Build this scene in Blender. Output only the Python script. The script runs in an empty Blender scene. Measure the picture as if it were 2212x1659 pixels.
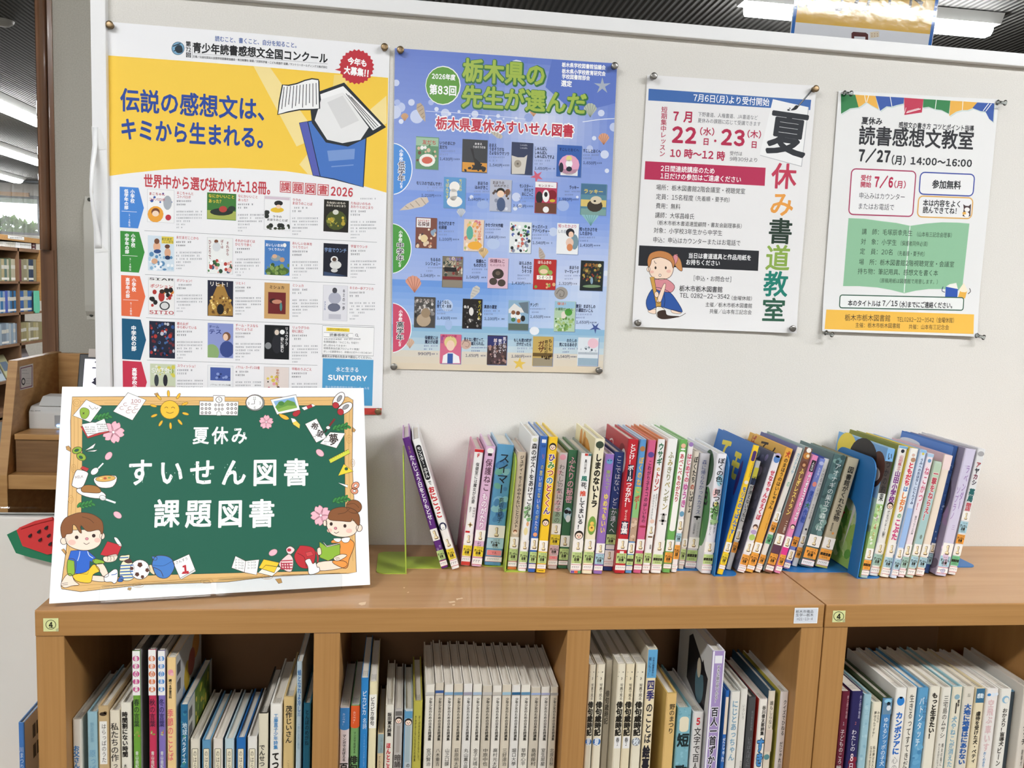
import bpy, bmesh, math, random
from mathutils import Vector, Matrix
from mathutils.geometry import tessellate_polygon
random.seed(7)
SC = bpy.context.scene
COL = SC.collection
PI = math.pi

# ---------------------------------------------------------------- camera
W, H, F = 2212, 1659, 1778.78          # photo size and focal length in its pixels
ZT = 0.95                              # height of the bookshelf top above the floor
CAM = Vector((0.0, -1.3931, ZT + 0.4479))
_y, _p, _r = 0.1315, -0.1155, 0.0433
FW = Vector((math.sin(_y)*math.cos(_p), math.cos(_y)*math.cos(_p), math.sin(_p)))
_rt = Vector((math.cos(_y), -math.sin(_y), 0))
_up = _rt.cross(FW)
RT = _rt*math.cos(_r) + _up*math.sin(_r)
UP = _up*math.cos(_r) - _rt*math.sin(_r)
cam = bpy.data.objects.new('camera', bpy.data.cameras.new('camera'))
COL.objects.link(cam)
cam.matrix_world = Matrix(((RT.x, UP.x, -FW.x, CAM.x), (RT.y, UP.y, -FW.y, CAM.y), (RT.z, UP.z, -FW.z, CAM.z), (0, 0, 0, 1)))
cam.data.sensor_fit = 'HORIZONTAL'
cam.data.sensor_width = 36
cam.data.lens = F*36/W
cam.data.clip_start = 0.05
cam.data.clip_end = 200
SC.camera = cam

# ---------------------------------------------------------------- world, exposure
SC.view_settings.view_transform = 'Standard'
SC.view_settings.look = 'None'
SC.view_settings.gamma = 1
SC.view_settings.use_curve_mapping = False
SC.view_settings.exposure = 0.52
world = bpy.data.worlds.new('sky')
SC.world = world
world.use_nodes = True
_bg = world.node_tree.nodes['Background']
_bg.inputs[0].default_value = (0.86, 0.93, 1.0, 1)
_bg.inputs[1].default_value = 6.0
SC.cycles.max_bounces = 8
SC.cycles.diffuse_bounces = 4
SC.cycles.caustics_reflective = False
SC.cycles.caustics_refractive = False
LAMP = 45.0                            # brightness of the ceiling tubes

# ---------------------------------------------------------------- pixels to points on real surfaces
def ray(px, py):
    return FW*F + RT*(px - W/2) - UP*(py - H/2)
def on_y(px, py, y):
    d = ray(px, py); return CAM + d*((y - CAM.y)/d.y)
def on_x(px, py, x):
    d = ray(px, py); return CAM + d*((x - CAM.x)/d.x)
def on_z(px, py, z):
    d = ray(px, py); return CAM + d*((ZT + z - CAM.z)/d.z)
def on_pl(px, py, p, n):
    d = ray(px, py); return CAM + d*((p - CAM).dot(n)/d.dot(n))
def proj(P):
    v = P - CAM; z = v.dot(FW)
    return (W/2 + F*v.dot(RT)/z, H/2 - F*v.dot(UP)/z)

# ---------------------------------------------------------------- colours, materials
def lin(c):
    if isinstance(c, str):
        c = c.lstrip('#'); c = [int(c[i:i+2], 16)/255 for i in (0, 2, 4)]
    return tuple((x/12.92 if x <= .04045 else ((x+.055)/1.055)**2.4) for x in c[:3])
MATS = {}
def mat(name, col=None, rough=.5, metal=0, coat=0, emit=0, bump=None, trans=0, ior=1.45, spec=.5, attr=False, alpha=1, tl=0):
    """one principled material; bump = (noise scale, strength); attr = printed colours from the mesh"""
    if name in MATS: return MATS[name]
    m = bpy.data.materials.new(name); m.use_nodes = True
    nt = m.node_tree; b = nt.nodes['Principled BSDF']
    if col is not None: b.inputs['Base Color'].default_value = (*lin(col), 1)
    b.inputs['Roughness'].default_value = rough
    b.inputs['Metallic'].default_value = metal
    b.inputs['Coat Weight'].default_value = coat
    b.inputs['Coat Roughness'].default_value = .12
    b.inputs['Transmission Weight'].default_value = trans
    b.inputs['IOR'].default_value = ior
    b.inputs['Specular IOR Level'].default_value = spec
    b.inputs['Alpha'].default_value = alpha
    if emit:
        b.inputs['Emission Color'].default_value = (*lin(col), 1)
        b.inputs['Emission Strength'].default_value = emit
    if attr:
        a = nt.nodes.new('ShaderNodeAttribute'); a.attribute_name = 'Col'
        nt.links.new(a.outputs['Color'], b.inputs['Base Color'])
    if bump:
        tc = nt.nodes.new('ShaderNodeTexCoord'); n = nt.nodes.new('ShaderNodeTexNoise'); bp = nt.nodes.new('ShaderNodeBump')
        n.inputs['Scale'].default_value = bump[0]; n.inputs['Detail'].default_value = 3
        bp.inputs['Strength'].default_value = bump[1]; bp.inputs['Distance'].default_value = .002
        nt.links.new(tc.outputs['Object'], n.inputs['Vector']); nt.links.new(n.outputs['Fac'], bp.inputs['Height'])
        nt.links.new(bp.outputs['Normal'], b.inputs['Normal'])
    MATS[name] = m
    return m
def noise_mat(name, c0, c1, scale, rough=.5, stretch=(1, 1, 1), bump=.0, detail=4, dist=.0, p0=.3, p1=.7, coat=0, rot=(0, 0, 0)):
    """two-tone noise material (wood grain, fabric paper, foliage)"""
    if name in MATS: return MATS[name]
    m = bpy.data.materials.new(name); m.use_nodes = True
    nt = m.node_tree; b = nt.nodes['Principled BSDF']
    tc = nt.nodes.new('ShaderNodeTexCoord'); mp = nt.nodes.new('ShaderNodeMapping'); n = nt.nodes.new('ShaderNodeTexNoise'); r = nt.nodes.new('ShaderNodeValToRGB')
    mp.inputs['Scale'].default_value = stretch; mp.inputs['Rotation'].default_value = rot
    n.inputs['Scale'].default_value = scale; n.inputs['Detail'].default_value = detail; n.inputs['Distortion'].default_value = dist
    e = r.color_ramp.elements
    e[0].position = p0; e[0].color = (*lin(c0), 1); e[1].position = p1; e[1].color = (*lin(c1), 1)
    nt.links.new(tc.outputs['Object'], mp.inputs['Vector']); nt.links.new(mp.outputs['Vector'], n.inputs['Vector'])
    nt.links.new(n.outputs['Fac'], r.inputs['Fac']); nt.links.new(r.outputs['Color'], b.inputs['Base Color'])
    b.inputs['Roughness'].default_value = rough; b.inputs['Coat Weight'].default_value = coat
    if bump:
        bp = nt.nodes.new('ShaderNodeBump'); bp.inputs['Strength'].default_value = bump; bp.inputs['Distance'].default_value = .001
        nt.links.new(n.outputs['Fac'], bp.inputs['Height']); nt.links.new(bp.outputs['Normal'], b.inputs['Normal'])
    MATS[name] = m
    return m
def clear_mat(name, tint, rough=.04, ior=1.4):
    m = bpy.data.materials.new(name); m.use_nodes = True; nt = m.node_tree; nt.nodes.clear()
    out = nt.nodes.new('ShaderNodeOutputMaterial'); t = nt.nodes.new('ShaderNodeBsdfTransparent'); g = nt.nodes.new('ShaderNodeBsdfGlossy'); f = nt.nodes.new('ShaderNodeFresnel'); x = nt.nodes.new('ShaderNodeMixShader')
    t.inputs[0].default_value = (*lin(tint), 1); g.inputs['Roughness'].default_value = rough; f.inputs[0].default_value = ior
    nt.links.new(f.outputs[0], x.inputs[0]); nt.links.new(t.outputs[0], x.inputs[1]); nt.links.new(g.outputs[0], x.inputs[2]); nt.links.new(x.outputs[0], out.inputs[0])
    MATS[name] = m; return m
M_PRINT = mat('printed_paper', '#ffffff', .55, attr=True, spec=.3)
M_GLOSSP = mat('glossy_print', '#ffffff', .3, attr=True, spec=.4)
M_FILM = mat('film_covered_cover', '#ffffff', .38, attr=True, spec=.4)
M_PAGE = mat('page_block', '#ffffff', .8, attr=True, bump=(900, .25), spec=.2)

# ---------------------------------------------------------------- objects
def tag(o, label=None, cat=None, group=None, kind=None):
    if label: o['label'] = label
    if cat: o['category'] = cat
    if group: o['group'] = group
    if kind: o['kind'] = kind
    return o
def empty(name, loc=(0, 0, 0), rot=(0, 0, 0)):
    o = bpy.data.objects.new(name, None); COL.objects.link(o)
    o.location = loc; o.rotation_euler = rot; o.empty_display_size = .02
    return o
def link(name, me, parent=None):
    o = bpy.data.objects.new(name, me); COL.objects.link(o)
    if parent: o.parent = parent
    return o

# glyphs of Blender's own font, kept as flat triangles
_fc = bpy.data.curves.new('glyph', 'FONT'); _fc.resolution_u = 2
_fo = bpy.data.objects.new('glyph', _fc)
GL = {}
def glyph(ch, b):
    k = (ch, b)
    if k not in GL:
        o = ord(ch)
        _fc.body = chr(o + 0xFEE0) if 33 <= o <= 126 else ch
        me = _fo.to_mesh()
        vs = [(v.co.x, v.co.y) for v in me.vertices]; fs = [tuple(p.vertices) for p in me.polygons]
        _fo.to_mesh_clear()
        if b > .008 and vs:            # heavier weights: the letter drawn again a stroke's width round about
            k_ = 4 if b < .02 else 8 if b < .06 else 14
            n = len(vs); r = b
            dirs = [(r*math.cos(2*PI*(i+.5)/k_), r*math.sin(2*PI*(i+.5)/k_)) for i in range(k_)]
            vs, fs = [(x+dx, y+dy, i/k_) for i, (dx, dy) in enumerate(dirs) for x, y in vs], [tuple(j+i*n for j in f) for i in range(k_) for f in fs]
        x0, x1 = 0, 1.0
        if vs and len(vs[0]) == 2: vs = [(x, y, 0) for x, y in vs]
        if 33 <= o <= 126 and vs:
            x0 = min(v[0] for v in vs) - .05; x1 = max(v[0] for v in vs) + .05
            if ch in '.,!|': x0 -= .06; x1 += .06
        if ch in ' ': x0, x1 = 0, .35
        GL[k] = (vs, fs, x0, x1)
    return GL[k]
ROTV = 'ー～〜（）「」…―'

class Art:
    """flat printing: shapes and lettering laid out on a sheet's own (s, t) metres, a hair above its surface"""
    def __init__(self, to_local=None, eps=.00007):
        self.v, self.f, self.c = [], [], []
        self.tl = to_local or (lambda x, y: (x, y))
        self.o = (0, 0, 1); self.eps = eps
    def fr(self, ox, oy, k): self.o = (ox, oy, k); return self
    def p(self, X, Y): return self.tl(self.o[0] + X/self.o[2], self.o[1] + Y/self.o[2])
    def _add(self, pts, tris, col, L):
        n = len(self.v); c = lin(col)
        self.v += [(q[0], q[1], (L + (q[2]*.4 if len(q) > 2 else 0))*self.eps) for q in pts]
        for t in tris: self.f.append(tuple(n + i for i in t)); self.c.append(c)
    clip = None; flip = False
    def lpoly(self, pts, col, L=1):
        if self.clip:                       # keep inside a convex outline (counter-clockwise)
            for (ax, ay), (bx, by) in zip(self.clip, self.clip[1:] + self.clip[:1]):
                d = [(bx-ax)*(y-ay) - (by-ay)*(x-ax) for x, y in pts]; out = []
                for i in range(len(pts)):
                    p, q, dp, dq = pts[i-1], pts[i], d[i-1], d[i]
                    if (dp < 0) != (dq < 0):
                        t = dp/(dp-dq); out.append((p[0]+(q[0]-p[0])*t, p[1]+(q[1]-p[1])*t))
                    if dq >= 0: out.append(q)
                pts = out
                if len(pts) < 3: return
        if len(pts) <= 4: tr = [tuple(range(len(pts)))]
        else: tr = tessellate_polygon([[Vector((x, y, 0)) for x, y in pts]])
        self._add(pts, tr, col, L)
    def poly(self, pts, col, L=1): self.lpoly([self.p(*q) for q in pts], col, L)
    def smooth(self, pts, n=4, closed=True):
        out = []; k = len(pts)
        for i in range(k if closed else k-1):
            g = (lambda j: pts[j % k]) if closed else (lambda j: pts[min(max(j, 0), k-1)])
            a, b, c, d = g(i-1), g(i), g(i+1), g(i+2)
            for j in range(n):
                t = j/n
                out.append(tuple(.5*(2*b[q] + (c[q]-a[q])*t + (2*a[q]-5*b[q]+4*c[q]-d[q])*t*t + (3*b[q]-a[q]-3*c[q]+d[q])*t**3) for q in (0, 1)))
        if not closed: out.append(pts[-1])
        return out
    def lline(self, q, w, col, L, closed=False):
        k = len(q); a, b = [], []
        for i in range(k):
            u = q[(i-1) % k] if (closed or i > 0) else q[i]; v = q[(i+1) % k] if (closed or i < k-1) else q[i]
            dx, dy = v[0]-u[0], v[1]-u[1]; m = math.hypot(dx, dy) or 1e-9
            nx, ny = -dy/m*w/2, dx/m*w/2
            a.append((q[i][0]+nx, q[i][1]+ny)); b.append((q[i][0]-nx, q[i][1]-ny))
        self._add(a + b, [(i, (i+1) % k, k+(i+1) % k, k+i) for i in range(k if closed else k-1)], col, L)
    def line(self, pts, w, col, L=2, closed=False):
        self.lline([self.p(*q) for q in pts], w*self.kx(*pts[0])[0], col, L, closed)
    def shape(self, pts, fill, L=2, sm=True, ol=None, lw=2, n=4):
        q = self.smooth(pts, n) if sm else pts
        if fill: self.poly(q, fill, L)
        if ol: self.line(q, lw, ol, L+.5, True)
    def curve(self, pts, w, col, L=3): self.line(self.smooth(pts, 4, False), w, col, L)
    def ell(self, cx, cy, rx, ry=None, col='#000000', L=2, rot=0, ol=None, lw=2, n=20, a0=0, a1=2*PI):
        ry = rx if ry is None else ry; cr, sr = math.cos(rot), math.sin(rot)
        full = a1 - a0 > 6.2; k = n if full else n+1
        q = [(math.cos(a0+(a1-a0)*i/n)*rx, math.sin(a0+(a1-a0)*i/n)*ry) for i in range(k)]
        q = [(cx+x*cr-y*sr, cy+x*sr+y*cr) for x, y in q]
        if col: self.poly(q, col, L)
        if ol: self.line(q, lw, ol, L+.4, full)
    def kx(self, X, Y):
        """metres per frame unit at (X, Y), along s and t"""
        a, b, c = self.p(X, Y), self.p(X+1, Y), self.p(X, Y+1)
        return math.hypot(b[0]-a[0], b[1]-a[1]), math.hypot(c[0]-a[0], c[1]-a[1])
    def box(self, x, y, w, h, col, L=1, r=0, ol=None, lw=2):
        """sheet-aligned rectangle centred at frame (x, y)"""
        cx, cy = self.p(x, y); kx, ky = self.kx(x, y); self.lbox(cx, cy, w*kx, h*ky, col, L, r*kx, ol, lw*kx)
    def lbox(self, cx, cy, w, h, col, L=1, r=0, ol=None, lw=.001):
        if r:
            q = []
            for sx, sy, a in ((1, 1, 0), (-1, 1, 90), (-1, -1, 180), (1, -1, 270)):
                for i in range(5):
                    t = math.radians(a + i*22.5); q.append((cx+sx*(w/2-r)+r*math.cos(t), cy+sy*(h/2-r)+r*math.sin(t)))
        else: q = [(cx-w/2, cy-h/2), (cx+w/2, cy-h/2), (cx+w/2, cy+h/2), (cx-w/2, cy+h/2)]
        if col: self.lpoly(q, col, L)
        if ol: self.lline(q, lw, ol, L+.4, True)
    def rect(self, x0, y0, x1, y1, col, L=1, **k): self.box((x0+x1)/2, (y0+y1)/2, abs(x1-x0), abs(y1-y0), col, L, **k)
    def ltext(self, s, cx, cy, w, h, col, L=3, b=.012, rot=0):
        gs = [glyph(ch, b) for ch in s]
        adv = sum(g[3]-g[2] for g in gs)
        sy = h/.9; sx = (w/(adv-.08) if w else sy)
        if self.flip: sx = -sx
        x = -adv*sx/2; cr, sr = math.cos(rot), math.sin(rot)
        for vs, fs, x0, x1 in gs:
            if vs:
                q = [(x+(vx-x0)*sx, (vy-.37)*sy, k) for vx, vy, k in vs]
                self._add([(cx+u*cr-v*sr, cy+u*sr+v*cr, k) for u, v, k in q], fs, col, L)
            x += (x1-x0)*sx
    def t(self, s, x, y, w, h, col, L=3, b=.012, rot=0):
        cx, cy = self.p(x, y); kx, ky = self.kx(x, y)
        self.ltext(s, cx, cy, w*kx if w else None, h*ky, col, L, b, rot)
    def tl_(self, s, x0, y, w, h, col, L=3, b=.012):
        """left-anchored"""
        self.t(s, x0 + w/2, y, w, h, col, L, b)
    def lvtext(self, s, x, y0, y1, w, col, L=3, b=.012, x2=None, fit=True):
        """vertical lettering from local (x, y0) down to y1"""
        n = len(s); step = (y0-y1)/n; sx = w/.9; sy = step/.98 if fit else sx
        cols = col if isinstance(col, list) else [col]
        for i, ch in enumerate(s):
            vs, fs, a, c = glyph(ch, b)
            if not vs: continue
            cy = y0 - (i+.5)*step; cx = x + ((x2-x)*(i+.5)/n if x2 is not None else 0)
            mx = (a+c)/2 if ord(ch) < 127 else .5
            q = [(vx-mx, vy-.37, k) for vx, vy, k in vs]
            if ch in ROTV: q = [(v, -u, k) for u, v, k in q]
            if ch in '、。': q = [(u+.6, v+.55, k) for u, v, k in q]
            if ch in 'っゃゅょッャュョァィゥェォ': q = [(u+.08, v+.08, k) for u, v, k in q]
            self._add([(cx+u*sx, cy+v*sy, k) for u, v, k in q], fs, cols[i % len(cols)], L)
    def vt(self, s, x, y0, y1, w, col, L=3, b=.012, x2=None):
        a = self.p(x, y0); e = self.p(x if x2 is None else x2, y1)
        self.lvtext(s, a[0], a[1], e[1], w*self.kx(x, y0)[0], col, L, b, e[0] if x2 is not None else None)
    def micro(self, x0, y, w, h, col, L=3, n=1, gap=1.7, rng=random):
        """lines of print too small to read: broken strokes"""
        for j in range(n):
            yy = y + j*h*gap; x = x0; lim = x0 + w*(1 if j < n-1 or n == 1 else .6)
            while x < lim:
                ww = h*rng.uniform(.45, .8)
                k = rng.random()
                if k < .5:
                    self.box(x+ww/2, yy-h*.28, ww, h*.2, col, L); self.box(x+ww/2, yy+h*.28, ww*.8, h*.2, col, L); self.box(x+ww/2, yy, ww*.25, h*.8, col, L)
                elif k < .9:
                    self.box(x+ww*.2, yy, ww*.25, h*.85, col, L); self.box(x+ww*.8, yy, ww*.25, h*.85, col, L); self.box(x+ww/2, yy, ww*.7, h*.2, col, L)
                x += h*.95
    def mesh(self, name, frame=None, disp=None, cuts=(), extra=None):
        """frame = (origin, s axis, t axis, out axis); disp(s, t) lifts the sheet"""
        bm = bmesh.new(); lay = bm.faces.layers.float_color.new('Col')
        vs = [bm.verts.new(p) for p in self.v]
        for f, c in zip(self.f, self.c):
            if len(set(f)) < 3: continue
            try: fc = bm.faces.new([vs[i] for i in f])
            except ValueError: continue
            fc[lay] = (*c, 1)
        for co, no in cuts:
            bmesh.ops.bisect_plane(bm, geom=bm.verts[:] + bm.edges[:] + bm.faces[:], plane_co=co, plane_no=no, dist=1e-7)
        for v in bm.verts:
            if disp: v.co.z += disp(v.co.x, v.co.y)
        bm.normal_update()
        for f in bm.faces:
            if f.normal.z < 0: f.normal_flip()
        if frame:
            O, S, T, N = frame
            for v in bm.verts:
                x, y, z = v.co; v.co = O + S*x + T*y + N*z
        me = bpy.data.meshes.new(name); bm.to_mesh(me); bm.free()
        return me

class MB:
    """collects solids into one mesh; per-face colour (for print materials) and material slot"""
    def __init__(self): self.v, self.f, self.c, self.m = [], [], [], []
    def add(self, vs, fs, col='#ffffff', m=0):
        n = len(self.v); self.v += [tuple(v) for v in vs]
        c = col if isinstance(col, list) else [lin(col)]*len(fs)
        for f, cc in zip(fs, c): self.f.append(tuple(n+i for i in f)); self.c.append(cc); self.m.append(m)
        return self
    def box(self, a, b, col='#ffffff', m=0, mtx=None):
        (x0, y0, z0), (x1, y1, z1) = a, b
        v = [Vector(q) for q in ((x0, y0, z0), (x1, y0, z0), (x1, y1, z0), (x0, y1, z0), (x0, y0, z1), (x1, y0, z1), (x1, y1, z1), (x0, y1, z1))]
        if mtx: v = [mtx @ q for q in v]
        return self.add(v, [(3, 2, 1, 0), (4, 5, 6, 7), (0, 1, 5, 4), (1, 2, 6, 5), (2, 3, 7, 6), (3, 0, 4, 7)], col, m)
    def prism(self, pts, ax, d0, d1, col='#ffffff', m=0):
        """polygon pts (2-D) extruded along axis ax between d0 and d1"""
        def P(u, v, d): return {0: (d, u, v), 1: (u, d, v), 2: (u, v, d)}[ax]
        n = len(pts); vs = [P(u, v, d0) for u, v in pts] + [P(u, v, d1) for u, v in pts]
        tr = tessellate_polygon([[Vector((u, v, 0)) for u, v in pts]])
        fs = [tuple(t) for t in tr] + [tuple(i+n for i in reversed(t)) for t in tr] + [(i, (i+1) % n, n+(i+1) % n, n+i) for i in range(n)]
        return self.add(vs, fs, col, m)
    def lathe(self, prof, n=20, col='#ffffff', m=0, mtx=None):
        k = len(prof); vs = []
        for i in range(n):
            a = 2*PI*i/n
            vs += [Vector((r*math.cos(a), r*math.sin(a), z)) for r, z in prof]
        fs = [(i*k+j, ((i+1) % n)*k+j, ((i+1) % n)*k+j+1, i*k+j+1) for i in range(n) for j in range(k-1)]
        fs += [tuple(i*k for i in reversed(range(n))), tuple(i*k+k-1 for i in range(n))]
        if mtx: vs = [mtx @ v for v in vs]
        return self.add(vs, fs, col, m)
    def tube(self, path, r, n=8, col='#ffffff', m=0):
        vs, fs = [], []; k = len(path)
        path = [Vector(p) for p in path]
        for i, p in enumerate(path):
            d = (path[min(i+1, k-1)] - path[max(i-1, 0)]).normalized()
            a = d.orthogonal().normalized(); b = d.cross(a)
            vs += [p + (a*math.cos(2*PI*j/n) + b*math.sin(2*PI*j/n))*r for j in range(n)]
        fs = [(i*n+j, i*n+(j+1) % n, (i+1)*n+(j+1) % n, (i+1)*n+j) for i in range(k-1) for j in range(n)]
        fs += [tuple(reversed(range(n))), tuple((k-1)*n+j for j in range(n))]
        return self.add(vs, fs, col, m)
    def art(self, A, O, S, T, N, m=0):
        self.add([O + S*x + T*y + N*z for x, y, z in A.v], A.f, list(A.c), m); return self
    def data(self, name, mats, bevel=0, smooth=False, fixn=True):
        bm = bmesh.new(); lay = bm.faces.layers.float_color.new('Col')
        vs = [bm.verts.new(p) for p in self.v]
        for f, c, m in zip(self.f, self.c, self.m):
            if len(set(f)) < 3: continue
            try: fc = bm.faces.new([vs[i] for i in f])
            except ValueError: continue
            fc[lay] = (*c, 1); fc.material_index = m; fc.smooth = smooth
        if fixn: bmesh.ops.recalc_face_normals(bm, faces=bm.faces[:])
        if bevel:
            bmesh.ops.bevel(bm, geom=bm.edges[:], offset=bevel, segments=2, affect='EDGES', profile=.6, clamp_overlap=True)
        me = bpy.data.meshes.new(name); bm.to_mesh(me); bm.free()
        for q in (mats if isinstance(mats, (list, tuple)) else [mats]): me.materials.append(q)
        return me
    def build(self, name, mats, parent=None, bevel=0, smooth=False, fixn=True):
        return link(name, self.data(name, mats, bevel, smooth, fixn), parent)
def Z(v): return Vector((v[0], v[1], v[2] + ZT))       # from shelf-top coordinates to the floor's
# ---------------------------------------------------------------- room shell
M_CEIL = mat('ribbed_ceiling', '#6f6d6a', .8)
_nt = M_CEIL.node_tree; _b = _nt.nodes['Principled BSDF']
_tc = _nt.nodes.new('ShaderNodeTexCoord'); _w = _nt.nodes.new('ShaderNodeTexWave'); _bp = _nt.nodes.new('ShaderNodeBump'); _cr = _nt.nodes.new('ShaderNodeValToRGB')
_w.inputs['Scale'].default_value = 10.5; _w.bands_direction = 'X'; _w.inputs['Distortion'].default_value = 0
_bp.inputs['Strength'].default_value = 1; _bp.inputs['Distance'].default_value = .012
_nt.links.new(_tc.outputs['Object'], _w.inputs['Vector']); _nt.links.new(_w.outputs['Fac'], _bp.inputs['Height']); _nt.links.new(_bp.outputs['Normal'], _b.inputs['Normal'])
_cr.color_ramp.elements[0].color = (*lin('#4d4b48'), 1); _cr.color_ramp.elements[1].color = (*lin('#83817d'), 1)
_nt.links.new(_w.outputs['Fac'], _cr.inputs['Fac']); _nt.links.new(_cr.outputs['Color'], _b.inputs['Base Color'])
M_WALLC = noise_mat('cream_wall', '#cfc8bb', '#d8d2c6', 30, .8)
M_CARPET = noise_mat('grey_carpet', '#5c5a54', '#6e6a62', 300, .95, bump=.4)
M_PAPER = noise_mat('embossed_grey_wallpaper', '#b2aea2', '#c0bcb1', 300, .85, bump=.3)
M_WOODT = noise_mat('dark_wood_trim', '#6b4a36', '#8a6246', 6, .22, (8, 8, .5), coat=.6)
M_WOODK = noise_mat('counter_wood', '#b4854f', '#c89a62', 7, .45, (1.2, 6, 14))
M_WHITEP = mat('white_painted_frame', '#e9e9e9', .45)
M_STEEL = mat('brushed_steel', '#a8a49c', .35, 1)
M_WINF = mat('window_frame_grey', '#55585a', .5)
M_TUBE = mat('lit_tube_cover', '#fbfdff', .4, emit=LAMP)
M_LAMPB = mat('lamp_body_white', '#dcdcd8', .5)
CZ = 1.75                                              # ceiling, above the shelf top
def solid(name, a, b, m, kind='structure', parent=None, bevel=0):
    o = MB().box(a, b).build(name, m, parent, bevel)
    if kind and not parent: o['kind'] = kind
    return o
solid('floor', (-9, -5, -.1), (9, 17, 0), M_CARPET)
solid('ceiling', (-9, -5, ZT+CZ), (9, 17, ZT+CZ+.1), M_CEIL)
solid('wall_front', (-9, -5.1, 0), (9, -5, ZT+CZ), M_WALLC)
solid('wall_right', (9, -5, 0), (9.1, 17, ZT+CZ), M_WALLC)
solid('wall_left', (-9.1, -5, 0), (-9, 17, ZT+CZ), M_WALLC)

# display panel: a fabric-papered board in a white frame
M_PANEL = noise_mat('embossed_white_wallpaper', '#d9d6cf', '#e2dfd9', 420, .9, (1, 1, 1.6), bump=.22, detail=2)
_nt = M_PANEL.node_tree; _b = _nt.nodes['Principled BSDF']      # old pin holes
_tc = _nt.nodes.new('ShaderNodeTexCoord'); _v = _nt.nodes.new('ShaderNodeTexVoronoi'); _mt = _nt.nodes.new('ShaderNodeMath'); _mx = _nt.nodes.new('ShaderNodeMix')
_v.inputs['Scale'].default_value = 17; _mt.operation = 'LESS_THAN'; _mt.inputs[1].default_value = .016
_n2 = _nt.nodes.new('ShaderNodeTexNoise'); _n2.inputs['Scale'].default_value = 6; _m2 = _nt.nodes.new('ShaderNodeMath'); _m2.operation = 'MULTIPLY'
_m3 = _nt.nodes.new('ShaderNodeMath'); _m3.operation = 'GREATER_THAN'; _m3.inputs[1].default_value = .5
_nt.links.new(_tc.outputs['Object'], _v.inputs['Vector']); _nt.links.new(_v.outputs['Distance'], _mt.inputs[0])
_nt.links.new(_tc.outputs['Object'], _n2.inputs['Vector']); _nt.links.new(_n2.outputs['Fac'], _m3.inputs[0])
_nt.links.new(_mt.outputs[0], _m2.inputs[0]); _nt.links.new(_m3.outputs[0], _m2.inputs[1])
_src = _b.inputs['Base Color'].links[0].from_socket
_mx.data_type = 'RGBA'; _nt.links.new(_m2.outputs[0], _mx.inputs[0]); _nt.links.new(_src, _mx.inputs[6]); _mx.inputs[7].default_value = (.25, .23, .2, 1)
_nt.links.new(_mx.outputs[2], _b.inputs['Base Color'])
XL, XI, ZI, ZO = -.4884, -.4661, ZT+.8745, ZT+.8965
solid('wall_back', (XI-.004, 0, 0), (2.6, .03, ZI+.004), M_PANEL)
solid('trim_1', (XL, -.012, ZI), (2.6, .04, ZO), M_WHITEP, bevel=.0015)
solid('trim_2', (XL, -.012, 0), (XI, .04, ZI), M_WHITEP, bevel=.0015)

# low white partition left of the panel with a strip of clear acrylic along its top
zl = on_y(40, 1117, .03).z
M_WHITEB = noise_mat('white_partition_board', '#ece7de', '#f0ece4', 5, .5)
o = MB().box((-1.6, .03, 0), (XL-.001, .06, zl)).build('partition_panel', M_WHITEB, None, .002)
tag(o, 'low white partition board left of the bookshelf, paper watermelon stuck on it', 'partition')
M_ACR = clear_mat('clear_acrylic', '#fbfcfc', .06, 1.13)
o = MB().box((-1.6, .04, zl), (XL-.004, .05, zl+.012)).build('acrylic_strip', M_ACR)
tag(o, 'clear acrylic strip along the top of the low white partition', 'strip')

# grey wall behind the panel with a rounded wood edge
YW = .9
xw = on_y(113, 300, YW).x
solid("wall_middle", (xw, YW, 0), (-.42, YW+.5, ZT+CZ), M_PAPER)
xa, xb = on_y(80, 300, YW).x, xw
mb = MB(); pts = []
for i in range(13):
    a = PI*i/12; pts.append((xb-.008+(xb-xa-.016)*.5*(math.cos(a)-1), YW-.004-.03*math.sin(a)))
pts = [(xb-.008, YW+.12)] + pts + [(xa+.008, YW+.12)]
mb.prism(pts, 2, on_y(95, 540, YW).z, ZT+CZ); mb.prism([(xa+.004, YW-.006), (xb, YW-.006), (xb, YW+.12), (xa+.004, YW+.12)], 2, 0, on_y(95, 540, YW).z)
mb.prism([(xb-.006, YW-.004), (xb+.006, YW-.004), (xb+.006, YW+.001), (xb-.006, YW+.001)], 2, 0, ZT+CZ)
o = mb.build('trim_3', M_WOODT); o['kind'] = 'structure'

# ---------------------------------------------------------------- ceiling lamps
def lamp(label, ctr, length, along='x', w=.16, group='ceiling lamps'):
    """fluorescent fixture: white body, lit cover with sloping ends"""
    r = empty('ceiling_lamp', (ctr[0], ctr[1], ZT+CZ), (0, 0, 0 if along == 'x' else PI/2))
    tag(r, label, 'lamp', group)
    MB().prism([(-w*.5, 0), (-w*.62, -.004), (-w*.42, -.045), (w*.42, -.045), (w*.62, -.004), (w*.5, 0)], 0, -length/2, length/2).build('lamp_body', M_LAMPB, r)
    pts = [(-w*.40, -.045), (-w*.34, -.075), (-w*.2, -.09), (w*.2, -.09), (w*.34, -.075), (w*.40, -.045)]
    MB().prism(pts, 0, -length/2+.03, length/2-.03).build('lit_cover', M_TUBE, r)
    return r
def clight(px, py): return on_z(px, py, CZ-.06)
p, q = clight(1592, 22), clight(2160, 60)
lamp('long lit ceiling lamp half hidden by the hanging yellow sign', ((p.x+q.x)/2, (p.y+q.y)/2), (q-p).length, 'x', .1)
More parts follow.
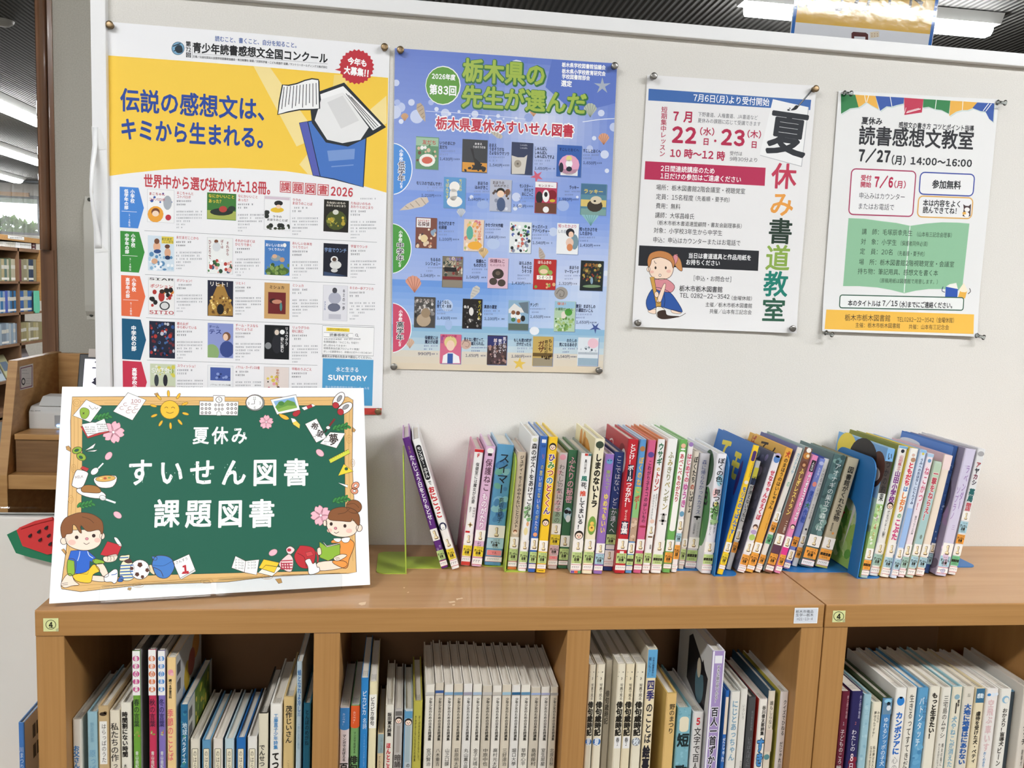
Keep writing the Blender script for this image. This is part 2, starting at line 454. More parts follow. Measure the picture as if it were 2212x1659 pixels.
for (x0, y0, x1, y1), lb in (((-60, 204, 96, 269), 'lit ceiling strip in the reading room nearest the wood trim'), ((-60, 303, 96, 357), 'thinner lit ceiling strip farther into the reading room'),
                             ((-60, 363, 31, 391), 'shortest lit ceiling strip, just above the curtain')):
    p, q = clight(x0, y0), clight(x1, y1)
    lamp(lb, ((p.x+q.x)/2, (p.y+q.y)/2), abs(q.y-p.y), 'y', .2)
# lamps that light the display; front-wall one and hidden reading-room pair are added fill
for (x, y), lb in (((-1.3, -1.77), 'ceiling lamp over the aisle left of the display'), ((1.75, -1.77), 'ceiling lamp over the aisle right of the display'), ((3.02, -1.77), 'ceiling lamp end to end with the right aisle lamp'), ((-.4, -4.4), 'unseen ceiling fill lamp added by the front wall'), ((-1.6, 5.2), 'unseen fill lamp added in the reading room behind the grey wall'), ((-1.9, 8.0), 'unseen fill lamp added deeper in the reading room behind the grey wall'),
                   ((-4.5, -1.77), 'ceiling lamp over the far left aisle'), ((6.2, -1.77), 'ceiling lamp over the far right aisle')):
    lamp(lb, (x, y), 1.25, 'x', .26, 'aisle lamps')

# ---------------------------------------------------------------- bookshelves
M_WOOD = noise_mat('beech_veneer', '#a67843', '#b68852', 9, .42, (.5, 5, 26), detail=5, p0=.25, p1=.75)
M_WOODV = noise_mat('beech_veneer_upright', '#a67843', '#b68852', 9, .42, (26, 5, .5), detail=5, p0=.25, p1=.75)
M_WOODTOP_LIT = noise_mat('beech_veneer_top_lit', '#bb8d5e', '#c89b6e', 7, .4, (.5, 10, 10), detail=5, p0=.25, p1=.75, coat=.3)  # same veneer, paler: light and sheen from above put into the colour
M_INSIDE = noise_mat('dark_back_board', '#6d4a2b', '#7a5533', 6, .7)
YF, YU = -.2824, -.281
ZS, ZF = -.0355, -.315
def fx(px, py): return on_y(px, py, YU).x
def make_bookshelf(label, x0, x1, ups, loc=(0, 0, 0)):
    r = empty('bookshelf', ((x0+x1)/2, -.14, 0)); tag(r, label, 'bookshelf', 'low wooden bookshelves')
    ox, oy = (x0+x1)/2, -.14
    def part(n, a, b, m, bev=.0012):
        return MB().box((a[0]-ox, a[1]-oy, ZT+a[2]), (b[0]-ox, b[1]-oy, ZT+b[2])).build(n, m, r, bev)
    mb = MB()
    top = MB().box((x0-ox, YF-oy, ZT+ZS), (x1-ox, -.0015-oy, ZT-.001)).build('top_board', M_WOOD, r, .0012)
    part('top_surface', (x0, YF+.0006, -.0012), (x1, -.0015, 0), M_WOODTOP_LIT, .0004)
    for i, (a, b) in enumerate(ups):
        part('side_panel' if i in (0, len(ups)-1) else 'divider', (a, YU, -ZT+.06), (b, -.006, ZS), M_WOODV)
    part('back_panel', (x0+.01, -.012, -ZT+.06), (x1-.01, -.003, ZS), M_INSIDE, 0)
    for (a, b), (c, d) in zip(ups[:-1], ups[1:]):
        for zz in (ZF-.02, ZF-.33): part('shelf', (b, YU+.004, zz), (c, -.012, zz+.02), M_WOOD)
    part('plinth', (x0+.004, YU+.02, -ZT), (x1-.004, -.01, -ZT+.06), M_WOOD)
    return r, ox, oy
x_s = [fx(77.4, 1400), fx(138.6, 1376), fx(678, 1368), fx(734.8, 1368), fx(1226, 1360), fx(1276.6, 1360), fx(1731, 1357), fx(1779, 1354)]
shelf1, o1x, o1y = make_bookshelf('low beech bookshelf with three bays, left of the seam', on_y(74.5, 1322, YF).x, on_y(1782, 1305, YF).x,
              [(x_s[0], x_s[1]), (x_s[2], x_s[3]), (x_s[4], x_s[5]), (x_s[6], x_s[7])])
X2 = on_y(1785.6, 1305, YF).x
shelf2, o2x, o2y = make_bookshelf('low beech bookshelf right of the seam, cut by the photo edge', X2, X2+1.105,
              [(X2+.001, fx(1832, 1354)), (X2+.385, X2+.415), (X2+.735, X2+.765), (X2+1.07, X2+1.104)])
# stickers on the front edges
def front_sticker(name, shelf, off, x0, y0, x1, y1, draw, label):
    A = Art(lambda x, y: (lambda q: (q.x-off[0], q.z))(on_y(x, y, YF-.0004)))
    draw(A)
    me = A.mesh(name, (Vector((0, YF-.0004-off[1], 0)), Vector((1, 0, 0)), Vector((0, 0, 1)), Vector((0, -1, 0)))); me.materials.append(M_PRINT)
    o = link(name, me, shelf); o['label'] = label
def four(x0, y0, x1, y1, cx, cy):
    def d(A):
        A.rect(x0, y0, x1, y1, '#dcdfa0', 1)
        A.ell(cx, cy, 10.7, 9.8, None, 2, ol='#3a3a20', lw=1.3, n=28); A.t('4', cx, cy+.3, 9, 14, '#26261c', 3, .04)
        A.rect(cx-4, cy+5.6, cx+6, cy+6.8, '#26261c', 3)
        A.poly([(x1-6, y1-5), (x1, y1-8), (x1, y1), (x1-5, y1)], '#b9b98c', 2)
    return d
front_sticker('number_sticker', shelf1, (o1x, o1y), 93, 1335, 127, 1364, four(93.5, 1335.5, 126.5, 1364, 109.8, 1349.3), 'pale yellow sticker with circled 4')
front_sticker('number_sticker', shelf2, (o2x, o2y), 1798, 1319, 1826, 1344, four(1798.5, 1319, 1825.5, 1344, 1811.6, 1331.3), 'pale yellow sticker with circled 4')
def asset(A):
    A.rect(1715.5, 1313, 1766.5, 1346.5, '#f4f4f4', 1); A.rect(1717, 1314.5, 1765, 1345, '#d9dde4', 1.5)
    A.t('栃木市備品', 1738, 1321, 38, 6.5, '#30343c', 3, .0); A.t('生学―栃木', 1738, 1328.5, 38, 6.5, '#30343c', 3, .0); A.t('H21-13-4', 1738.5, 1337, 34, 6.5, '#4a4e56', 3, 0)
front_sticker('asset_sticker', shelf1, (o1x, o1y), 1715, 1313, 1767, 1347, asset, 'white property sticker')
# chips and scratches in the top's finish
def chips(shelf, off):
    A = Art(lambda x, y: (lambda q: (q.x-off[0], q.y-off[1]))(on_z(x, y, .0001)))
    for pts in (((985, 1293), (999, 1291), (1000, 1293.5), (990, 1295), (987, 1297)), ((968, 1300), (982, 1298), (984, 1301), (972, 1303)), ((777, 1302), (791, 1300), (789, 1306), (781, 1308), (774, 1305)),
                ((871, 1269), (874, 1268), (875, 1270), (872, 1271)), ((879, 1280), (883, 1278), (884, 1280), (880, 1281)), ((976, 1306), (983, 1305), (982, 1308), (978, 1308))):
        A.poly(pts, '#e6c9a4', 1)
    me = A.mesh('worn_patch', (Vector((0, 0, ZT+.0001)), Vector((1, 0, 0)), Vector((0, 1, 0)), Vector((0, 0, 1)))); me.materials.append(M_PRINT)
    link('worn_patch', me, shelf)
chips(shelf1, (o1x, o1y))
# ---------------------------------------------------------------- posters pinned to the panel
YP = -.0012
def wall_local(tlx, tly, trx, try_):
    o = on_y(tlx, tly, YP); e = on_y(trx, try_, YP)
    S = (e-o); S.y = 0; S.normalize(); T = Vector((-S.z, 0, S.x))
    def f(x, y):
        q = on_y(x, y, YP) - o; return (q.dot(S), q.dot(T))
    return f, (o, S, T, Vector((0, -1, 0)))
def bend(fs, ft):
    """sheet bent in flat facets: lists of (position, lift) along s and along t add up"""
    def ip(L, v):
        for (a, x), (b, y) in zip(L[:-1], L[1:]):
            if v <= b or (b, y) == L[-1]: return x + (y-x)*max(0, min(1, (v-a)/(b-a)))
        return 0
    ft = sorted(ft); fs = sorted(fs)
    return (lambda s, t: ip(fs, s) + ip(ft, t)), scuts([a for a, _ in fs[1:-1]]) + tcuts([a for a, _ in ft[1:-1]])
def scuts(vals): return [(Vector((v, 0, 0)), Vector((1, 0, 0))) for v in vals]
def tcuts(vals): return [(Vector((0, v, 0)), Vector((0, 1, 0))) for v in vals]
def poster(name, label, group, A, frame, disp, cuts, m=M_PRINT):
    me = A.mesh(name, frame, disp, cuts); me.materials.append(m)
    o = link(name, me); tag(o, label, 'poster', group); return o

# --- the reading-essay contest poster
f1, fr1 = wall_local(232, 47, 842, 99)
A = Art(f1); a = lambda: A.fr(200, 40, 3.3515); b = lambda: A.fr(200, 380, 3.19)
A.poly([(232, 47), (842, 99), (825, 896), (247, 886)], '#f1f1f3', 0)
a()
A.poly([(108, 268), (700, 313), (1150, 349), (2140, 430), (2128, 1262), (1900, 1196), (1700, 1150), (1400, 1108), (1000, 1085), (700, 1088), (500, 1098), (250, 1124), (118, 1142)], '#f9cf4c', 1)
A.poly([(1170, 352), (1290, 362), (1640, 860), (1480, 930)], '#f8e29c', 2)
A.poly([(2010, 660), (2128, 560), (2130, 760), (2060, 800)], '#f8e29c', 2)
A.poly([(1500, 1060), (1640, 880), (1760, 1130), (1700, 1150), (1560, 1128)], '#f8e29c', 2)
A.poly([(1750, 410), (1860, 415), (1830, 520), (1740, 500)], '#f5d87c', 2)
A.ell(622, 220, 45, 46, '#79a9c9', 2, ol='#33536b', lw=4)
A.shape([(600, 215), (625, 195), (650, 205), (655, 245), (625, 255), (605, 240)], '#22323f', 3); A.curve([(585, 205), (610, 195), (640, 185)], 8, '#22323f'); A.curve([(590, 240), (615, 232), (640, 240)], 6, '#22323f')
A.t('第', 697, 188, 36, 36, '#1d1f24', 3, .03); A.t('72', 697, 229, 38, 34, '#1d1f24', 3, .03); A.t('回', 698, 268, 36, 34, '#1d1f24', 3, .03)
for i in range(15): A.ell(726, 182+i*7.6, 2.2, 2.2, '#55585e', 3, n=6)
for i in range(110): A.box(740+i*8.8, 258+i*.68, 4.5, 3, '#6a6d73', 3)
A.t('読むこと、書くこと、自分を知ること。', 1197, 176, 606, 38, '#4a68a8', 3, .018)
A.t('青少年読書感想文全国コンクール', 1221, 254, 970, 70, '#17181c', 3, .03)
A.t('主催／公益社団法人全国学校図書館協議会・毎日新聞社 後援／文部科学省・こども家庭庁 協賛／サントリーホールディングス株式会社', 1220, 318, 968, 17, '#3a3d44', 3, .01)
pts = []
for i in range(48):
    r = 128 if i % 2 else 116; t = 2*PI*i/48; pts.append((1912+r*math.cos(t), 352+r*math.sin(t)*1.0))
A.poly(pts, '#c23541', 3); A.poly([(1800, 360), (1755, 373), (1802, 386), (1830, 372)], '#c23541', 3.2)
A.t('今年も', 1918, 318, 138, 50, '#ffffff', 4, .045, -.07); A.t('大募集!!', 1912, 388, 180, 56, '#ffffff', 4, .045, -.07)
A.t('伝説の感想文は、', 775, 632, 1120, 158, '#26489c', 4, .026); A.t('キミから生まれる。', 765, 838, 1100, 150, '#26489c', 4, .03)
# plain drawing of books in the poster's picture
A.shape([(1500, 760), (1850, 700), (1985, 790), (1960, 1222), (1750, 1165), (1600, 1138)], '#4a78c4', 3, False, '#232c44', 8)
A.poly([(1500, 760), (1560, 750), (1650, 1142), (1600, 1138)], '#5a62b4', 3.7); A.line([(1560, 750), (1650, 1146)], 6, '#232c44', 3.8); A.poly([(1700, 960), (1900, 945), (1895, 1020), (1712, 1035)], '#7c9cd4', 3.7); A.line([(1730, 1075), (1890, 1062)], 8, '#7c9cd4', 3.7)
A.poly([(1645, 530), (1822, 466), (2125, 788), (2015, 852), (1850, 930), (1690, 900), (1590, 760), (1580, 670)], '#2a3036', 4)
A.poly([(1655, 590), (1812, 538), (2000, 790), (1940, 880), (1810, 905), (1700, 880), (1610, 740)], '#ececec', 4.6)
A.poly([(1650, 552), (1815, 492), (2090, 775), (2030, 812), (1812, 538), (1655, 590)], '#f6f6f6', 4.8)
for i in range(3): A.line([(1835+i*18, 545+i*12), (2040+i*14, 800-i*10)], 5, '#2a3036', 5.2)
A.poly([(1700, 610), (1812, 560), (1930, 740), (1800, 800)], '#dcdcdc', 5.2)
A.shape([(1378, 485), (1420, 489), (1480, 476), (1540, 452), (1590, 440), (1636, 446), (1640, 460), (1645, 655), (1600, 662), (1500, 664), (1420, 680), (1344, 700), (1355, 610)], '#f8f8f8', 5.5, False, '#22262c', 9)
for i in range(11): A.line([(1390+i*23, 500-i*3), (1372+i*25, 660-i*2-(i % 3)*14)], 5, '#2a2e34', 6.5)
A.t('世界中から選び抜かれた18冊。', 858, 1206, 950, 92, '#c4404a', 3, .025, 0)
for x, y, ch in ((1400, 1222, '課'), (1490, 1229, '題'), (1580, 1236, '図'), (1671, 1243, '書')):
    A.box(x, y, 74, 76, '#f4e8e8', 3, ol='#c4404a', lw=7); A.t(ch, x, y, 62, 62, '#c4404a', 4, .02)
A.t('2026', 1806, 1256, 160, 74, '#c4404a', 3, .03); A.micro(1940, 1306, 110, 12, '#8a8d92')
b()
for k, (y0, col, lab, sub) in enumerate(((75, '#4a88d6', ('小学校', '低学年の部'), '1・2年生'), (379, '#3c8f3e', ('小学校', '中学年の部'), '3・4年生'), (683, '#e8714a', ('小学校', '高学年の部'), '5・6年生'), (981, '#1d5a7c', ('中学校の部',), ''), (1272, '#cb3852', ('高等学校の部',), ''))):
    dx = 3+k*4.6
    A.poly([(188+dx, y0), (318+dx, y0+8), (356+dx, y0+148), (316+dx, y0+288), (190+dx, y0+280)], col, 2)
    if len(lab) == 2:
        A.vt(lab[0], 277+dx, y0+20, y0+115, 27, '#ffffff', 3, .03); A.vt(lab[1], 234+dx, y0+18, y0+158, 27, '#ffffff', 3, .03)
        A.box(255+dx, y0+172, 105, 2.5, '#ffffff', 3); A.vt(sub, 256+dx, y0+186, y0+276, 15, '#ffffff', 3, .01)
    else: A.vt(lab[0], 270+dx, y0+50, y0+225, 32, '#ffffff', 3, .035)
for x0, y0, x1, y1 in ((363, 378, 1960, 458), (366, 680, 1948, 748), (372, 977, 1942, 1034), (378, 1268, 1550, 1304)): A.line([(x0, y0), (x1, y1)], 2.2, '#7b7e84', 2)
def thumb(x0, y0, x1, y1, bg, drawing=None, sh=False, kx=0):
    """small picture of a book cover; drawing(u, v) places blobs by fractions"""
    w, h = x1-x0, y1-y0
    if sh: A.box((x0+x1)/2+5, (y0+y1)/2+5, w, h, '#6f86b4', 1.6)
    A.box((x0+x1)/2, (y0+y1)/2, w, h, bg, 2, ol='#b4b6ba' if bg > '#e' and not sh else None, lw=2)
    old = A.clip; c_ = A.p((x0+x1)/2, (y0+y1)/2); kx_, ky_ = A.kx((x0+x1)/2, (y0+y1)/2); a_, b_ = w*kx_/2, h*ky_/2
    A.clip = [(c_[0]-a_, c_[1]-b_), (c_[0]+a_, c_[1]-b_), (c_[0]+a_, c_[1]+b_), (c_[0]-a_, c_[1]+b_)]
    for d in (drawing or ()):
        k = d[0]
        if k == 'e': A.ell(x0+d[1]*w, y0+d[2]*h, d[3]*w, d[4]*h, d[5], d[6] if len(d) > 6 else 3, n=14)
        elif k == 'r': A.box(x0+d[1]*w, y0+d[2]*h, d[3]*w, d[4]*h, d[5], d[6] if len(d) > 6 else 3)
        elif k == 't': A.t(d[1], x0+d[2]*w, y0+d[3]*h, d[4]*w, d[5]*h, d[6], 4, .02)
        elif k == 'v': A.vt(d[1], x0+d[2]*w, y0+d[3]*h, y0+d[4]*h, d[5]*w, d[6], 4, .02)
        elif k == 'p': A.poly([(x0+u*w, y0+v*h) for u, v in d[1]], d[2], d[3] if len(d) > 3 else 3)
        elif k == 'n':      # scatter of small blobs
            rg = random.Random(d[1])
            for _ in range(d[2]):
                c = rg.choice(d[3]); u, v = rg.uniform(d[4][0], d[4][2]), rg.uniform(d[4][1], d[4][3]); r = rg.uniform(.03, .1)*(d[5] if len(d) > 5 else 1)
                A.ell(x0+u*w, y0+v*h, min(r, u-.01, .99-u)*w, min(r*.8, v-.01, .99-v)*h, c, 3+rg.random(), n=7)
    A.clip = old
PR = [
 (385, 97, 568, 322, '#f3f3f3', [('n', 1, 10, ['#3d5fa8'], (.05, .03, .95, .95), .8), ('e', .3, .75, .3, .25, '#eda53c', 4.1), ('e', .3, .68, .16, .12, '#7a4630', 4.3), ('e', .3, .73, .13, .09, '#f4d9c0', 4.5), ('e', .75, .4, .16, .22, '#aab0b8', 4.1), ('e', .78, .85, .11, .09, '#c23a48', 4.1), ('t', 'まこちゃん', .35, .13, .6, .09, '#b5404a'), ('t', 'コトバロボ', .35, .3, .6, .09, '#b5404a')]),
 (795, 122, 995, 305, '#3f7a38', [('r', .5, .82, .98, .32, '#a9b35a'), ('e', .5, .7, .4, .14, '#25302a', 3.3), ('e', .55, .6, .14, .12, '#b5443c', 3.6), ('e', .85, .58, .13, .1, '#2c3a30', 3.4), ('t', 'なにかいいこと', .5, .12, .9, .13, '#e8d24a'), ('t', 'あった？', .3, .3, .5, .14, '#e8d24a')]),
 (1188, 145, 1365, 375, '#f1f1f2', [('r', .5, .05, .96, .08, '#d8c8d4'), ('e', .55, .2, .17, .08, '#222222', 3.2), ('e', .5, .4, .26, .08, '#e9c23c'), ('e', .55, .3, .1, .06, '#f2d3ba', 3.4), ('t', 'ララの', .5, .6, .35, .07, '#333333'), ('t', 'まほうのことば', .5, .7, .8, .07, '#333333'), ('n', 3, 14, ['#2a2e2a', '#39402f'], (.04, .85, .96, .97)), ('n', 4, 6, ['#2a2e2a'], (.04, .4, .2, .6))]),
 (1595, 168, 1765, 388, '#25231f', [('e', .5, .63, .42, .31, '#4a5426'), ('n', 5, 16, ['#b5a03a', '#8a8c3c', '#d6c24c'], (.18, .55, .82, .82), .9), ('e', .48, .38, .12, .08, '#d8d8cc', 4.2), ('t', 'たねはいのちの', .5, .09, .75, .07, '#e8e2d4'), ('t', 'おわりとはじまり', .5, .18, .8, .07, '#e8e2d4')]),
 (387, 415, 568, 655, '#d4e2ec', [('r', .75, .12, .45, .2, '#e8cf52'), ('t', 'まだまだ', .72, .09, .4, .08, '#4a6a3a'), ('t', 'ここから', .78, .17, .4, .07, '#4a6a3a'), ('n', 6, 26, ['#8fb8d6', '#b9d4e6', '#5f8fb8', '#f2f6fa'], (.05, .5, .95, .97)), ('e', .34, .15, .1, .08, '#7a5038', 4.2), ('e', .34, .3, .14, .14, '#e3b394', 4.1), ('e', .36, .44, .14, .06, '#2f4f86', 4.3), ('e', .74, .3, .1, .06, '#6a4632', 4.2), ('e', .75, .48, .12, .14, '#dcaa8a', 4.1), ('e', .75, .62, .1, .06, '#2a3a5c', 4.3), ('e', .25, .72, .12, .08, '#d8a888', 4.2)]),
 (797, 428, 972, 675, '#eef0ee', [('n', 7, 34, ['#b5443c', '#4f7f4a', '#2f4f36', '#e6b0a8', '#ffffff', '#3a5c7c'], (.04, .62, .96, .97)), ('e', .35, .1, .08, .05, '#7a4a30', 4), ('e', .36, .25, .16, .13, '#d9dde0', 4), ('v', 'それから', .8, .1, .5, .1, '#8a3a3a'), ('v', 'ぼくは', .58, .05, .3, .1, '#8a3a3a'), ('v', 'ひとりで', .1, .05, .6, .1, '#8a3a3a')]),
 (1190, 448, 1362, 685, '#4a7fc0', [('e', .5, .88, .48, .14, '#4c6a34'), ('n', 8, 22, ['#6b8a3a', '#3d5a2a', '#c8cf8a', '#86a05a'], (.05, .7, .95, .96)), ('e', .45, .5, .2, .09, '#8fa0a8', 4), ('e', .4, .45, .1, .06, '#d8b090', 4.2), ('e', .7, .55, .1, .07, '#c89a76', 4.2), ('e', .8, .13, .07, .06, '#f4f4f0', 4.4), ('t', 'おいしいお米を', .45, .13, .8, .09, '#ffffff'), ('t', 'つくりたい！', .5, .25, .7, .08, '#ffffff')]),
 (1592, 468, 1760, 692, '#1b1e2c', [('t', '宇宙でウンチ', .5, .2, .9, .13, '#7f9cc8'), ('e', .45, .48, .15, .1, '#e6e6e4', 4), ('e', .5, .65, .24, .13, '#dededc', 4), ('e', .45, .48, .09, .06, '#5a4438', 4.5), ('e', .45, .82, .14, .06, '#d0d0ce', 4), ('p', [(.02, .85), (.98, .99), (.02, .99)], '#3a4c6c')]),
 (390, 705, 570, 958, '#f0efee', [('n', 9, 18, ['#222222', '#2c4f86', '#b23a34', '#d98a3c'], (.05, .25, .95, .8)), ('e', .5, .5, .12, .14, '#b23a34', 4.2), ('e', .52, .36, .1, .06, '#3a2a24', 4.3), ('e', .62, .75, .2, .12, '#3a3c40', 4), ('e', .62, .75, .15, .09, '#d8d8d8', 4.2), ('t', 'SIAR', .5, .03, .95, .07, '#222222'), ('t', 'SITIO', .5, .93, .95, .11, '#b5303a'), ('t', 'ポジション', .5, .22, .85, .1, '#c8504c')]),
 (798, 722, 974, 967, '#23253a', [('p', [(.5, .1), (.62, .1), (.98, .75), (.98, .98), (.02, .98), (.02, .72), (.4, .1)], '#a8803e', 3), ('n', 10, 44, ['#d8b45c', '#8a6430', '#f0d890', '#6a4a24'], (.1, .4, .9, .95), .7), ('e', .5, .8, .14, .15, '#1c1a1c', 4.5), ('t', 'リヒト！', .5, .1, .85, .13, '#f0ece0')]),
 (1188, 738, 1360, 985, '#cfa56c', [('r', .5, .56, .7, .6, '#6e2426'), ('e', .35, .5, .15, .07, '#3a1c18', 3.6), ('e', .5, .52, .2, .06, '#c88a72', 3.8), ('e', .66, .66, .05, .12, '#4f8a86', 3.9), ('t', 'ミシュカ', .5, .12, .6, .09, '#2c221a')]),
 (1590, 755, 1757, 998, '#e4e4ea', [('e', .48, .14, .1, .08, '#4a4a52', 4), ('e', .48, .36, .26, .17, '#b2b4c4', 4), ('e', .45, .62, .26, .12, '#6c7084', 4), ('r', .48, .88, .5, .14, '#c6c6d0'), ('v', 'キミの一歩', .86, .1, .7, .1, '#3c3c48'), ('v', 'アフリカ', .08, .45, .7, .08, '#3c5a9c')]),
 (395, 1002, 572, 1255, '#23283c', [('n', 11, 60, ['#b23a34', '#31508a', '#182030', '#6a2a34', '#c8c8d0', '#476a9c'], (.05, .05, .95, .95), .8)]),
 (798, 1015, 974, 1252, '#8f9bd0', [('e', .15, .85, .3, .25, '#8fae74'), ('e', .75, .75, .28, .24, '#3a4c8a', 3.6), ('e', .74, .38, .16, .13, '#7a5640', 4), ('e', .7, .4, .1, .1, '#eecbb0', 4.2), ('t', 'チーム', .25, .1, .4, .08, '#2c3c80'), ('t', 'テス', .3, .24, .5, .14, '#2c3c80')]),
 (1188, 1028, 1358, 1262, '#16181c', [('e', .5, .2, .13, .12, '#3c3c3c', 3.5), ('e', .5, .21, .09, .08, '#e0d0c0', 4), ('e', .5, .55, .2, .28, '#26282e', 3.6), ('e', .15, .6, .13, .1, '#8a8c8e', 4), ('e', .72, .2, .1, .07, '#f0f0f0', 4), ('v', 'リュウグウ', .9, .05, .6, .11, '#f2f2f2'), ('v', '砂に挑む', .72, .35, .8, .12, '#f2f2f2')]),
 (400, 1295, 575, 1500, '#cdd6b8', [('n', 12, 22, ['#d8d05a', '#a0b46a', '#e8e8dc'], (.05, .05, .95, .4)), ('r', .5, .85, .95, .25, '#c9c4b4'), ('e', .25, .55, .09, .2, '#3c4248', 4), ('e', .6, .55, .09, .2, '#2c2c34', 4), ('t', 'SWISH', .45, .22, .8, .18, '#eef0ea')]),
 (798, 1305, 972, 1500, '#eceef0', [('r', .5, .3, .8, .46, '#4a5fa4'), ('n', 13, 10, ['#2c3c70', '#8a9cd0'], (.15, .25, .85, .45), .7), ('t', 'ノアハム・ガーデンズの館', .5, .68, .8, .05, '#5c5f66')]),
 (1185, 1315, 1355, 1510, '#e6dad4', [('n', 14, 14, ['#3a3434', '#c23a5a', '#e0c85a', '#e8a0b0'], (.05, .3, .95, .95)), ('v', '平和のうぶごえ', .55, .08, .7, .12, '#b5743c')]),
]
for e in PR: thumb(*e)
TT = [(585, 122, ('まこちゃんと', 'コトバロボ')), (1008, 145, ('なにかいいこと', 'あった？')), (1380, 168, ('ララの', 'まほうのことば')), (1780, 192, ('たねはいのちの', 'おわりとはじまり')),
      (582, 428, ('まだまだここから',)), (988, 450, ('それからぼくは', 'ひとりで歩く')), (1380, 468, ('おいしいお米を', 'つくりたい！')), (1780, 488, ('宇宙でウンチ',)),
      (585, 722, ('ポジション！',)), (990, 740, ('リヒト！',)), (1380, 755, ('ミシュカ',)), (1772, 775, ('キミの一歩アフリカ',)),
      (586, 1018, ('君の火が', 'ゆらめいている')), (990, 1030, ('チーム・テスなら', 'だいじょうぶ')), (1378, 1045, ('リュウグウの', '砂に挑む')),
      (588, 1308, ('スウィッシュ！',)), (990, 1318, ('ノアハム・ガーデンズの館',)), (1375, 1330, ('平和のうぶごえ',))]
for x, y, ls in TT:
    for i, s in enumerate(ls): A.tl_(s, x, y+i*25, min(len(s)*19.5, 165), 20, '#c4505a', 3, .012)
    yy = y + len(ls)*25 + 4
    A.micro(x, yy, 95, 14, '#6b6e74', n=2, gap=1.65); A.micro(x, yy+72, 172, 12.5, '#8a8d93', n=4, gap=1.75)
    if y < 1250: A.micro(x, yy+160, 60, 11, '#9a9da3', n=2, gap=1.9); 
# information box, then the sponsor's block
A.box(1762, 1136, 354, 196, '#f6f6f6', 2, ol='#5c5f66', lw=2.5)
A.box(1692, 1059, 158, 24, '#f0d44a', 3); A.t('公式サイトを見つけよう！', 1692, 1059, 140, 13, '#4a4630', 4, .01)
A.box(1695, 1096, 200, 30, '#fcfcfc', 3, ol='#5c5f66', lw=2); A.t('読書感想文', 1700, 1096, 130, 19, '#3a3d44', 4, .015); A.ell(1820, 1096, 8, 8, None, 3, ol='#3a3d44', lw=2.5); A.line([(1826, 1102), (1833, 1110)], 3, '#3a3d44', 4)
A.micro(1598, 1124, 240, 12, '#4a4d54')
for y, s, w in ((1146, '各課題図書の「みどころ」を紹介！', 250), (1168, '試し読みもできます！', 165), (1190, '図書委員会応援プロジェクト実施！', 255), (1214, '詳しい応募要項など、詳細は公式サイトをCHECK!!', 330)): A.tl_(s, 1594, y, w, 15, '#33363c', 3, .008)
A.t('感想文は学校の先生まで提出してください。', 1758, 1246, 350, 17, '#33363c', 3, .015)
A.rect(1585, 1262, 1932, 1580, '#54a0cf', 2)
A.t('水と生きる', 1757, 1333, 156, 33, '#ffffff', 3, .012); A.t('SUNTORY', 1757, 1391, 270, 40, '#ffffff', 3, .045)
A.t('青少年読書感想文全国コンクールを', 1757, 1458, 305, 18, '#d6e8f4', 3, .0); A.t('応援しています。', 1757, 1490, 160, 18, '#d6e8f4', 3, .0)
A.poly([(180, 1585), (1993, 1600), (1990, 1645), (180, 1630)], '#c9463f', 2)
sf = f1(543, 480)[0]; tf = f1(543, 492)[1]; sw = f1(842, 99)[0]
tb1 = f1(825, 896)[1]
d1, k1 = bend([(0, .0003), (sf, .0045), (sw, .0003)], [(tb1, .0002), (tf-.2, .0012), (tf, .0028), (tf+.2, .0006), (0, .0003)])
poster('poster', 'big creased poster with yellow field and blue lettering, leftmost on the panel', 'posters on the panel', A, fr1, d1, k1)

# --- the blue recommended-books poster
f2, fr2 = wall_local(853, 104, 1331.9, 138.2)
A = Art(f2); c = lambda: A.fr(830, 90, 4.254); d = lambda: A.fr(830, 440, 4.254)
def mixc(a, b, t): t = max(0, min(1, t)); return tuple(a[i]+(b[i]-a[i])*t for i in range(3))
def h2(s): return tuple(int(s[i:i+2], 16)/255 for i in (1, 3, 5))
def bg2(u, v):
    if v < .435: base = mixc(h2('#667ecb'), h2('#8fa6e0'), v/.435)
    elif v < .73: base = mixc(h2('#7898e0'), h2('#a8bcea'), (v-.435)/.295)
    elif v < .86: base = mixc(h2('#6e9ce2'), h2('#b2caee'), (v-.73)/.13)
    elif v < .94: base = mixc(h2('#86b6d8'), h2('#cfdce0'), (v-.86)/.08)
    else: base = mixc(h2('#dcd6ca'), h2('#e2d2b8'), (v-.94)/.06)
    w = max(0, 1-math.hypot((u-.68)/.3, (v-.2)/.2)) + .6*max(0, 1-math.hypot((u-.55)/.3, (v-.56)/.14)) + .9*max(0, 1-math.hypot((u-.9)/.45, (v-.74)/.22))*(v < .86) + .35*max(0, 1-math.hypot((u-.5)/.35, (v-.36)/.08))
    return mixc(base, h2('#e9ecf6'), w*.85)
q = [(853, 104), (1331.9, 138.2), (1300.5, 806), (845.3, 797)]
A.clip = [f2(*v) for v in reversed(q)]
NU, NV = 30, 50
rows = [0]
for i in range(NU):
    for j in range(NV):
        def P(u, v):
            x0, y0 = q[0][0]+(q[3][0]-q[0][0])*v, q[0][1]+(q[3][1]-q[0][1])*v; x1, y1 = q[1][0]+(q[2][0]-q[1][0])*v, q[1][1]+(q[2][1]-q[1][1])*v
            return (x0+(x1-x0)*u, y0+(y1-y0)*u)
        A.o = (0, 0, 1)
        A.poly([P(i/NU, j/NV), P((i+1)/NU, j/NV), P((i+1)/NU, (j+1)/NV), P(i/NU, (j+1)/NV)], bg2((i+.5)/NU, (j+.5)/NV), 0)
c()
A.poly([(1540, 165), (2134, 206), (2120, 570), (1950, 612), (1760, 668), (1480, 420)], '#6079c6', 1)
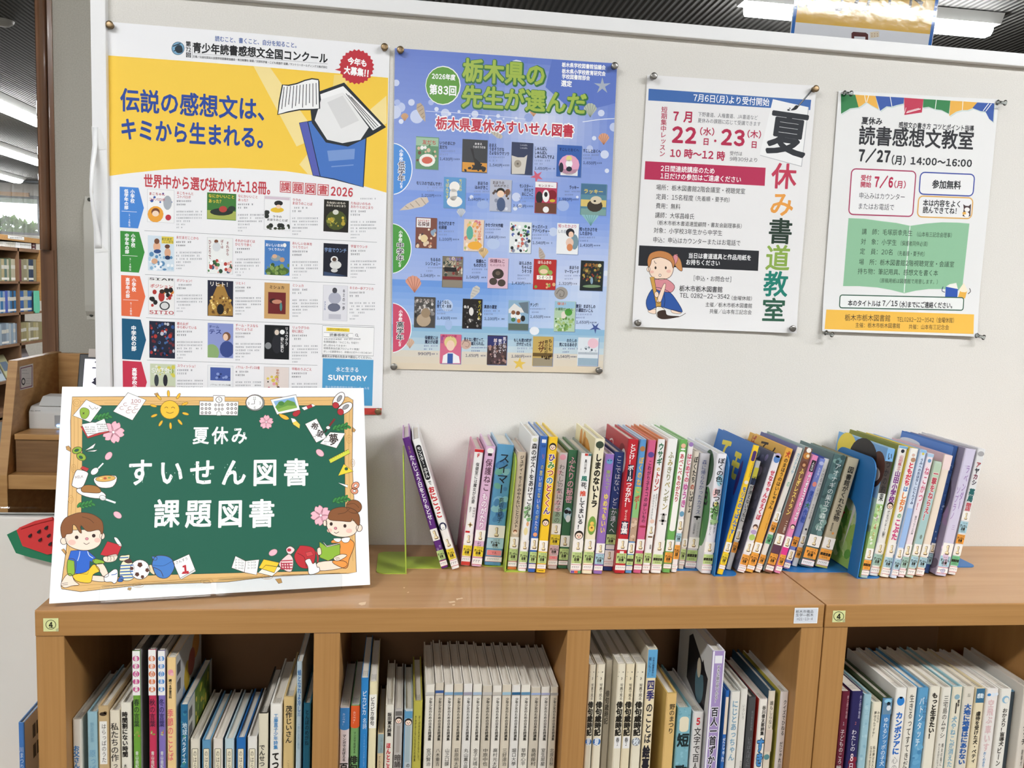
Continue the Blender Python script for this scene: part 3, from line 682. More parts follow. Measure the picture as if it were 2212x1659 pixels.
rg = random.Random(5)
for x, y, r in ((150, 605, 44), (95, 650, 60), (300, 690, 62), (155, 735, 22), (480, 622, 20), (600, 667, 15), (686, 645, 14), (832, 668, 32), (1045, 686, 18), (785, 685, 9), (478, 672, 9), (1095, 712, 9), (940, 690, 14), (1210, 706, 13), (430, 560, 26), (560, 660, 40), (110, 380, 30), (1885, 985, 30), (1325, 700, 40), (2040, 1190, 20), (120, 560, 28), (250, 560, 30), (1990, 660, 30), (2105, 790, 40), (2020, 1040, 38), (1925, 890, 20), (1210, 1430, 40), (1245, 1510, 20), (800, 1430, 18), (1770, 1430, 12)):
    A.ell(x, y, r, r*1.02, mixc(h2('#7f96d6'), h2('#dfe5f5'), rg.uniform(.25, .9) if r > 24 else .95), 1.2+rg.random()*.5, n=18)
A.curve([(380, 640), (700, 660), (1050, 690), (1300, 715)], 4, '#e8ecf8', 1.9); A.curve([(1820, 740), (1980, 718), (2110, 712)], 7, '#e8ecf8', 1.9)
A.ell(540, 405, 162, 180, '#f3f5f0', 2); A.ell(538, 405, 154, 171, '#5f9a3c', 2.4)
A.t('2026年度', 545, 325, 215, 52, '#ffffff', 3, .035); A.t('第83回', 540, 448, 245, 88, '#ffffff', 3, .035)
for s, x, y, w, hh in (('栃木県の', 1104, 288, 750, 200), ('先生が選んだ', 1290, 540, 1135, 190)):
    A.t(s, x+4, y+6, w+6, hh, '#3c7444', 3, .085); A.t(s, x, y, w, hh, '#a3bb52', 4, .035)
A.poly([(1175, 180), (1210, 170), (1250, 178), (1265, 192), (1200, 198)], '#dfe3ef', 1.8)
A.t('栃木県夏休みすいせん図書', 1113, 788, 1262, 118, '#f6f6f8', 3, .1); A.t('栃木県夏休みすいせん図書', 1113, 788, 1258, 112, '#c2384c', 4, .03)
for y, s, w in ((228, '栃木県学校図書館協議会', 398), (286, '栃木県小学校教育研究会', 398), (330, '学校図書館部会', 255)): A.tl_(s, 1632, y, w, 42, '#ffffff', 3, .03)
A.tl_('選定', 1625, 388, 96, 54, '#ffffff', 3, .035)
def star(cx, cy, r, col, rot=0, k=.38, L=2):
    A.poly([(cx+(r if i % 2 == 0 else r*k)*math.cos(rot+PI*i/5), cy+(r if i % 2 == 0 else r*k)*math.sin(rot+PI*i/5)) for i in range(10)], col, L)
def shell(cx, cy, r, col, dark, rot=0, L=2):
    pts = [(cx+math.sin(rot)*r*.9, cy+math.cos(rot)*r*.9)] + [(cx+r*math.cos(rot+PI+PI*i/12)*(1 if i % 2 else .92), cy-r*.2+r*math.sin(rot+PI+PI*i/12)*(1 if i % 2 else .92)) for i in range(13)]
    A.poly(pts, col, L)
    for i in (2, 4, 6, 8, 10): A.line([pts[0], pts[1+i]], r*.07, dark, L+.4)
def spiral(cx, cy, w, h, col, dark, rot=0, L=2):
    cr, sr = math.cos(rot), math.sin(rot); T = lambda u, v: (cx+u*cr-v*sr, cy+u*sr+v*cr)
    A.poly([T(-w, h*.1), T(-w*.4, -h*.6), T(w*.5, -h), T(w, -h*.5), T(w, h*.5), T(w*.5, h), T(-w*.4, h*.6)], col, L)
    for u in (-.55, -.2, .2, .6): A.line([T(u*w, -h*(.55+u*.4)), T(u*w+w*.15, h*(.55+u*.4))], w*.06, dark, L+.4)
star(2000, 410, 80, '#aab4c2', -.3, .32); spiral(345, 655, 90, 36, '#b8a48c', '#8e7a64', -1.9); shell(188, 700, 36, '#d0a074', '#a87c54')
spiral(1020, 850, 70, 26, '#c4bcae', '#9a9284', .5); shell(1370, 660, 36, '#dca986', '#b8845e'); shell(1890, 640, 62, '#b8c0b0', '#8e988a'); shell(2012, 905, 52, '#d9a184', '#b47a5c'); star(1400, 1240, 62, '#d0637a', .5, .36)
spiral(270, 1500, 140, 45, '#d2c4b4', '#a89a8a', -.35)
A.ell(70, 1170, 190, 240, '#f3f6fa', 2.0, a0=-PI/2+.1, a1=PI/2-.1); A.ell(70, 1170, 182, 231, '#3f8ad8', 2.4, a0=-PI/2+.1, a1=PI/2-.1)
A.vt('小学校', 157, 990, 1098, 33, '#ffffff', 3, .03, 155); A.vt('低学年', 160, 1102, 1290, 60, '#ffffff', 3, .08, 158); A.vt('低学年', 160, 1102, 1290, 58, '#1b2a4c', 4, .02, 158); A.vt('むき', 158, 1296, 1350, 26, '#ffffff', 3, .03)
d()
star(1240, 1470, 62, '#e6c35a', -.2, .4); star(1935, 1140, 56, '#465a98', .3, .3); shell(265, 750, 76, '#dc9d86', '#b87460', .2); shell(910, 460, 48, '#e0c08e', '#bc9a68'); spiral(1440, 455, 60, 30, '#bcaea4', '#948678', 1.3); shell(705, 90, 42, '#c6ccd6', '#9aa2b0'); shell(1885, 130, 82, '#8fbfc4', '#6fa2a8', .1)
spiral(825, 820, 70, 36, '#ccc8c0', '#a29e96', -1); A.ell(1622, 822, 62, 58, '#a09a94', 2); A.curve([(1580, 830), (1610, 790), (1650, 810), (1640, 850), (1612, 850), (1615, 825)], 6, '#6e6862', 2.6); shell(235, 1290, 44, '#d8b8a0', '#b4907a'); A.ell(750, 1290, 50, 46, '#d2b4a4', 2); A.curve([(715, 1295), (740, 1260), (780, 1280), (770, 1315), (745, 1310)], 6, '#a88878', 2.6)
A.ell(1378, 1168, 44, 38, '#eef1f8', 1.8); A.ell(575, 935, 55, 55, '#c0d2ee', 1.6); A.ell(590, 1110, 34, 50, '#a6bfe6', 1.6); A.ell(1000, 370, 60, 50, '#b9cbec', 1.6); A.ell(1640, 20, 55, 50, '#a4b9e6', 1.6); A.ell(905, 10, 55, 40, '#9db4e4', 1.6); A.ell(1200, 46, 20, 20, '#dde5f4', 1.8); A.ell(1550, 260, 40, 40, '#c6d4ee', 1.6); A.ell(2030, 640, 26, 26, '#dfe6f4', 1.6)
for y, cl, s1, s2 in ((412, '#4b9c42', '小学校', '中学年'), (1140, '#d0506e', '小学校', '高学年')):
    A.ell(62, y, 190, 232, '#f3f6fa', 2.0, a0=-PI/2+.1, a1=PI/2-.1); A.ell(62, y, 182, 224, cl, 2.4, a0=-PI/2+.1, a1=PI/2-.1)
    A.vt(s1, 152, y-165, y-62, 33, '#ffffff', 3, .03, 148); A.vt(s2, 148, y-58, y+118, 62, '#ffffff', 3, .08, 145); A.vt(s2, 148, y-58, y+118, 60, '#1c2a2a', 4, .02, 145); A.vt('むき', 144, y+124, y+172, 26, '#ffffff', 3, .03)
c()
B2 = [
 (290, 878, 498, 1175, '#5f8f68', [('r', .5, .15, .98, .25, '#9cc0a0'), ('n', 21, 16, ['#6a4632', '#d8b89c', '#f0f0ec', '#4a7a4c'], (.06, .25, .94, .75), .9), ('e', .5, .72, .36, .2, '#f0efe8', 4.1), ('e', .5, .72, .24, .11, '#d0604a', 4.3), ('t', '友だち', .6, .17, .6, .14, '#b8483c')]),
 (715, 903, 945, 1205, '#3a3c40', [('r', .5, .84, .98, .28, '#d8973c'), ('n', 22, 14, ['#2c2c2e'], (.06, .74, .94, .95), .8), ('p', [(.32, .25), (.44, .28), (.5, .55), (.72, .7), (.82, .92), (.36, .92), (.5, .75), (.42, .5)], '#232427', 4.2), ('t', 'おまえ', .65, .13, .3, .07, '#ececec'), ('t', 'うまそうだな', .68, .23, .5, .07, '#ececec')]),
 (1165, 930, 1362, 1225, '#3b435e', [('p', [(.02, .4), (.3, .46), (.6, .46), (.75, .38), (.62, .98), (.02, .98)], '#d4cec4', 3), ('e', .3, .66, .17, .12, '#a49a8c', 3.6), ('e', .3, .66, .05, .03, '#6a6058', 4), ('t', 'しゅんぱん', .58, .08, .35, .05, '#c4c8d4'), ('t', 'しゅんぱん', .58, .17, .35, .05, '#c4c8d4')]),
 (1583, 955, 1808, 1245, '#3a62ac', [('e', .5, .62, .42, .32, '#e6a8c4'), ('r', .5, .86, .7, .2, '#e8e8ea'), ('e', .5, .42, .12, .09, '#e4d68a', 4), ('e', .5, .58, .14, .13, '#f4f4f4', 4), ('e', .5, .75, .12, .08, '#242a3a', 4.1), ('e', .18, .7, .09, .16, '#2a2c3c', 4), ('t', 'すこしとおくへ', .5, .14, .8, .1, '#1c2c58')]),
 (545, 1250, 745, 1534, '#5b97cc', [('e', .5, .3, .24, .17, '#f1eee8', 4), ('e', .45, .55, .18, .2, '#ece8e2', 4), ('e', .5, .78, .36, .18, '#f1eee8', 4), ('v', 'モリスの', .78, .05, .45, .14, '#e6dc5a'), ('v', 'でばんです', .18, .05, .7, .14, '#e6dc5a')]),
 (968, 1270, 1165, 1562, '#b8bccc', [('n', 23, 18, ['#8a90a4', '#d8dce6', '#5a4a44', '#b86a5a'], (.06, .3, .94, .95)), ('e', .5, .38, .2, .12, '#26221f', 4.4), ('e', .5, .45, .17, .11, '#f0d2b8', 4.6), ('e', .52, .78, .2, .22, '#4a5c80', 4.5), ('e', .82, .4, .11, .1, '#7a5a44', 4.3), ('t', 'まほうの', .4, .1, .55, .1, '#5c4a4a'), ('t', 'はみがきこ', .55, .2, .7, .08, '#5c4a4a')]),
 (1382, 1290, 1582, 1580, '#b83c5a', [('r', .5, .1, .98, .18, '#f2f0f0'), ('e', .5, .45, .16, .2, '#f4f2f2', 4), ('e', .5, .4, .08, .08, '#1e1e22', 4.4), ('e', .2, .5, .16, .2, '#2c2a30', 3.8), ('e', .78, .42, .22, .16, '#84222e', 3.8), ('r', .5, .83, .98, .32, '#6e4436', 3.9), ('e', .5, .88, .14, .1, '#f2f0f0', 4.2), ('e', .8, .6, .13, .05, '#d8b83c', 4.4), ('t', 'モンスター', .5, .13, .7, .08, '#7a2838')]),
 (1800, 1310, 2035, 1596, '#5a8a9c', [('r', .5, .18, .98, .34, '#4a7494'), ('r', .5, .62, .98, .22, '#d8c072'), ('r', .5, .9, .98, .2, '#7ea49e'), ('e', .55, .7, .3, .2, '#3c342c', 4), ('e', .6, .52, .22, .13, '#d8cbb0', 4.2), ('e', .55, .55, .05, .03, '#1e1a18', 4.5), ('t', 'ラッキー', .5, .24, .75, .14, '#ecd45c')])]
for e in B2: thumb(*e, sh=True)
d()
B3 = [
 (288, 130, 482, 410, '#7c4a3e', [('r', .38, .17, .66, .3, '#f2efec'), ('n', 24, 26, ['#e4cdb0', '#c88a6c', '#4a3a44', '#8aa0b8', '#f0e2c8'], (.06, .38, .94, .94)), ('e', .4, .68, .17, .13, '#e8d0a0', 4.4), ('t', 'おかげさまで', .38, .1, .55, .08, '#b4443c'), ('t', '名探偵', .38, .21, .55, .14, '#5c2a28')]),
 (730, 148, 912, 438, '#e8cfb8', [('n', 25, 40, ['#e89a5c', '#f2c27c', '#d87c8c', '#b8c47c', '#f6e8d8'], (.05, .05, .95, .95)), ('e', .3, .42, .17, .22, '#5fae9c', 4.4), ('e', .55, .82, .36, .13, '#f0b040', 4.3), ('v', 'かたづけ大作戦', .8, .12, .65, .16, '#e06a3c')]),
 (1148, 170, 1348, 455, '#e6ebea', [('n', 26, 60, ['#2c3438', '#4f8a5c', '#5a6cae', '#c86a5c', '#ffffff', '#8a90a8'], (.06, .05, .94, .95), .8)]),
 (1582, 183, 1780, 465, '#eef0f2', [('e', .62, .3, .2, .14, '#2c2a32', 4), ('e', .66, .36, .12, .1, '#f2cdb4', 4.2), ('e', .82, .6, .18, .25, '#7a98a4', 3.8), ('e', .6, .62, .18, .15, '#e8c8b4', 4), ('e', .6, .78, .14, .12, '#d88a5c', 4.1), ('t', '知ったかぶり', .5, .09, .85, .11, '#c86a84'), ('t', 'した日', .25, .26, .4, .1, '#8a94a4')]),
 (532, 485, 720, 770, '#7c7466', [('n', 27, 40, ['#a89c84', '#5c4a3c', '#d8cdb8', '#8a3a34', '#3c4a44'], (.05, .05, .95, .6), .9), ('r', .4, .42, .6, .14, '#1f1f22', 4.4), ('r', .5, .7, .95, .1, '#7a2c30', 4.3), ('r', .5, .88, .95, .22, '#8f8678', 4.3), ('t', 'ちるるの', .62, .09, .6, .11, '#7c64b4'), ('t', 'シンフォニー', .55, .21, .8, .1, '#e8dcc0')]),
 (950, 500, 1135, 778, '#dfbccb', [('e', .5, .52, .29, .17, '#3b332e', 4), ('e', .5, .5, .12, .07, '#6a5c50', 4.3), ('e', .27, .77, .2, .12, '#4c423c', 4), ('e', .68, .82, .2, .12, '#4c423c', 4), ('t', '保護ねこ', .48, .1, .75, .12, '#7a4a5c'), ('t', 'ものがたり', .48, .24, .75, .07, '#9a6a7c')]),
 (1368, 512, 1575, 790, '#b8302f', [('e', .46, .36, .24, .18, '#97b05c', 4), ('e', .75, .44, .1, .08, '#97b05c', 4), ('e', .46, .4, .18, .08, '#eecfae', 4.3), ('t', 'ほらふきの', .5, .1, .6, .11, '#fbf6ea'), ('r', .5, .6, .7, .14, '#fbf6ea', 4.2), ('t', 'うそつき', .5, .6, .6, .11, '#3a1c1a'), ('n', 28, 8, ['#7a9c4c', '#e0b07c'], (.08, .78, .92, .94), .8)]),
 (1798, 525, 2005, 800, '#20282a', [('n', 29, 44, ['#3c4a32', '#6a5c34', '#8a3a2c', '#54683c', '#b89a4c'], (.08, .15, .92, .7), .8), ('e', .85, .16, .08, .06, '#d8d09c', 4.4), ('e', .5, .66, .06, .12, '#8aa4b8', 4.4), ('e', .5, .85, .4, .05, '#7a9470', 4.2), ('t', 'まほうの', .5, .14, .6, .11, '#c88a3c')]),
 (275, 858, 468, 1138, '#4c4a48', [('n', 30, 40, ['#d0ccc8', '#2c2a2a', '#8a8684', '#6a6462'], (.05, .05, .95, .6)), ('e', .45, .75, .34, .22, '#b8a48c', 4.3), ('e', .55, .52, .22, .16, '#a08a70', 4.4), ('t', 'さようなら', .5, .12, .85, .13, '#c4b8b0')]),
 (718, 875, 897, 1148, '#232021', [('n', 31, 50, ['#4a4644', '#8a8684', '#d8d4d0', '#1a1818'], (.05, .1, .95, .95), .7), ('e', .45, .42, .12, .14, '#e8e4e0', 4.4), ('v', 'サバイバル', .88, .05, .7, .14, '#d8c83c')]),
 (1137, 888, 1325, 1165, '#8fb2cc', [('p', [(.02, .3), (.3, .1), (.6, .25), (.98, .05), (.98, .4), (.02, .42)], '#e6e4e0', 3.1), ('p', [(.5, .08), (.98, .05), (.98, .45), (.78, .4)], '#6c7c88', 3.3), ('r', .5, .88, .98, .22, '#5c6c64', 3.2), ('e', .25, .4, .1, .07, '#8a5c40', 4.2), ('e', .25, .5, .13, .1, '#f0eeea', 4), ('e', .25, .64, .11, .07, '#4a7a54', 4.1), ('e', .48, .42, .1, .07, '#7a4c34', 4.2), ('e', .5, .53, .13, .1, '#f2f2ee', 4), ('e', .52, .68, .09, .07, '#d07c3c', 4.1), ('e', .72, .6, .11, .1, '#2c2826', 4)]),
 (1560, 897, 1752, 1175, '#b4d0b0', [('r', .5, .12, .98, .22, '#9cc4dc'), ('n', 32, 50, ['#7fa85c', '#a8c47c', '#5c8a44', '#e0ead0'], (.05, .55, .95, .95), .8), ('e', .68, .36, .18, .12, '#4f9a3c', 4.3), ('e', .45, .45, .12, .12, '#e8dcd0', 4.2), ('t', '小瀬菜だいこん', .48, .26, .85, .09, '#3c6a4c'), ('t', '復活！', .4, .08, .5, .09, '#d87a4c')]),
 (512, 1200, 705, 1470, '#d76e8c', [('e', .5, .27, .3, .22, '#e0cf8e', 3.6), ('e', .5, .38, .2, .18, '#f2d0bc', 4), ('p', [(.1, .98), (.15, .72), (.4, .62), (.6, .62), (.9, .75), (.95, .98)], '#f2f2f4', 4.1), ('r', .48, .82, .26, .34, '#3a5ca4', 4.3), ('v', '保健室には', .1, .06, .3, .12, '#8a4ca0'), ('t', '魔女が必要', .45, .06, .7, .08, '#b03c64')]),
 (945, 1210, 1125, 1480, '#4a3a3c', [('p', [(.02, .02), (.98, .02), (.98, .25), (.02, .4)], '#32376c', 3.1), ('n', 33, 50, ['#7c5c54', '#a8847c', '#2c2226', '#5c4448'], (.05, .35, .95, .95), .8), ('v', '見えない', .88, .05, .55, .16, '#ece8f0'), ('v', '壁だって', .66, .12, .6, .16, '#ece8f0'), ('v', '越えられる', .42, .1, .75, .16, '#e8d8d8')]),
 (1362, 1220, 1548, 1490, '#c9ab62', [('r', .5, .86, .98, .26, '#a0947c'), ('r', .5, .62, .98, .12, '#6c5630'), ('n', 34, 12, ['#3c2e1c'], (.4, .66, .9, .76), .6), ('v', 'もしも', .88, .08, .5, .17, '#2c2216'), ('v', '君の町が', .68, .12, .6, .16, '#2c2216'), ('t', 'ガ', .42, .25, .3, .2, '#5c2a1c'), ('t', 'ザ', .42, .44, .3, .2, '#5c2a1c')]),
 (1775, 1230, 1962, 1488, '#dfe6ec', [('e', .75, .2, .26, .18, '#ecc4d0', 3), ('r', .5, .86, .98, .26, '#9cb4c4'), ('r', .5, .56, .95, .08, '#b4bec8'), ('n', 35, 12, ['#8a98a8', '#c4ccd4', '#4c5864'], (.1, .35, .9, .55), .6)])]
for e in B3: thumb(*e, sh=True)
def blurb(x, y, lines, price, right=False, wch=31, sc=1):
    for i, s in enumerate(lines):
        w = len(s)*wch*sc; A.t(s, x-w/2 if right else x+w/2, y+i*37*sc, w, 33*sc, '#1f2a4c', 3, .03)
    yy = y + len(lines)*37*sc
    A.micro(x-130 if right else x, yy, 130, 17, '#7c8cb8', n=2, gap=1.75)
    A.t(price, x-125 if right else x+60, yy+72, 118, 30, '#22305a', 3, .012); A.micro(x-58 if right else x+128, yy+74, 60, 16, '#3c4a74')
c()
for a_ in ((508, 935, ('いつのまにか', '友だち'), '1,430円', 0, 24), (962, 955, ('おまえ', 'うまそうだな', 'さよならウマソウ'), '1,540円', 0, 23), (1378, 985, ('しゅんぱん', 'しゅんぱん', 'しゅんぱんですよ'), '1,650円', 0, 23), (1823, 1008, ('すこしとおくへ',), '1,650円', 0, 23),
           (525, 1306, ('モリスのでばんです!',), '1,210円', 1, 23), (952, 1305, ('まほうの', 'はみがきこ'), '1,540円', 1, 24), (1366, 1330, ('モンスター・', 'ホテルで', 'おにごっこ'), '1,540円', 1, 21), (1785, 1342, ('ラッキー',), '1,980円', 1, 22)): blurb(*a_)
d()
for a_ in ((500, 182, ('おかげさまで', '名探偵'), '1,100円', 0, 24), (928, 200, ('かたづけ大作戦',), '1,640円', 0, 23), (1358, 215, ('キッズバース', 'アドベンチャー'), '1,540円', 0, 23), (1792, 238, ('知ったかぶりを', 'した日から'), '1,430円', 0, 23),
           (516, 515, ('ちるるの', 'シンフォニー'), '1,540円', 1, 23), (935, 530, ('保護ねこ', 'ものがたり'), '1,540円', 1, 23), (1352, 548, ('ほらふきの', 'ちゃんは', 'うそつき'), '1,430円', 1, 23), (1785, 588, ('まほうの', 'マーマレード'), '1,320円', 1, 22),
           (484, 905, ('さようなら、', '捨て犬・未来'), '1,430円', 0, 22), (917, 948, ('真夜の運営',), '1,100円', 0, 23), (1338, 930, ('チング！',), '1,650円', 0, 22), (1760, 943, ('復活！まぼろしの', '小瀬菜だいこん'), '1,650円', 0, 22),
           (494, 1232, ('保健室には', '魔女が必要'), '990円', 1, 24), (930, 1248, ('見えない壁だって、', '越えられる。'), '1,650円', 1, 22), (1350, 1255, ('もしも君の町が', 'ガザだったら'), '1,980円', 1, 23), (1768, 1258, ('わたしの', '気になるあの子'), '1,540円', 1, 23)): blurb(*a_)
sf2 = f2(1090, 450)[0]; tf2 = f2(1090, 470)[1]; sw2 = f2(1331.9, 138.2)[0]; tb2 = f2(848, 797)[1]
d2, k2 = bend([(0, .0003), (sf2, .002), (sw2*.75, .0011), (sw2*.9, .0016), (sw2, .0034)], [(tb2, .0003), (tf2-.2, .0006), (tf2, .0024), (tf2+.2, .0006), (0, .0003)])
poster('poster', 'blue seaside poster of recommended books with green title, second from the left', 'posters on the panel', A, fr2, d2, k2, M_GLOSSP)

# --- the calligraphy class notice
f3, fr3 = wall_local(1398, 162, 1760.7, 186)
A = Art(f3).fr(1350, 140, 2.812)
A.poly([(135, 62), (1155, 130), (1030, 1630), (40, 1590)], '#e9e8e8', 0)
A.poly([(143, 146), (1124, 216), (1118, 278), (140, 217)], '#3f6aac', 1)
A.t('7月6日(月)より受付開始', 645, 215, 462, 46, '#ffffff', 3, .012)
A.vt('短期集中レッスン', 239, 255, 560, 34, '#b5274d', 3, .012, 223)
A.t('7', 308, 313, 34, 62, '#b5274d', 3, .045); A.t('月', 384, 318, 56, 66, '#b5274d', 3, .03)
A.t('下野書道、人権書道、JA書道など', 624, 312, 362, 27, '#75767c', 3, -.004); A.t('夏休みの課題に応じて受講できます', 632, 350, 382, 27, '#75767c', 3, -.004)
A.t('22', 358, 428, 150, 112, '#b5274d', 3, .04); A.t('(水)', 497, 407, 88, 46, '#b5274d', 3, .02); A.t('日', 490, 468, 38, 42, '#b5274d', 3, .03); A.ell(546, 463, 7, 8, '#b5274d', 3)
A.t('23', 654, 443, 146, 110, '#b5274d', 3, .04); A.t('(木)', 783, 423, 84, 46, '#b5274d', 3, .02); A.t('日', 782, 486, 38, 42, '#b5274d', 3, .03)
A.t('10', 305, 538, 66, 52, '#b5274d', 3, .03); A.t('時〜12', 447, 545, 178, 54, '#b5274d', 3, .03); A.t('時', 580, 555, 48, 54, '#b5274d', 3, .03)
A.t('受付は', 672, 540, 76, 26, '#4a4b50', 3, 0); A.t('9時30分より', 720, 576, 172, 27, '#4a4b50', 3, 0)
A.poly([(122, 586), (852, 626), (846, 736), (116, 696)], '#b72d55', 1)
A.t('2日間連続講座のため', 380, 638, 328, 36, '#ffffff', 3, .015); A.t('1日だけの参加はご遠慮ください', 460, 687, 490, 36, '#ffffff', 3, .015)
for s, x, y, w, hh in (('場所：栃木図書館2階会議室・視聴覚室', 460, 757, 540, 34), ('定員：15名程度', 300, 806, 224, 34), ('(先着順・要予約)', 530, 817, 208, 30), ('費用：無料', 260, 860, 148, 33), ('講師：大塚昌峰氏', 300, 918, 236, 34), ('（栃木市栃木書道連盟顧問・書友会副理事長）', 453, 970, 546, 28), ('対象：小学校3年生から中学生', 382, 1014, 416, 33), ('申込：申込はカウンターまたはお電話で', 436, 1073, 532, 34)):
    A.t(s, x, y, w, hh, '#2c2d31', 3, .002)
A.poly([(86, 1097), (812, 1130), (806, 1252), (80, 1220)], '#26272c', 1)
A.t('当日は書道道具と作品用紙を', 575, 1166, 382, 32, '#f2f2f2', 3, .02); A.t('お持ちください', 472, 1202, 206, 32, '#f2f2f2', 3, .02)
A.t('[申込・お問合せ]', 530, 1300, 228, 32, '#3c3d42', 3, 0); A.t('栃木市栃木図書館', 460, 1362, 262, 35, '#232428', 3, .012); A.t('TEL 0282-22-3542', 482, 1404, 302, 32, '#232428', 3, .01); A.t('(金曜休館)', 707, 1418, 124, 26, '#232428', 3, .005)
A.t('主催／栃木市栃木図書館', 628, 1460, 284, 28, '#2c2d31', 3, .0); A.t('共催／山本有三記念会', 638, 1500, 256, 28, '#2c2d31', 3, .0)
# the white slip with the large character, brush, and the coloured column
A.poly([(898, 212), (1110, 262), (1068, 622), (818, 552)], '#b9babd', 1.4); A.poly([(896, 210), (1106, 260), (1064, 616), (816, 548)], '#efefef', 2)
A.t('夏', 985, 420, 226, 256, '#2a2d33', 3, .028, -.08)
A.line([(1128, 158), (1040, 262)], 9, '#4a4d52', 4.5); A.line([(1120, 165), (1048, 252)], 3, '#9a9da2', 5); A.shape([(1042, 248), (1046, 262), (1030, 276), (1003, 278), (1020, 262), (1030, 250)], '#1f2226', 5); A.ell(990, 276, 8, 5, '#1f2226', 5); A.ell(998, 266, 5, 3, '#1f2226', 5)
for ch, x, y, w, hh, cl in (('休', 962, 678, 140, 148, '#c03a55'), ('み', 948, 848, 136, 142, '#eaa04a'), ('書', 940, 1012, 136, 148, '#23382c'), ('道', 925, 1174, 138, 148, '#8cab4e'), ('教', 912, 1332, 138, 146, '#1f8070'), ('室', 898, 1490, 134, 136, '#2d5c48')):
    A.t(ch, x, y, w, hh, cl, 3, .02)
# girl with the big brush
SK, HR, OL = '#f6dcc6', '#c4834c', '#4a362c'
A.shape([(300, 1150), (335, 1185), (346, 1250), (320, 1240), (290, 1195)], '#cf9058', 3, ol=OL, lw=3); A.shape([(285, 1165), (315, 1150), (318, 1185), (300, 1215), (292, 1190)], '#d98e96', 3.3, ol=OL, lw=2)
A.shape([(150, 1190), (215, 1170), (285, 1190), (292, 1245), (270, 1290), (215, 1305), (160, 1285), (142, 1235)], SK, 3.4, ol=OL, lw=3)
A.shape([(142, 1230), (135, 1190), (155, 1145), (215, 1130), (275, 1150), (300, 1200), (290, 1235), (275, 1195), (215, 1170), (165, 1180), (155, 1210)], HR, 4, ol=OL, lw=3)
A.ell(142, 1242, 10, 15, SK, 3.6, ol=OL, lw=2); A.ell(184, 1233, 6, 9, '#3a2c26', 4.4); A.ell(246, 1233, 6, 9, '#3a2c26', 4.4); A.ell(162, 1258, 13, 9, '#f0bfae', 4.2); A.ell(264, 1254, 14, 10, '#f0bfae', 4.2); A.ell(211, 1279, 7, 8, '#f6e8dc', 4.4, ol=OL, lw=2.5)
A.curve([(176, 1190), (182, 1204), (190, 1206)], 3, OL, 4.6)
A.shape([(180, 1305), (245, 1300), (298, 1340), (285, 1378), (250, 1380), (190, 1365), (170, 1330)], '#d98e96', 3.2, ol=OL, lw=3)
A.shape([(175, 1355), (260, 1375), (310, 1430), (345, 1500), (290, 1490), (215, 1470), (180, 1475), (140, 1490), (128, 1430)], '#2d56a0', 3, ol='#1c2c50', lw=3); A.curve([(235, 1380), (240, 1430), (235, 1470)], 3, '#1c2c50', 3.8)
A.shape([(140, 1490), (185, 1485), (180, 1512), (145, 1505)], SK, 2.8, ol=OL, lw=2); A.shape([(280, 1488), (335, 1500), (330, 1512), (285, 1506)], SK, 2.8, ol=OL, lw=2)
A.shape([(150, 1290), (175, 1288), (200, 1440), (185, 1445)], '#cf9f4c', 4.2, False, OL, 2.5); A.shape([(235, 1330), (245, 1345), (215, 1440), (190, 1440), (205, 1395)], SK, 4.4, ol=OL, lw=2.5); A.ell(190, 1395, 13, 18, SK, 4.8, ol=OL, lw=2.5)
A.shape([(185, 1440), (218, 1440), (216, 1470), (185, 1470)], '#c89a48', 4.6, False, OL, 2.5); A.shape([(190, 1470), (216, 1470), (245, 1500), (225, 1540), (195, 1530), (185, 1500)], '#f0ece4', 4.4, ol=OL, lw=2.5); A.shape([(195, 1500), (240, 1490), (255, 1520), (330, 1528), (240, 1545), (200, 1535)], '#3c2a22', 5.4)
A.curve([(290, 1535), (330, 1528), (365, 1508)], 3, '#4a3a34', 4)
sw3 = f3(1760.7, 186)[0]; tb3 = f3(1364, 705)[1]
d3, k3 = bend([(0, .0006), (sw3*.3, .0012), (sw3*.7, .0008), (sw3*.85, .0016), (sw3*.94, .0028), (sw3, .0042)], [(tb3, .0044), (tb3*.96, .0026), (tb3*.9, .0012), (tb3*.82, .0004), (tb3*.5, .0009), (0, .0005)])
poster('poster', 'white calligraphy class notice with red dates and a girl holding a big brush', 'posters on the panel', A, fr3, d3, k3)

# --- the reading-essay class notice
f4, fr4 = wall_local(1810.7, 196, 2152, 215)
A = Art(f4).fr(1760, 170, 2.861)
A.poly([(145, 75), (1130, 130), (985, 1592), (35, 1560)], '#e6e6e5', 0)
GR, OR, BLU, RD = '#2f7e48', '#e8b04a', '#3558a4', '#bf3350'
for pts, cl in ((([(160, 95), (247, 100), (268, 178), (215, 185), (160, 218)]), GR), ([(247, 100), (372, 108), (390, 190), (345, 165), (315, 145), (285, 168), (268, 178)], OR),
                ([(372, 108), (548, 119), (545, 155), (500, 165), (470, 175), (440, 172), (400, 200)], BLU), ([(668, 127), (742, 131), (835, 137), (825, 218), (780, 195), (740, 190), (700, 175), (664, 180)], GR),
                ([(835, 137), (912, 141), (1000, 148), (968, 185), (940, 195), (905, 195), (870, 205), (828, 232)], OR), ([(1000, 148), (1102, 155), (1094, 270), (1070, 250), (1048, 205), (1020, 202), (968, 182)], BLU)):
    A.poly([(x+5, y+8) for x, y in pts], '#c9d6d2', 1); A.poly(pts, cl, 1.6)
A.poly([(548, 119), (668, 127), (658, 210), (550, 226)], RD, 2)
A.line([(562, 212), (650, 188)], 5, '#f0e0e0', 3); A.line([(566, 204), (640, 184)], 3, '#f0e0e0', 3); A.line([(550, 216), (560, 180)], 3, '#f0e0e0', 3)
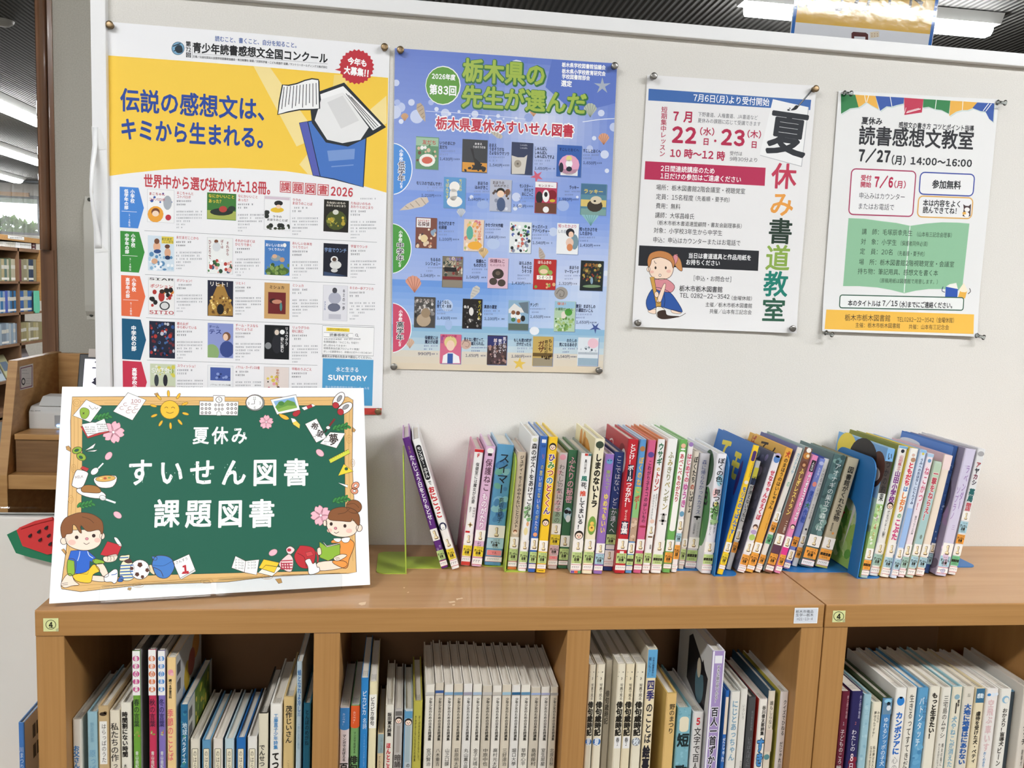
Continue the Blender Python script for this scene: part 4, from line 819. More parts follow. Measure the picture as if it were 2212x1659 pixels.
for x0, y0, x1, y1 in ((305, 104, 312, 145), (330, 105, 318, 145), (462, 114, 473, 175), (748, 132, 740, 190), (912, 141, 908, 195), (1068, 155, 1035, 200), (1084, 157, 1050, 203)): A.line([(x0, y0), (x1, y1)], 4, '#f0f2ee', 2.6)
A.t('夏休み', 350, 263, 126, 44, '#2c2d31', 3, .03); A.t('感想文の書き方 コツとポイント指導', 748, 298, 464, 36, '#2c2d31', 3, .02)
A.t('読書感想文教室', 627, 368, 706, 112, '#25262b', 3, .022)
A.t('7/27', 365, 478, 196, 82, '#25262b', 3, .05); A.t('(月)', 514, 505, 88, 56, '#25262b', 3, .03); A.t('14:00〜16:00', 778, 516, 380, 52, '#25262b', 3, .035)
def rrect(x0, y0, x1, y1, cl, lw=7): A.box((x0+x1)/2, (y0+y1)/2, x1-x0, y1-y0, '#eaeaea', 2, r=26, ol=cl, lw=lw)
rrect(216, 566, 612, 846, '#a8395e'); rrect(645, 586, 978, 720, '#3c4fa0'); rrect(634, 732, 968, 860, '#dcaa5c')
A.t('受付', 314, 614, 64, 34, '#b5274d', 3, .03); A.t('開始', 311, 655, 64, 34, '#b5274d', 3, .03); A.t('7/6', 422, 640, 116, 72, '#b5274d', 3, .05); A.t('(月)', 522, 655, 72, 44, '#b5274d', 3, .025)
A.t('申込みはカウンター', 412, 728, 284, 38, '#3a3b40', 3, 0); A.t('またはお電話で', 375, 792, 224, 38, '#3a3b40', 3, 0)
A.t('参加無料', 810, 656, 176, 50, '#2c2d31', 3, .03); A.t('本は内容をよく', 783, 772, 236, 40, '#2c2d31', 3, .025); A.t('読んできてね！', 778, 815, 228, 40, '#2c2d31', 3, .025)
A.shape([(912, 776), (925, 786), (945, 788), (960, 774), (958, 805), (955, 850), (930, 856), (908, 850), (915, 805)], '#4a3838', 4, False); A.ell(935, 810, 16, 14, '#f2eeea', 5); A.ell(932, 840, 16, 16, '#f2eeea', 5); A.shape([(905, 828), (925, 822), (930, 838), (910, 842)], '#e8b458', 6, False)
A.poly([(205, 862), (300, 866), (400, 880), (500, 892), (585, 910), (680, 896), (780, 888), (880, 890), (950, 896), (905, 1310), (800, 1300), (700, 1300), (620, 1310), (548, 1326), (470, 1306), (380, 1290), (270, 1282), (172, 1282)], '#8fbf9b', 1.5)
A.line([(584, 912), (548, 1322)], 5, '#e6ece8', 2)
for s, x, y, w, hh in (('講　師：毛塚辰幸先生', 444, 950, 312, 36), ('（山本有三記念会理事）', 735, 965, 244, 30), ('対　象：小学生', 392, 1010, 220, 36), ('（保護者同伴必須）', 610, 1020, 196, 30), ('定　員：20名', 378, 1070, 204, 36), ('（先着順・要予約）', 592, 1082, 196, 30), ('場　所：栃木図書館2階視聴覚室・会議室', 566, 1140, 588, 36), ('持ち物：筆記用具、感想文を書く本', 512, 1196, 496, 36), ('（原稿用紙は図書館で用意します。）', 578, 1252, 388, 28)):
    A.t(s, x, y, w, hh, '#2c3a32', 3, .002)
A.shape([(806, 1285), (880, 1300), (874, 1358), (800, 1352)], '#2f55ac', 3, False); A.shape([(806, 1285), (830, 1270), (870, 1262), (880, 1300)], '#eeece4', 3.4, False); A.shape([(892, 1312), (935, 1312), (922, 1358), (876, 1358)], '#e6b04c', 3, False); A.shape([(885, 1305), (915, 1262), (940, 1310), (925, 1320), (900, 1318)], '#f2e6cc', 3.6, False); A.curve([(800, 1320), (782, 1310), (790, 1285)], 4, '#2c3c6c'); A.curve([(940, 1330), (955, 1315), (950, 1295)], 4, '#3c3c3c')
A.box(534, 1384, 762, 78, '#eaecea', 4, r=14, ol='#2f5c48', lw=6)
A.t('本のタイトルは', 300, 1388, 200, 36, '#2c2d31', 6, .025); A.t('7/15', 458, 1388, 94, 38, '#2c2d31', 6, .03); A.t('(水)までにご連絡ください。', 688, 1398, 342, 36, '#2c2d31', 6, .025)
A.poly([(66, 1426), (972, 1456), (962, 1576), (50, 1546)], '#f0bc4e', 1)
A.t('栃木市栃木図書館', 318, 1478, 280, 40, '#3a3328', 3, .008); A.t('TEL0282-22-3542（金曜休館）', 682, 1490, 366, 32, '#3a3328', 3, .0); A.t('主催：栃木市栃木図書館', 378, 1524, 276, 30, '#3a3328', 3, .0); A.t('共催：山本有三記念会', 692, 1534, 248, 30, '#3a3328', 3, .0)
sw4 = f4(2152, 215)[0]; tb4 = f4(1772, 717)[1]
d4, k4 = bend([(0, .0006), (sw4*.35, .0014), (sw4*.75, .0008), (sw4*.9, .0016), (sw4, .0030)], [(tb4, .0060), (tb4*.95, .0040), (tb4*.88, .0020), (tb4*.8, .0006), (tb4*.5, .0010), (0, .0005)])
poster('poster', 'white reading class notice with coloured open books along its top, rightmost on the panel', 'posters on the panel', A, fr4, d4, k4)

# ---------------------------------------------------------------- push pins
M_PIN1 = mat('bronze_pin', '#8a7558', .38, .85); M_PIN2 = mat('grey_metal_pin', '#8d8a86', .32, .9); M_PIN3 = clear_mat('clear_pin_plastic', '#e6eaea', .05, 1.6)
def pin_mesh(m, nm):
    mtx = Matrix.Rotation(PI/2, 4, 'X')
    mb = MB().lathe([(.0045, 0), (.0048, .0008), (.0042, .002), (.0042, .0055), (.0056, .0075), (.0058, .009), (.005, .0098), (.0025, .0101)], 20, mtx=mtx)
    return mb.data(nm, m, smooth=True)
PM = {1: pin_mesh(M_PIN1, 'bronze_pin'), 2: pin_mesh(M_PIN2, 'grey_pin')}
for (px, py, k), lb in (((241, 57, 1), 'bronze pin in the top left corner of the yellow contest poster'), ((831, 105, 1), 'bronze pin in the top right corner of the yellow contest poster'), ((817, 887, 1), 'bronze pin on the red bottom edge of the yellow contest poster'),
        ((865, 111, 1), 'bronze pin in the top left corner of the blue poster'), ((1324, 146, 2), 'grey pin in the top right corner of the blue poster'), ((851, 791, 2), 'silver pin in the bottom left corner of the blue poster'), ((1291, 799, 2), 'silver pin in the bottom right corner of the blue poster'),
        ((1408, 168, 2), 'grey pin in the top left corner of the calligraphy notice'), ((1755, 195, 1), 'brown pin at the brush tip, top right of the calligraphy notice'), ((1374, 697, 2), 'dark grey pin in the bottom left corner of the calligraphy notice'), ((1706, 709, 2), 'silver pin in the bottom right corner of the calligraphy notice')):
    o = link('push_pin', PM[k]); o.location = on_y(px, py, YP) + Vector((0, -.0012 if py < 100 or px < 900 else -.004, 0)); tag(o, lb, 'pin', 'push pins')
def clear_pin(px, py, lb):
    r = empty('clear_push_pin', on_y(px, py, YP) + Vector((0, -.003 if py < 400 else -.0075, 0)), (PI/2+.2, 0, .5)); tag(r, lb, 'pin', 'push pins')
    MB().lathe([(.0045, 0), (.005, .001), (.003, .0035), (.0026, .009), (.0032, .011), (.0048, .0125), (.0048, .0145), (.003, .0152)], 16).build('pin_head', M_PIN3, r, smooth=True)
    MB().lathe([(.0006, -.008), (.0006, .006)], 8).build('pin_needle', M_STEEL, r)
for a_ in ((1822, 202, 'clear push pin in the top left corner of the reading class notice'), (2152, 222, 'clear push pin in the top right corner of the reading class notice'), (1779, 718, 'clear push pin in the bottom left corner of the reading class notice'), (2103, 724, 'clear push pin in the bottom right corner of the reading class notice')): clear_pin(*a_)
# ---------------------------------------------------------------- the blackboard sign in its clear stand
BL, BR = on_z(107.5, 1304, .006), on_z(799, 1263, .006)
SE = (BR-BL).normalized(); SB = Vector((-SE.y, SE.x, 0)); TI = math.radians(21.5)
SU = Vector((0, 0, 1))*math.cos(TI) + SB*math.sin(TI); SN = SE.cross(SU)
if SN.y > 0: SN = -SN
def fs(x, y):
    q = on_pl(x, y, BL, SN) - BL; return (q.dot(SE), q.dot(SU))
A = Art(fs, eps=.00006).fr(100, 820, 3.317)
A.poly([(118, 55), (2272, 65), (2318, 1470), (25, 1605)], '#f3f3f3', 0)
WD, WL, OL = '#e3b877', '#b98a4c', '#4a3424'
# wooden border, then the green board
A.shape([(190, 128), (600, 125), (1060, 128), (1500, 130), (2160, 128), (2196, 150), (2190, 600), (2205, 900), (2220, 1380), (2160, 1390), (1700, 1400), (1300, 1450), (700, 1470), (250, 1520), (115, 1500), (110, 1480), (150, 1200), (160, 900), (180, 500), (178, 300)], WD, 1, False, OL, 4)
for pts in ([(200, 150), (205, 400), (195, 700), (180, 1000), (165, 1250)], [(230, 240), (232, 500), (222, 800), (212, 1000)], [(250, 160), (500, 152), (900, 160), (1300, 150), (1700, 158), (2150, 150)], [(420, 172), (800, 176), (1300, 170), (1900, 178)], [(2172, 200), (2165, 600), (2180, 900), (2195, 1300)], [(2145, 250), (2140, 700), (2160, 1100)], [(200, 1480), (600, 1455), (1000, 1435), (1500, 1415), (2150, 1385)], [(300, 1500), (700, 1455), (1100, 1425), (1800, 1400)]):
    A.curve(pts, 2.5, WL, 1.6)
for x, y, rx, ry in ((222, 170, 28, 26), (960, 172, 40, 14), (2168, 430, 18, 30), (2192, 600, 16, 28), (1150, 1445, 46, 16), (660, 1475, 40, 15), (1580, 1415, 42, 16), (200, 640, 16, 30), (180, 860, 18, 28)):
    A.ell(x, y, rx, ry, None, 1.7, ol=WL, lw=2.5); A.ell(x, y, rx*.5, ry*.5, None, 1.7, ol=WL, lw=2.2)
for pts in ([(145, 482), (165, 478), (182, 500), (178, 520), (150, 505)], [(112, 1220), (130, 1212), (150, 1240), (145, 1260)], [(775, 105), (800, 98), (815, 128), (790, 125)], [(590, 1490), (615, 1490), (605, 1512), (585, 1505)], [(1640, 1430), (1680, 1425), (1690, 1455), (1665, 1462)], [(2190, 340), (2215, 365), (2205, 380), (2188, 375)]): A.shape(pts, '#c99a5c', 1.3, False, OL, 3)
A.shape([(262, 190), (1100, 190), (2132, 190), (2135, 600), (2140, 900), (2130, 1330), (2000, 1370), (1300, 1386), (800, 1400), (420, 1420), (240, 1440), (255, 1000), (262, 600)], '#20604c', 2, False, '#173e30', 4)
def chalk(s, x, y, w, h, dots=True):
    n = len(s); cw = w/n
    for i, ch in enumerate(s):
        cx = x - w/2 + cw*(i+.5)
        A.t(ch, cx, y, h*.93, h, '#f6f6f4', 3, .024)
        if dots:
            rg = random.Random(ord(ch)+i)
            for _ in range(7): A.ell(cx+rg.uniform(-.36, .36)*h, y+rg.uniform(-.38, .38)*h, 3.2, 5, '#3f7462' if rg.random() < .5 else '#9ab8ac', 4, n=6)
chalk('夏休み', 1246, 404, 410, 118); chalk('すいせん図書', 1232, 668, 1340, 184); chalk('課題図書', 1205, 962, 905, 190)
# ---- pictures round the border
def ol(pts, fill, L=4, lw=4, sm=True, c=OL): A.shape(pts, fill, L, sm, c, lw)
ol([(290, 148), (402, 200), (320, 310), (195, 262)], '#f6f6f4', 4, 4, False); A.shape([(245, 225), (270, 205), (308, 220), (310, 255), (285, 285), (255, 275)], '#8fb23c', 5, True, OL, 3); A.t('×', 278, 245, 30, 30, OL, 6, .02); A.curve([(310, 190), (330, 215), (348, 210)], 3, OL, 5); A.curve([(350, 200), (362, 215), (375, 205)], 3, OL, 5)
for (x, y, s) in ((405, 258, 1), (285, 885, 1), (2110, 332, 1), (2110, 850, 1)):
    for i in range(4):
        A.ell(x-45*s+i*26*s, y+15-i*6, 22*s, 10, '#3c8a44', 3+.1*i, -.9, ol='#1f5230', lw=2.5); A.ell(x-25*s+i*26*s, y+28-i*6, 20*s, 9, '#3c8a44', 3.05+.1*i, .5, ol='#1f5230', lw=2.5)
    A.curve([(x-60*s, y+36), (x, y+18), (x+55*s, y+4)], 3, '#1f5230', 3.9)
ol([(250, 340), (300, 425), (455, 380), (440, 345)], '#c03a3a', 4, 4, False); ol([(258, 325), (330, 310), (355, 312), (420, 284), (452, 372), (380, 385), (300, 412)], '#f6f6f4', 4.6, 3, False)
for i in range(4): A.micro(280+i*4, 345+i*15, 70, 11, '#6a5a50', 5.4); A.micro(365+i*4, 325+i*15, 65, 11, '#6a5a50', 5.4)
def sakura(x, y, r, rot=0):
    for i in range(5):
        a_ = rot+2*PI*i/5; u, v = math.cos(a_), math.sin(a_)
        A.shape([(x, y), (x+r*(.6*u-.42*v), y+r*(.6*v+.42*u)), (x+r*(1.0*u-.2*v), y+r*(1.0*v+.2*u)), (x+r*.86*u, y+r*.86*v), (x+r*(1.0*u+.2*v), y+r*(1.0*v-.2*u)), (x+r*(.6*u+.42*v), y+r*(.6*v-.42*u))], '#f3bcc8', 3.2, True, '#b06a78', 2.5)
    A.ell(x, y, r*.13, r*.13, '#fbeef0', 4, ol='#c07a88', lw=2)
sakura(484, 380, 78, -1.2); sakura(1576, 308, 50, -1.5); sakura(1966, 975, 72, -1.9)
for x, y, ro in ((450, 550, -.9), (514, 972, .6), (1960, 528, .7), (1625, 1240, -.5)): A.ell(x, y, 32, 21, '#f3bcc8', 3.2, ro, ol='#b06a78', lw=2.5)
ol([(588, 98), (718, 150), (620, 296), (482, 232)], '#f6f6f4', 4, 4, False); A.t('100', 645, 158, 70, 32, '#a03a3a', 5, .0); A.line([(608, 178), (662, 184)], 3, '#a03a3a', 5)
for x, y in ((572, 182), (545, 208), (603, 210), (650, 205), (590, 234), (632, 232)): A.ell(x, y, 15, 11, None, 5, ol='#a05a54', lw=3, a0=.6, a1=5.2)
for i in range(10):
    a_ = 2*PI*i/10+.25; u, v = math.cos(a_), math.sin(a_); A.ell(885+118*u, 220+115*v, 24, 9, '#f2bc34', 4, a_, ol='#8a6420', lw=3)
A.ell(887, 220, 68, 66, '#f5c33c', 4, ol='#8a6420', lw=4); A.curve([(850, 208), (862, 200), (874, 208)], 4, '#6a4a1c', 5); A.curve([(898, 208), (910, 200), (924, 210)], 4, '#6a4a1c', 5); A.curve([(862, 236), (888, 246), (914, 236)], 4, '#6a4a1c', 5)
def I(X): return X + 1128          # same drawing, right half of the sign
ol([(1100, 158), (1198, 160), (1198, 118), (1280, 120), (1280, 160), (1378, 162), (1372, 262), (1098, 258)], '#f4f4f2', 4, 4, False)
for xx in (1118, 1146, 1172, 1302, 1330, 1358):
    for yy in (182, 212, 242): A.ell(xx, yy, 7, 8, '#f4f4f2', 5, ol=OL, lw=4.5, n=10)
for xx in (1214, 1238, 1262):
    for yy in (186, 216): A.ell(xx, yy, 6, 8, '#f4f4f2', 5, ol=OL, lw=4, n=10)
A.ell(1238, 148, 22, 20, '#f4f4f2', 5, ol=OL, lw=4); A.line([(1238, 136), (1238, 150), (1246, 156)], 3, OL, 6); A.shape([(1222, 262), (1222, 240), (1238, 230), (1252, 240), (1252, 262)], '#f4f4f2', 5, False, OL, 3)
A.ell(1496, 170, 68, 58, '#8f9492', 4, ol=OL, lw=3); A.ell(1492, 168, 60, 52, '#f4f4f2', 4.5, ol=OL, lw=3)
for s, x, y in (('12', 1492, 138), ('3', 1532, 172), ('6', 1494, 206), ('9', 1450, 175)): A.t(s, x, y, 20 if len(s) > 1 else 12, 24, OL, 5.5, .0)
A.line([(1492, 152), (1492, 178), (1468, 180)], 3.5, OL, 5.6)
ol([(I(478), 148), (I(660), 112), (I(690), 222), (I(525), 255)], '#f2f2f0', 4, 4, False); A.poly([(I(500), 160), (I(648), 130), (I(670), 205), (I(535), 235)], '#8cb4dc', 5); A.shape([(I(512), 200), (I(540), 165), (I(570), 175), (I(600), 150), (I(650), 165), (I(668), 205), (I(535), 235)], '#6a9a44', 5.3, False); A.shape([(I(530), 215), (I(600), 190), (I(665), 190), (I(668), 206), (I(536), 236)], '#8cb454', 5.5, False); A.ell(I(555), 175, 22, 16, '#4c8440', 5.6)
ol([(I(540), 248), (I(590), 262), (I(612), 285), (I(585), 292), (I(550), 272)], '#f0b93c', 4.6, 3); ol([(I(625), 280), (I(650), 285), (I(690), 325), (I(685), 355), (I(640), 325)], '#f0d25c', 4.8, 3, False); A.poly([(I(625), 280), (I(650), 285), (I(665), 300), (I(635), 312)], '#f4f4f2', 5.6)
ol([(I(640), 240), (I(680), 222), (I(692), 240), (I(665), 268), (I(640), 262)], '#b8323a', 4.6, 3); ol([(I(700), 205), (I(780), 178), (I(800), 192), (I(720), 225)], '#f4f4f2', 4.8, 3, False); A.poly([(I(735), 195), (I(770), 182), (I(780), 200), (I(745), 214)], '#b8323a', 5.6)
for x, y, rot in ((I(965), 150, -1.0), (I(1010), 210, -.6)):
    A.ell(x, y, 62, 34, '#f4f4f2', 4.2+y*.001, rot, ol=OL, lw=4); A.ell(x+6, y-10, 26, 13, '#9a9a9c', 5+y*.001, rot, ol=OL, lw=3); A.ell(x-38*math.cos(rot), y-46*math.sin(rot), 22, 24, '#b8323a', 5+y*.001, rot, ol=OL, lw=3)
ol([(I(725), 322), (I(808), 283), (I(880), 420), (I(805), 455)], '#f4f4f2', 4, 4, False); A.t('希', I(795), 338, 52, 46, '#3c2c28', 5, .02, -.4); A.t('望', I(832), 390, 50, 46, '#3c2c28', 5, .02, -.4); A.micro(I(785), 412, 30, 10, '#7a6a64', 5, n=2)
ol([(I(905), 380), (I(1012), 388), (I(950), 495), (I(832), 462)], '#f4f4f2', 4.5, 4, False); A.t('夢', I(930), 432, 62, 76, '#3c2c28', 6, .02, .1); A.micro(I(862), 448, 30, 10, '#7a6a64', 6, n=2)
A.line([(I(938), 285), (I(900), 335)], 15, '#7a2c2c', 5); A.ell(I(890), 348, 15, 12, '#f4f4f2', 5.5, ol=OL, lw=3); A.line([(I(882), 358), (I(868), 382)], 12, '#3c2c28', 5.8)
A.ell(225, 510, 36, 24, '#8fb23c', 4, -.3, ol=OL, lw=4); A.ell(222, 510, 16, 9, '#20604c', 5, -.3, ol=OL, lw=3); A.ell(255, 556, 36, 26, '#8fb23c', 4, .5, ol=OL, lw=4); A.ell(252, 560, 14, 10, '#20604c', 5, .5, ol=OL, lw=3); ol([(280, 512), (358, 458), (340, 495)], '#f2f2f0', 4.4, 3, False); ol([(285, 518), (372, 505), (350, 520)], '#f2f2f0', 4.4, 3, False)
A.ell(350, 660, 32, 21, '#f2f2f0', 4, -.7, ol=OL, lw=3); A.line([(370, 645), (412, 602)], 11, '#f2f2f0', 4.3)
ol([(215, 660), (248, 650), (300, 668), (298, 700), (258, 780), (195, 768), (190, 740)], '#f4f4f2', 4, 4); ol([(248, 640), (265, 622), (310, 640), (295, 662)], '#c03a3a', 4.6, 3, False); A.t('MILK', 240, 700, 58, 22, '#7a4a44', 5, .0, .1)
ol([(350, 705), (502, 692), (480, 770), (380, 772)], '#f2f2f0', 4, 4); A.ell(428, 712, 72, 22, '#e0b060', 4.6, -.08, ol=OL, lw=3); A.ell(425, 710, 12, 8, '#c05a3c', 5.4); A.ell(395, 712, 10, 6, '#f0d890', 5.4); A.ell(455, 706, 11, 6, '#8a9c4c', 5.4)
A.ell(325, 815, 108, 34, '#f2f2f0', 4, .2, ol=OL, lw=4); A.shape([(255, 780), (290, 758), (360, 765), (395, 795), (380, 815), (300, 812), (262, 806)], '#a8743c', 4.6, True, OL, 4); A.line([(400, 850), (500, 885)], 14, '#f2f2f0', 4.7); A.ell(408, 850, 24, 18, '#f2f2f0', 4.7, .3, ol=OL, lw=3)
ol([(I(895), 575), (I(1035), 502), (I(1047), 530), (I(908), 602)], '#d4d848', 4, 3, False)
for i in range(9): A.line([(I(900)+i*15, 572-i*8), (I(904)+i*15, 580-i*8)], 2.5, OL, 5)
ol([(I(1002), 608), (I(1070), 660), (I(962), 692)], '#f0d83c', 4.2, 4, False); A.ell(I(1020), 642, 11, 10, '#20604c', 5, ol=OL, lw=3)
A.ell(I(1085), 762, 30, 24, '#f0a080', 4, -.7, ol=OL, lw=4); A.ell(I(1086), 762, 13, 9, '#f4f4f2', 5, -.7, ol=OL, lw=3); A.ell(I(1078), 800, 26, 22, '#f0a080', 4, .3, ol=OL, lw=4); A.ell(I(1078), 800, 11, 9, '#f4f4f2', 5, ol=OL, lw=3); ol([(I(962), 742), (I(1032), 758), (I(1028), 778)], '#f2f2f0', 4.2, 3, False)
# along the bottom
ol([(535, 1265), (570, 1260), (600, 1258), (590, 1292), (560, 1300), (528, 1295)], '#f4ecc4', 4, 4); ol([(545, 1310), (595, 1300), (628, 1330), (635, 1410), (600, 1440), (545, 1435), (528, 1390)], '#f4ecc4', 4, 4)
for i in range(5): A.line([(532, 1335+i*22), (625, 1330+i*22)], 10, '#4a74b4', 5)
A.line([(530, 1278), (592, 1275)], 9, '#4a74b4', 5); A.shape([(560, 1300), (600, 1285), (620, 1310), (585, 1318)], '#5a3a34', 5.4)
ol([(515, 1445), (535, 1408), (556, 1420), (548, 1448)], '#3c6ab0', 4.2, 3)
A.ell(674, 1362, 70, 70, '#f6f6f4', 4.5, ol=OL, lw=4)
for u, v, r in ((0, -34, 20), (-58, -8, 14), (52, 4, 16), (-20, 34, 17), (18, 52, 14)): A.shape([(674+u+r*math.cos(a_*2*PI/5+.3), 1362+v+r*math.sin(a_*2*PI/5+.3)) for a_ in range(5)], '#5a3428', 5.4, False)
ol([(730, 1345), (758, 1330), (780, 1395), (752, 1385)], '#e8d8b0', 4.3, 3); ol([(770, 1290), (800, 1262), (870, 1268), (910, 1300), (918, 1355), (870, 1420), (800, 1412), (762, 1340)], '#4a80c8', 4.6, 4); A.curve([(770, 1345), (820, 1370), (840, 1412)], 4, OL, 5.4); A.curve([(765, 1330), (840, 1335), (905, 1300)], 3, '#2c4c84', 5.4); ol([(760, 1268), (795, 1275), (790, 1295), (768, 1290)], '#4a80c8', 5, 3)
ol([(908, 1305), (1025, 1252), (1068, 1360), (960, 1425)], '#f6f6f4', 5, 4, False); ol([(960, 1425), (1068, 1360), (1072, 1375), (970, 1432)], '#e0e0dc', 4.8, 3, False); A.t('さんすう', 972, 1298, 92, 22, '#4a3c38', 6, .0, .35); A.t('1', 998, 1358, 46, 62, '#c0303a', 6, .06, .12); A.box(1000, 1388, 54, 8, '#c0303a', 6)
ol([(I(228), 1265), (I(300), 1300), (I(398), 1290), (I(380), 1400), (I(300), 1385), (I(200), 1350)], '#f4f4f2', 4, 4, False); A.line([(I(300), 1300), (I(292), 1385)], 3, OL, 5)
for i, s in enumerate(('2×5=10', '3×6=18', '4×7=28', '5×9=45')): A.t(s, I(255), 1292+i*20, 62, 15, '#6a6460', 5, .0, -.1)
for i, s in enumerate(('6×9=54', '7×2=14', '8×3=24')): A.t(s, I(345), 1310+i*20, 60, 15, '#6a6460', 5, .0)
ol([(I(390), 1385), (I(445), 1330), (I(548), 1345), (I(550), 1358), (I(490), 1410)], '#f4f0e4', 4.4, 4, False); ol([(I(395), 1350), (I(430), 1288), (I(540), 1312), (I(505), 1385)], '#f5cb38', 4.8, 4, False)
ol([(I(590), 1215), (I(620), 1195), (I(652), 1220), (I(625), 1252), (I(600), 1245)], '#f0d8d8', 4, 4); ol([(I(600), 1255), (I(625), 1260), (I(642), 1300), (I(628), 1375), (I(575), 1365), (I(538), 1320)], '#f0d8d8', 4, 4)
for i in range(4): A.line([(I(555+i*18), 1310+i*3), (I(560+i*18), 1362)], 8, '#c0384c', 5); A.line([(I(552), 1300+i*18), (I(636), 1296+i*20)], 8, '#c0384c', 5)
A.ell(I(612), 1222, 15, 12, '#c0384c', 5)
ol([(I(680), 1205), (I(700), 1190), (I(780), 1205), (I(800), 1260), (I(770), 1345), (I(690), 1345), (I(648), 1270)], '#c03038', 4.2, 4); A.curve([(I(672), 1245), (I(720), 1275), (I(735), 1345)], 4, '#6a1c20', 5); A.curve([(I(780), 1215), (I(815), 1260), (I(815), 1310)], 11, '#b82c34', 4.1); ol([(I(728), 1240), (I(770), 1230), (I(785), 1258), (I(740), 1270)], '#d0484c', 5, 3, False)
# ---- the boy
SK = '#f7e2cf'
ol([(118, 1445), (150, 1400), (185, 1395), (205, 1440), (240, 1470), (190, 1478), (140, 1492), (112, 1475)], SK, 4.1, 4)
for y in (1462, 1474): A.line([(118, y), (160, y-6)], 3, OL, 5)
ol([(160, 1290), (215, 1300), (205, 1395), (158, 1395)], '#8fb83c', 4.3, 4); ol([(180, 1228), (250, 1222), (300, 1225), (358, 1275), (340, 1310), (318, 1300), (315, 1350), (300, 1395), (210, 1390), (205, 1300), (162, 1290)], '#2f66c8', 4.5, 4, False); A.curve([(245, 1232), (240, 1265), (228, 1300)], 5, '#d8e4f6', 5.4); A.curve([(300, 1232), (312, 1262), (340, 1280)], 5, '#d8e4f6', 5.4)
ol([(335, 1300), (355, 1285), (412, 1300), (415, 1318), (360, 1322)], '#8fb83c', 4.8, 4); ol([(412, 1275), (440, 1265), (500, 1252), (515, 1270), (495, 1300), (450, 1310), (418, 1302)], SK, 5.6, 4)
for x in (440, 462, 485): A.curve([(x, 1268), (x+6, 1284), (x+2, 1300)], 3, OL, 6.4)
ol([(390, 1255), (442, 1160), (545, 1190), (515, 1262), (440, 1268)], '#c8303a', 5.2, 4, False); ol([(490, 1132), (515, 1140), (545, 1190), (525, 1192), (500, 1160)], '#f4f4f2', 5.6, 3)
ol([(320, 1405), (330, 1440), (425, 1448), (440, 1415)], SK, 4.2, 4); ol([(360, 1330), (410, 1320), (450, 1400), (415, 1415), (385, 1372)], SK, 4.6, 4)
ol([(200, 1400), (290, 1378), (345, 1325), (388, 1370), (340, 1398), (320, 1455), (240, 1450), (205, 1430)], '#f5cb38', 5, 4)
ol([(420, 1412), (455, 1385), (490, 1360), (515, 1370), (512, 1440), (490, 1462), (470, 1450), (425, 1448)], '#f2f2f2', 5, 4); A.curve([(470, 1400), (500, 1395), (510, 1385)], 6, '#5a7ab8', 6)
A.ell(130, 1158, 24, 25, SK, 4.6, ol=OL, lw=4); A.ell(405, 1122, 18, 24, SK, 4.6, ol=OL, lw=4)
ol([(140, 1090), (200, 1080), (390, 1080), (400, 1130), (385, 1185), (330, 1218), (255, 1225), (180, 1200), (145, 1160)], SK, 5, 4)
ol([(118, 1130), (108, 1060), (135, 1000), (190, 970), (250, 955), (330, 965), (395, 1005), (412, 1050), (410, 1100), (398, 1108), (378, 1078), (300, 1090), (250, 1045), (258, 1100), (240, 1092), (215, 1050), (195, 1045), (190, 1100), (150, 1110), (140, 1130)], '#8a5630', 5.6, 4)
A.curve([(260, 985), (310, 1000), (345, 1030)], 3.5, '#5c3820', 6.4); A.ell(222, 1132, 13, 13, '#3a2620', 6); A.ell(344, 1120, 13, 13, '#3a2620', 6); A.ell(295, 1142, 11, 9, '#e0909c', 6, ol='#8a4a4c', lw=3); A.curve([(272, 1172), (292, 1182), (314, 1170)], 4, OL, 6); A.ell(188, 1168, 28, 20, '#f3c4b4', 5.4); A.ell(370, 1152, 22, 17, '#f3c4b4', 5.4)
# ---- the girl
ol([(I(820), 1310), (I(1000), 1300), (I(1010), 1345), (I(830), 1370)], SK, 4.2, 4); ol([(I(725), 1300), (I(760), 1285), (I(780), 1320), (I(800), 1310), (I(812), 1345), (I(825), 1345), (I(828), 1375), (I(785), 1395), (I(752), 1392), (I(745), 1340)], '#f4f4f2', 5, 4)
ol([(I(925), 1150), (I(1010), 1135), (I(1068), 1160), (I(1075), 1200), (I(1040), 1290), (I(1030), 1340), (I(1000), 1352), (I(920), 1310), (I(960), 1270), (I(975), 1180), (I(915), 1172)], '#ee9a48', 4.6, 4); ol([(I(930), 1140), (I(985), 1140), (I(970), 1165), (I(942), 1160)], '#f6f6f4', 5.2, 3); ol([(I(985), 1140), (I(1045), 1132), (I(1035), 1165), (I(1000), 1168)], '#f6f6f4', 5.2, 3)
ol([(I(828), 1165), (I(875), 1195), (I(975), 1178), (I(975), 1262), (I(890), 1300), (I(830), 1275)], '#8fb83c', 5.4, 4, False); ol([(I(848), 1158), (I(880), 1190), (I(975), 1172), (I(968), 1182), (I(880), 1202)], '#f4f4f2', 5.8, 3, False)
ol([(I(812), 1215), (I(835), 1205), (I(842), 1250), (I(818), 1256)], SK, 6, 4); ol([(I(932), 1275), (I(985), 1252), (I(1025), 1262), (I(975), 1295), (I(940), 1298)], SK, 6, 4); A.line([(I(940), 1280), (I(970), 1275)], 3, OL, 7); A.line([(I(945), 1290), (I(975), 1284)], 3, OL, 7)
A.ell(I(1112), 1065, 22, 25, SK, 4.8, ol=OL, lw=4); A.ell(I(868), 1030, 14, 22, SK, 4.8, ol=OL, lw=4)
ol([(I(880), 1000), (I(960), 990), (I(1090), 1020), (I(1105), 1060), (I(1075), 1110), (I(1010), 1130), (I(930), 1118), (I(888), 1075)], SK, 5, 4)
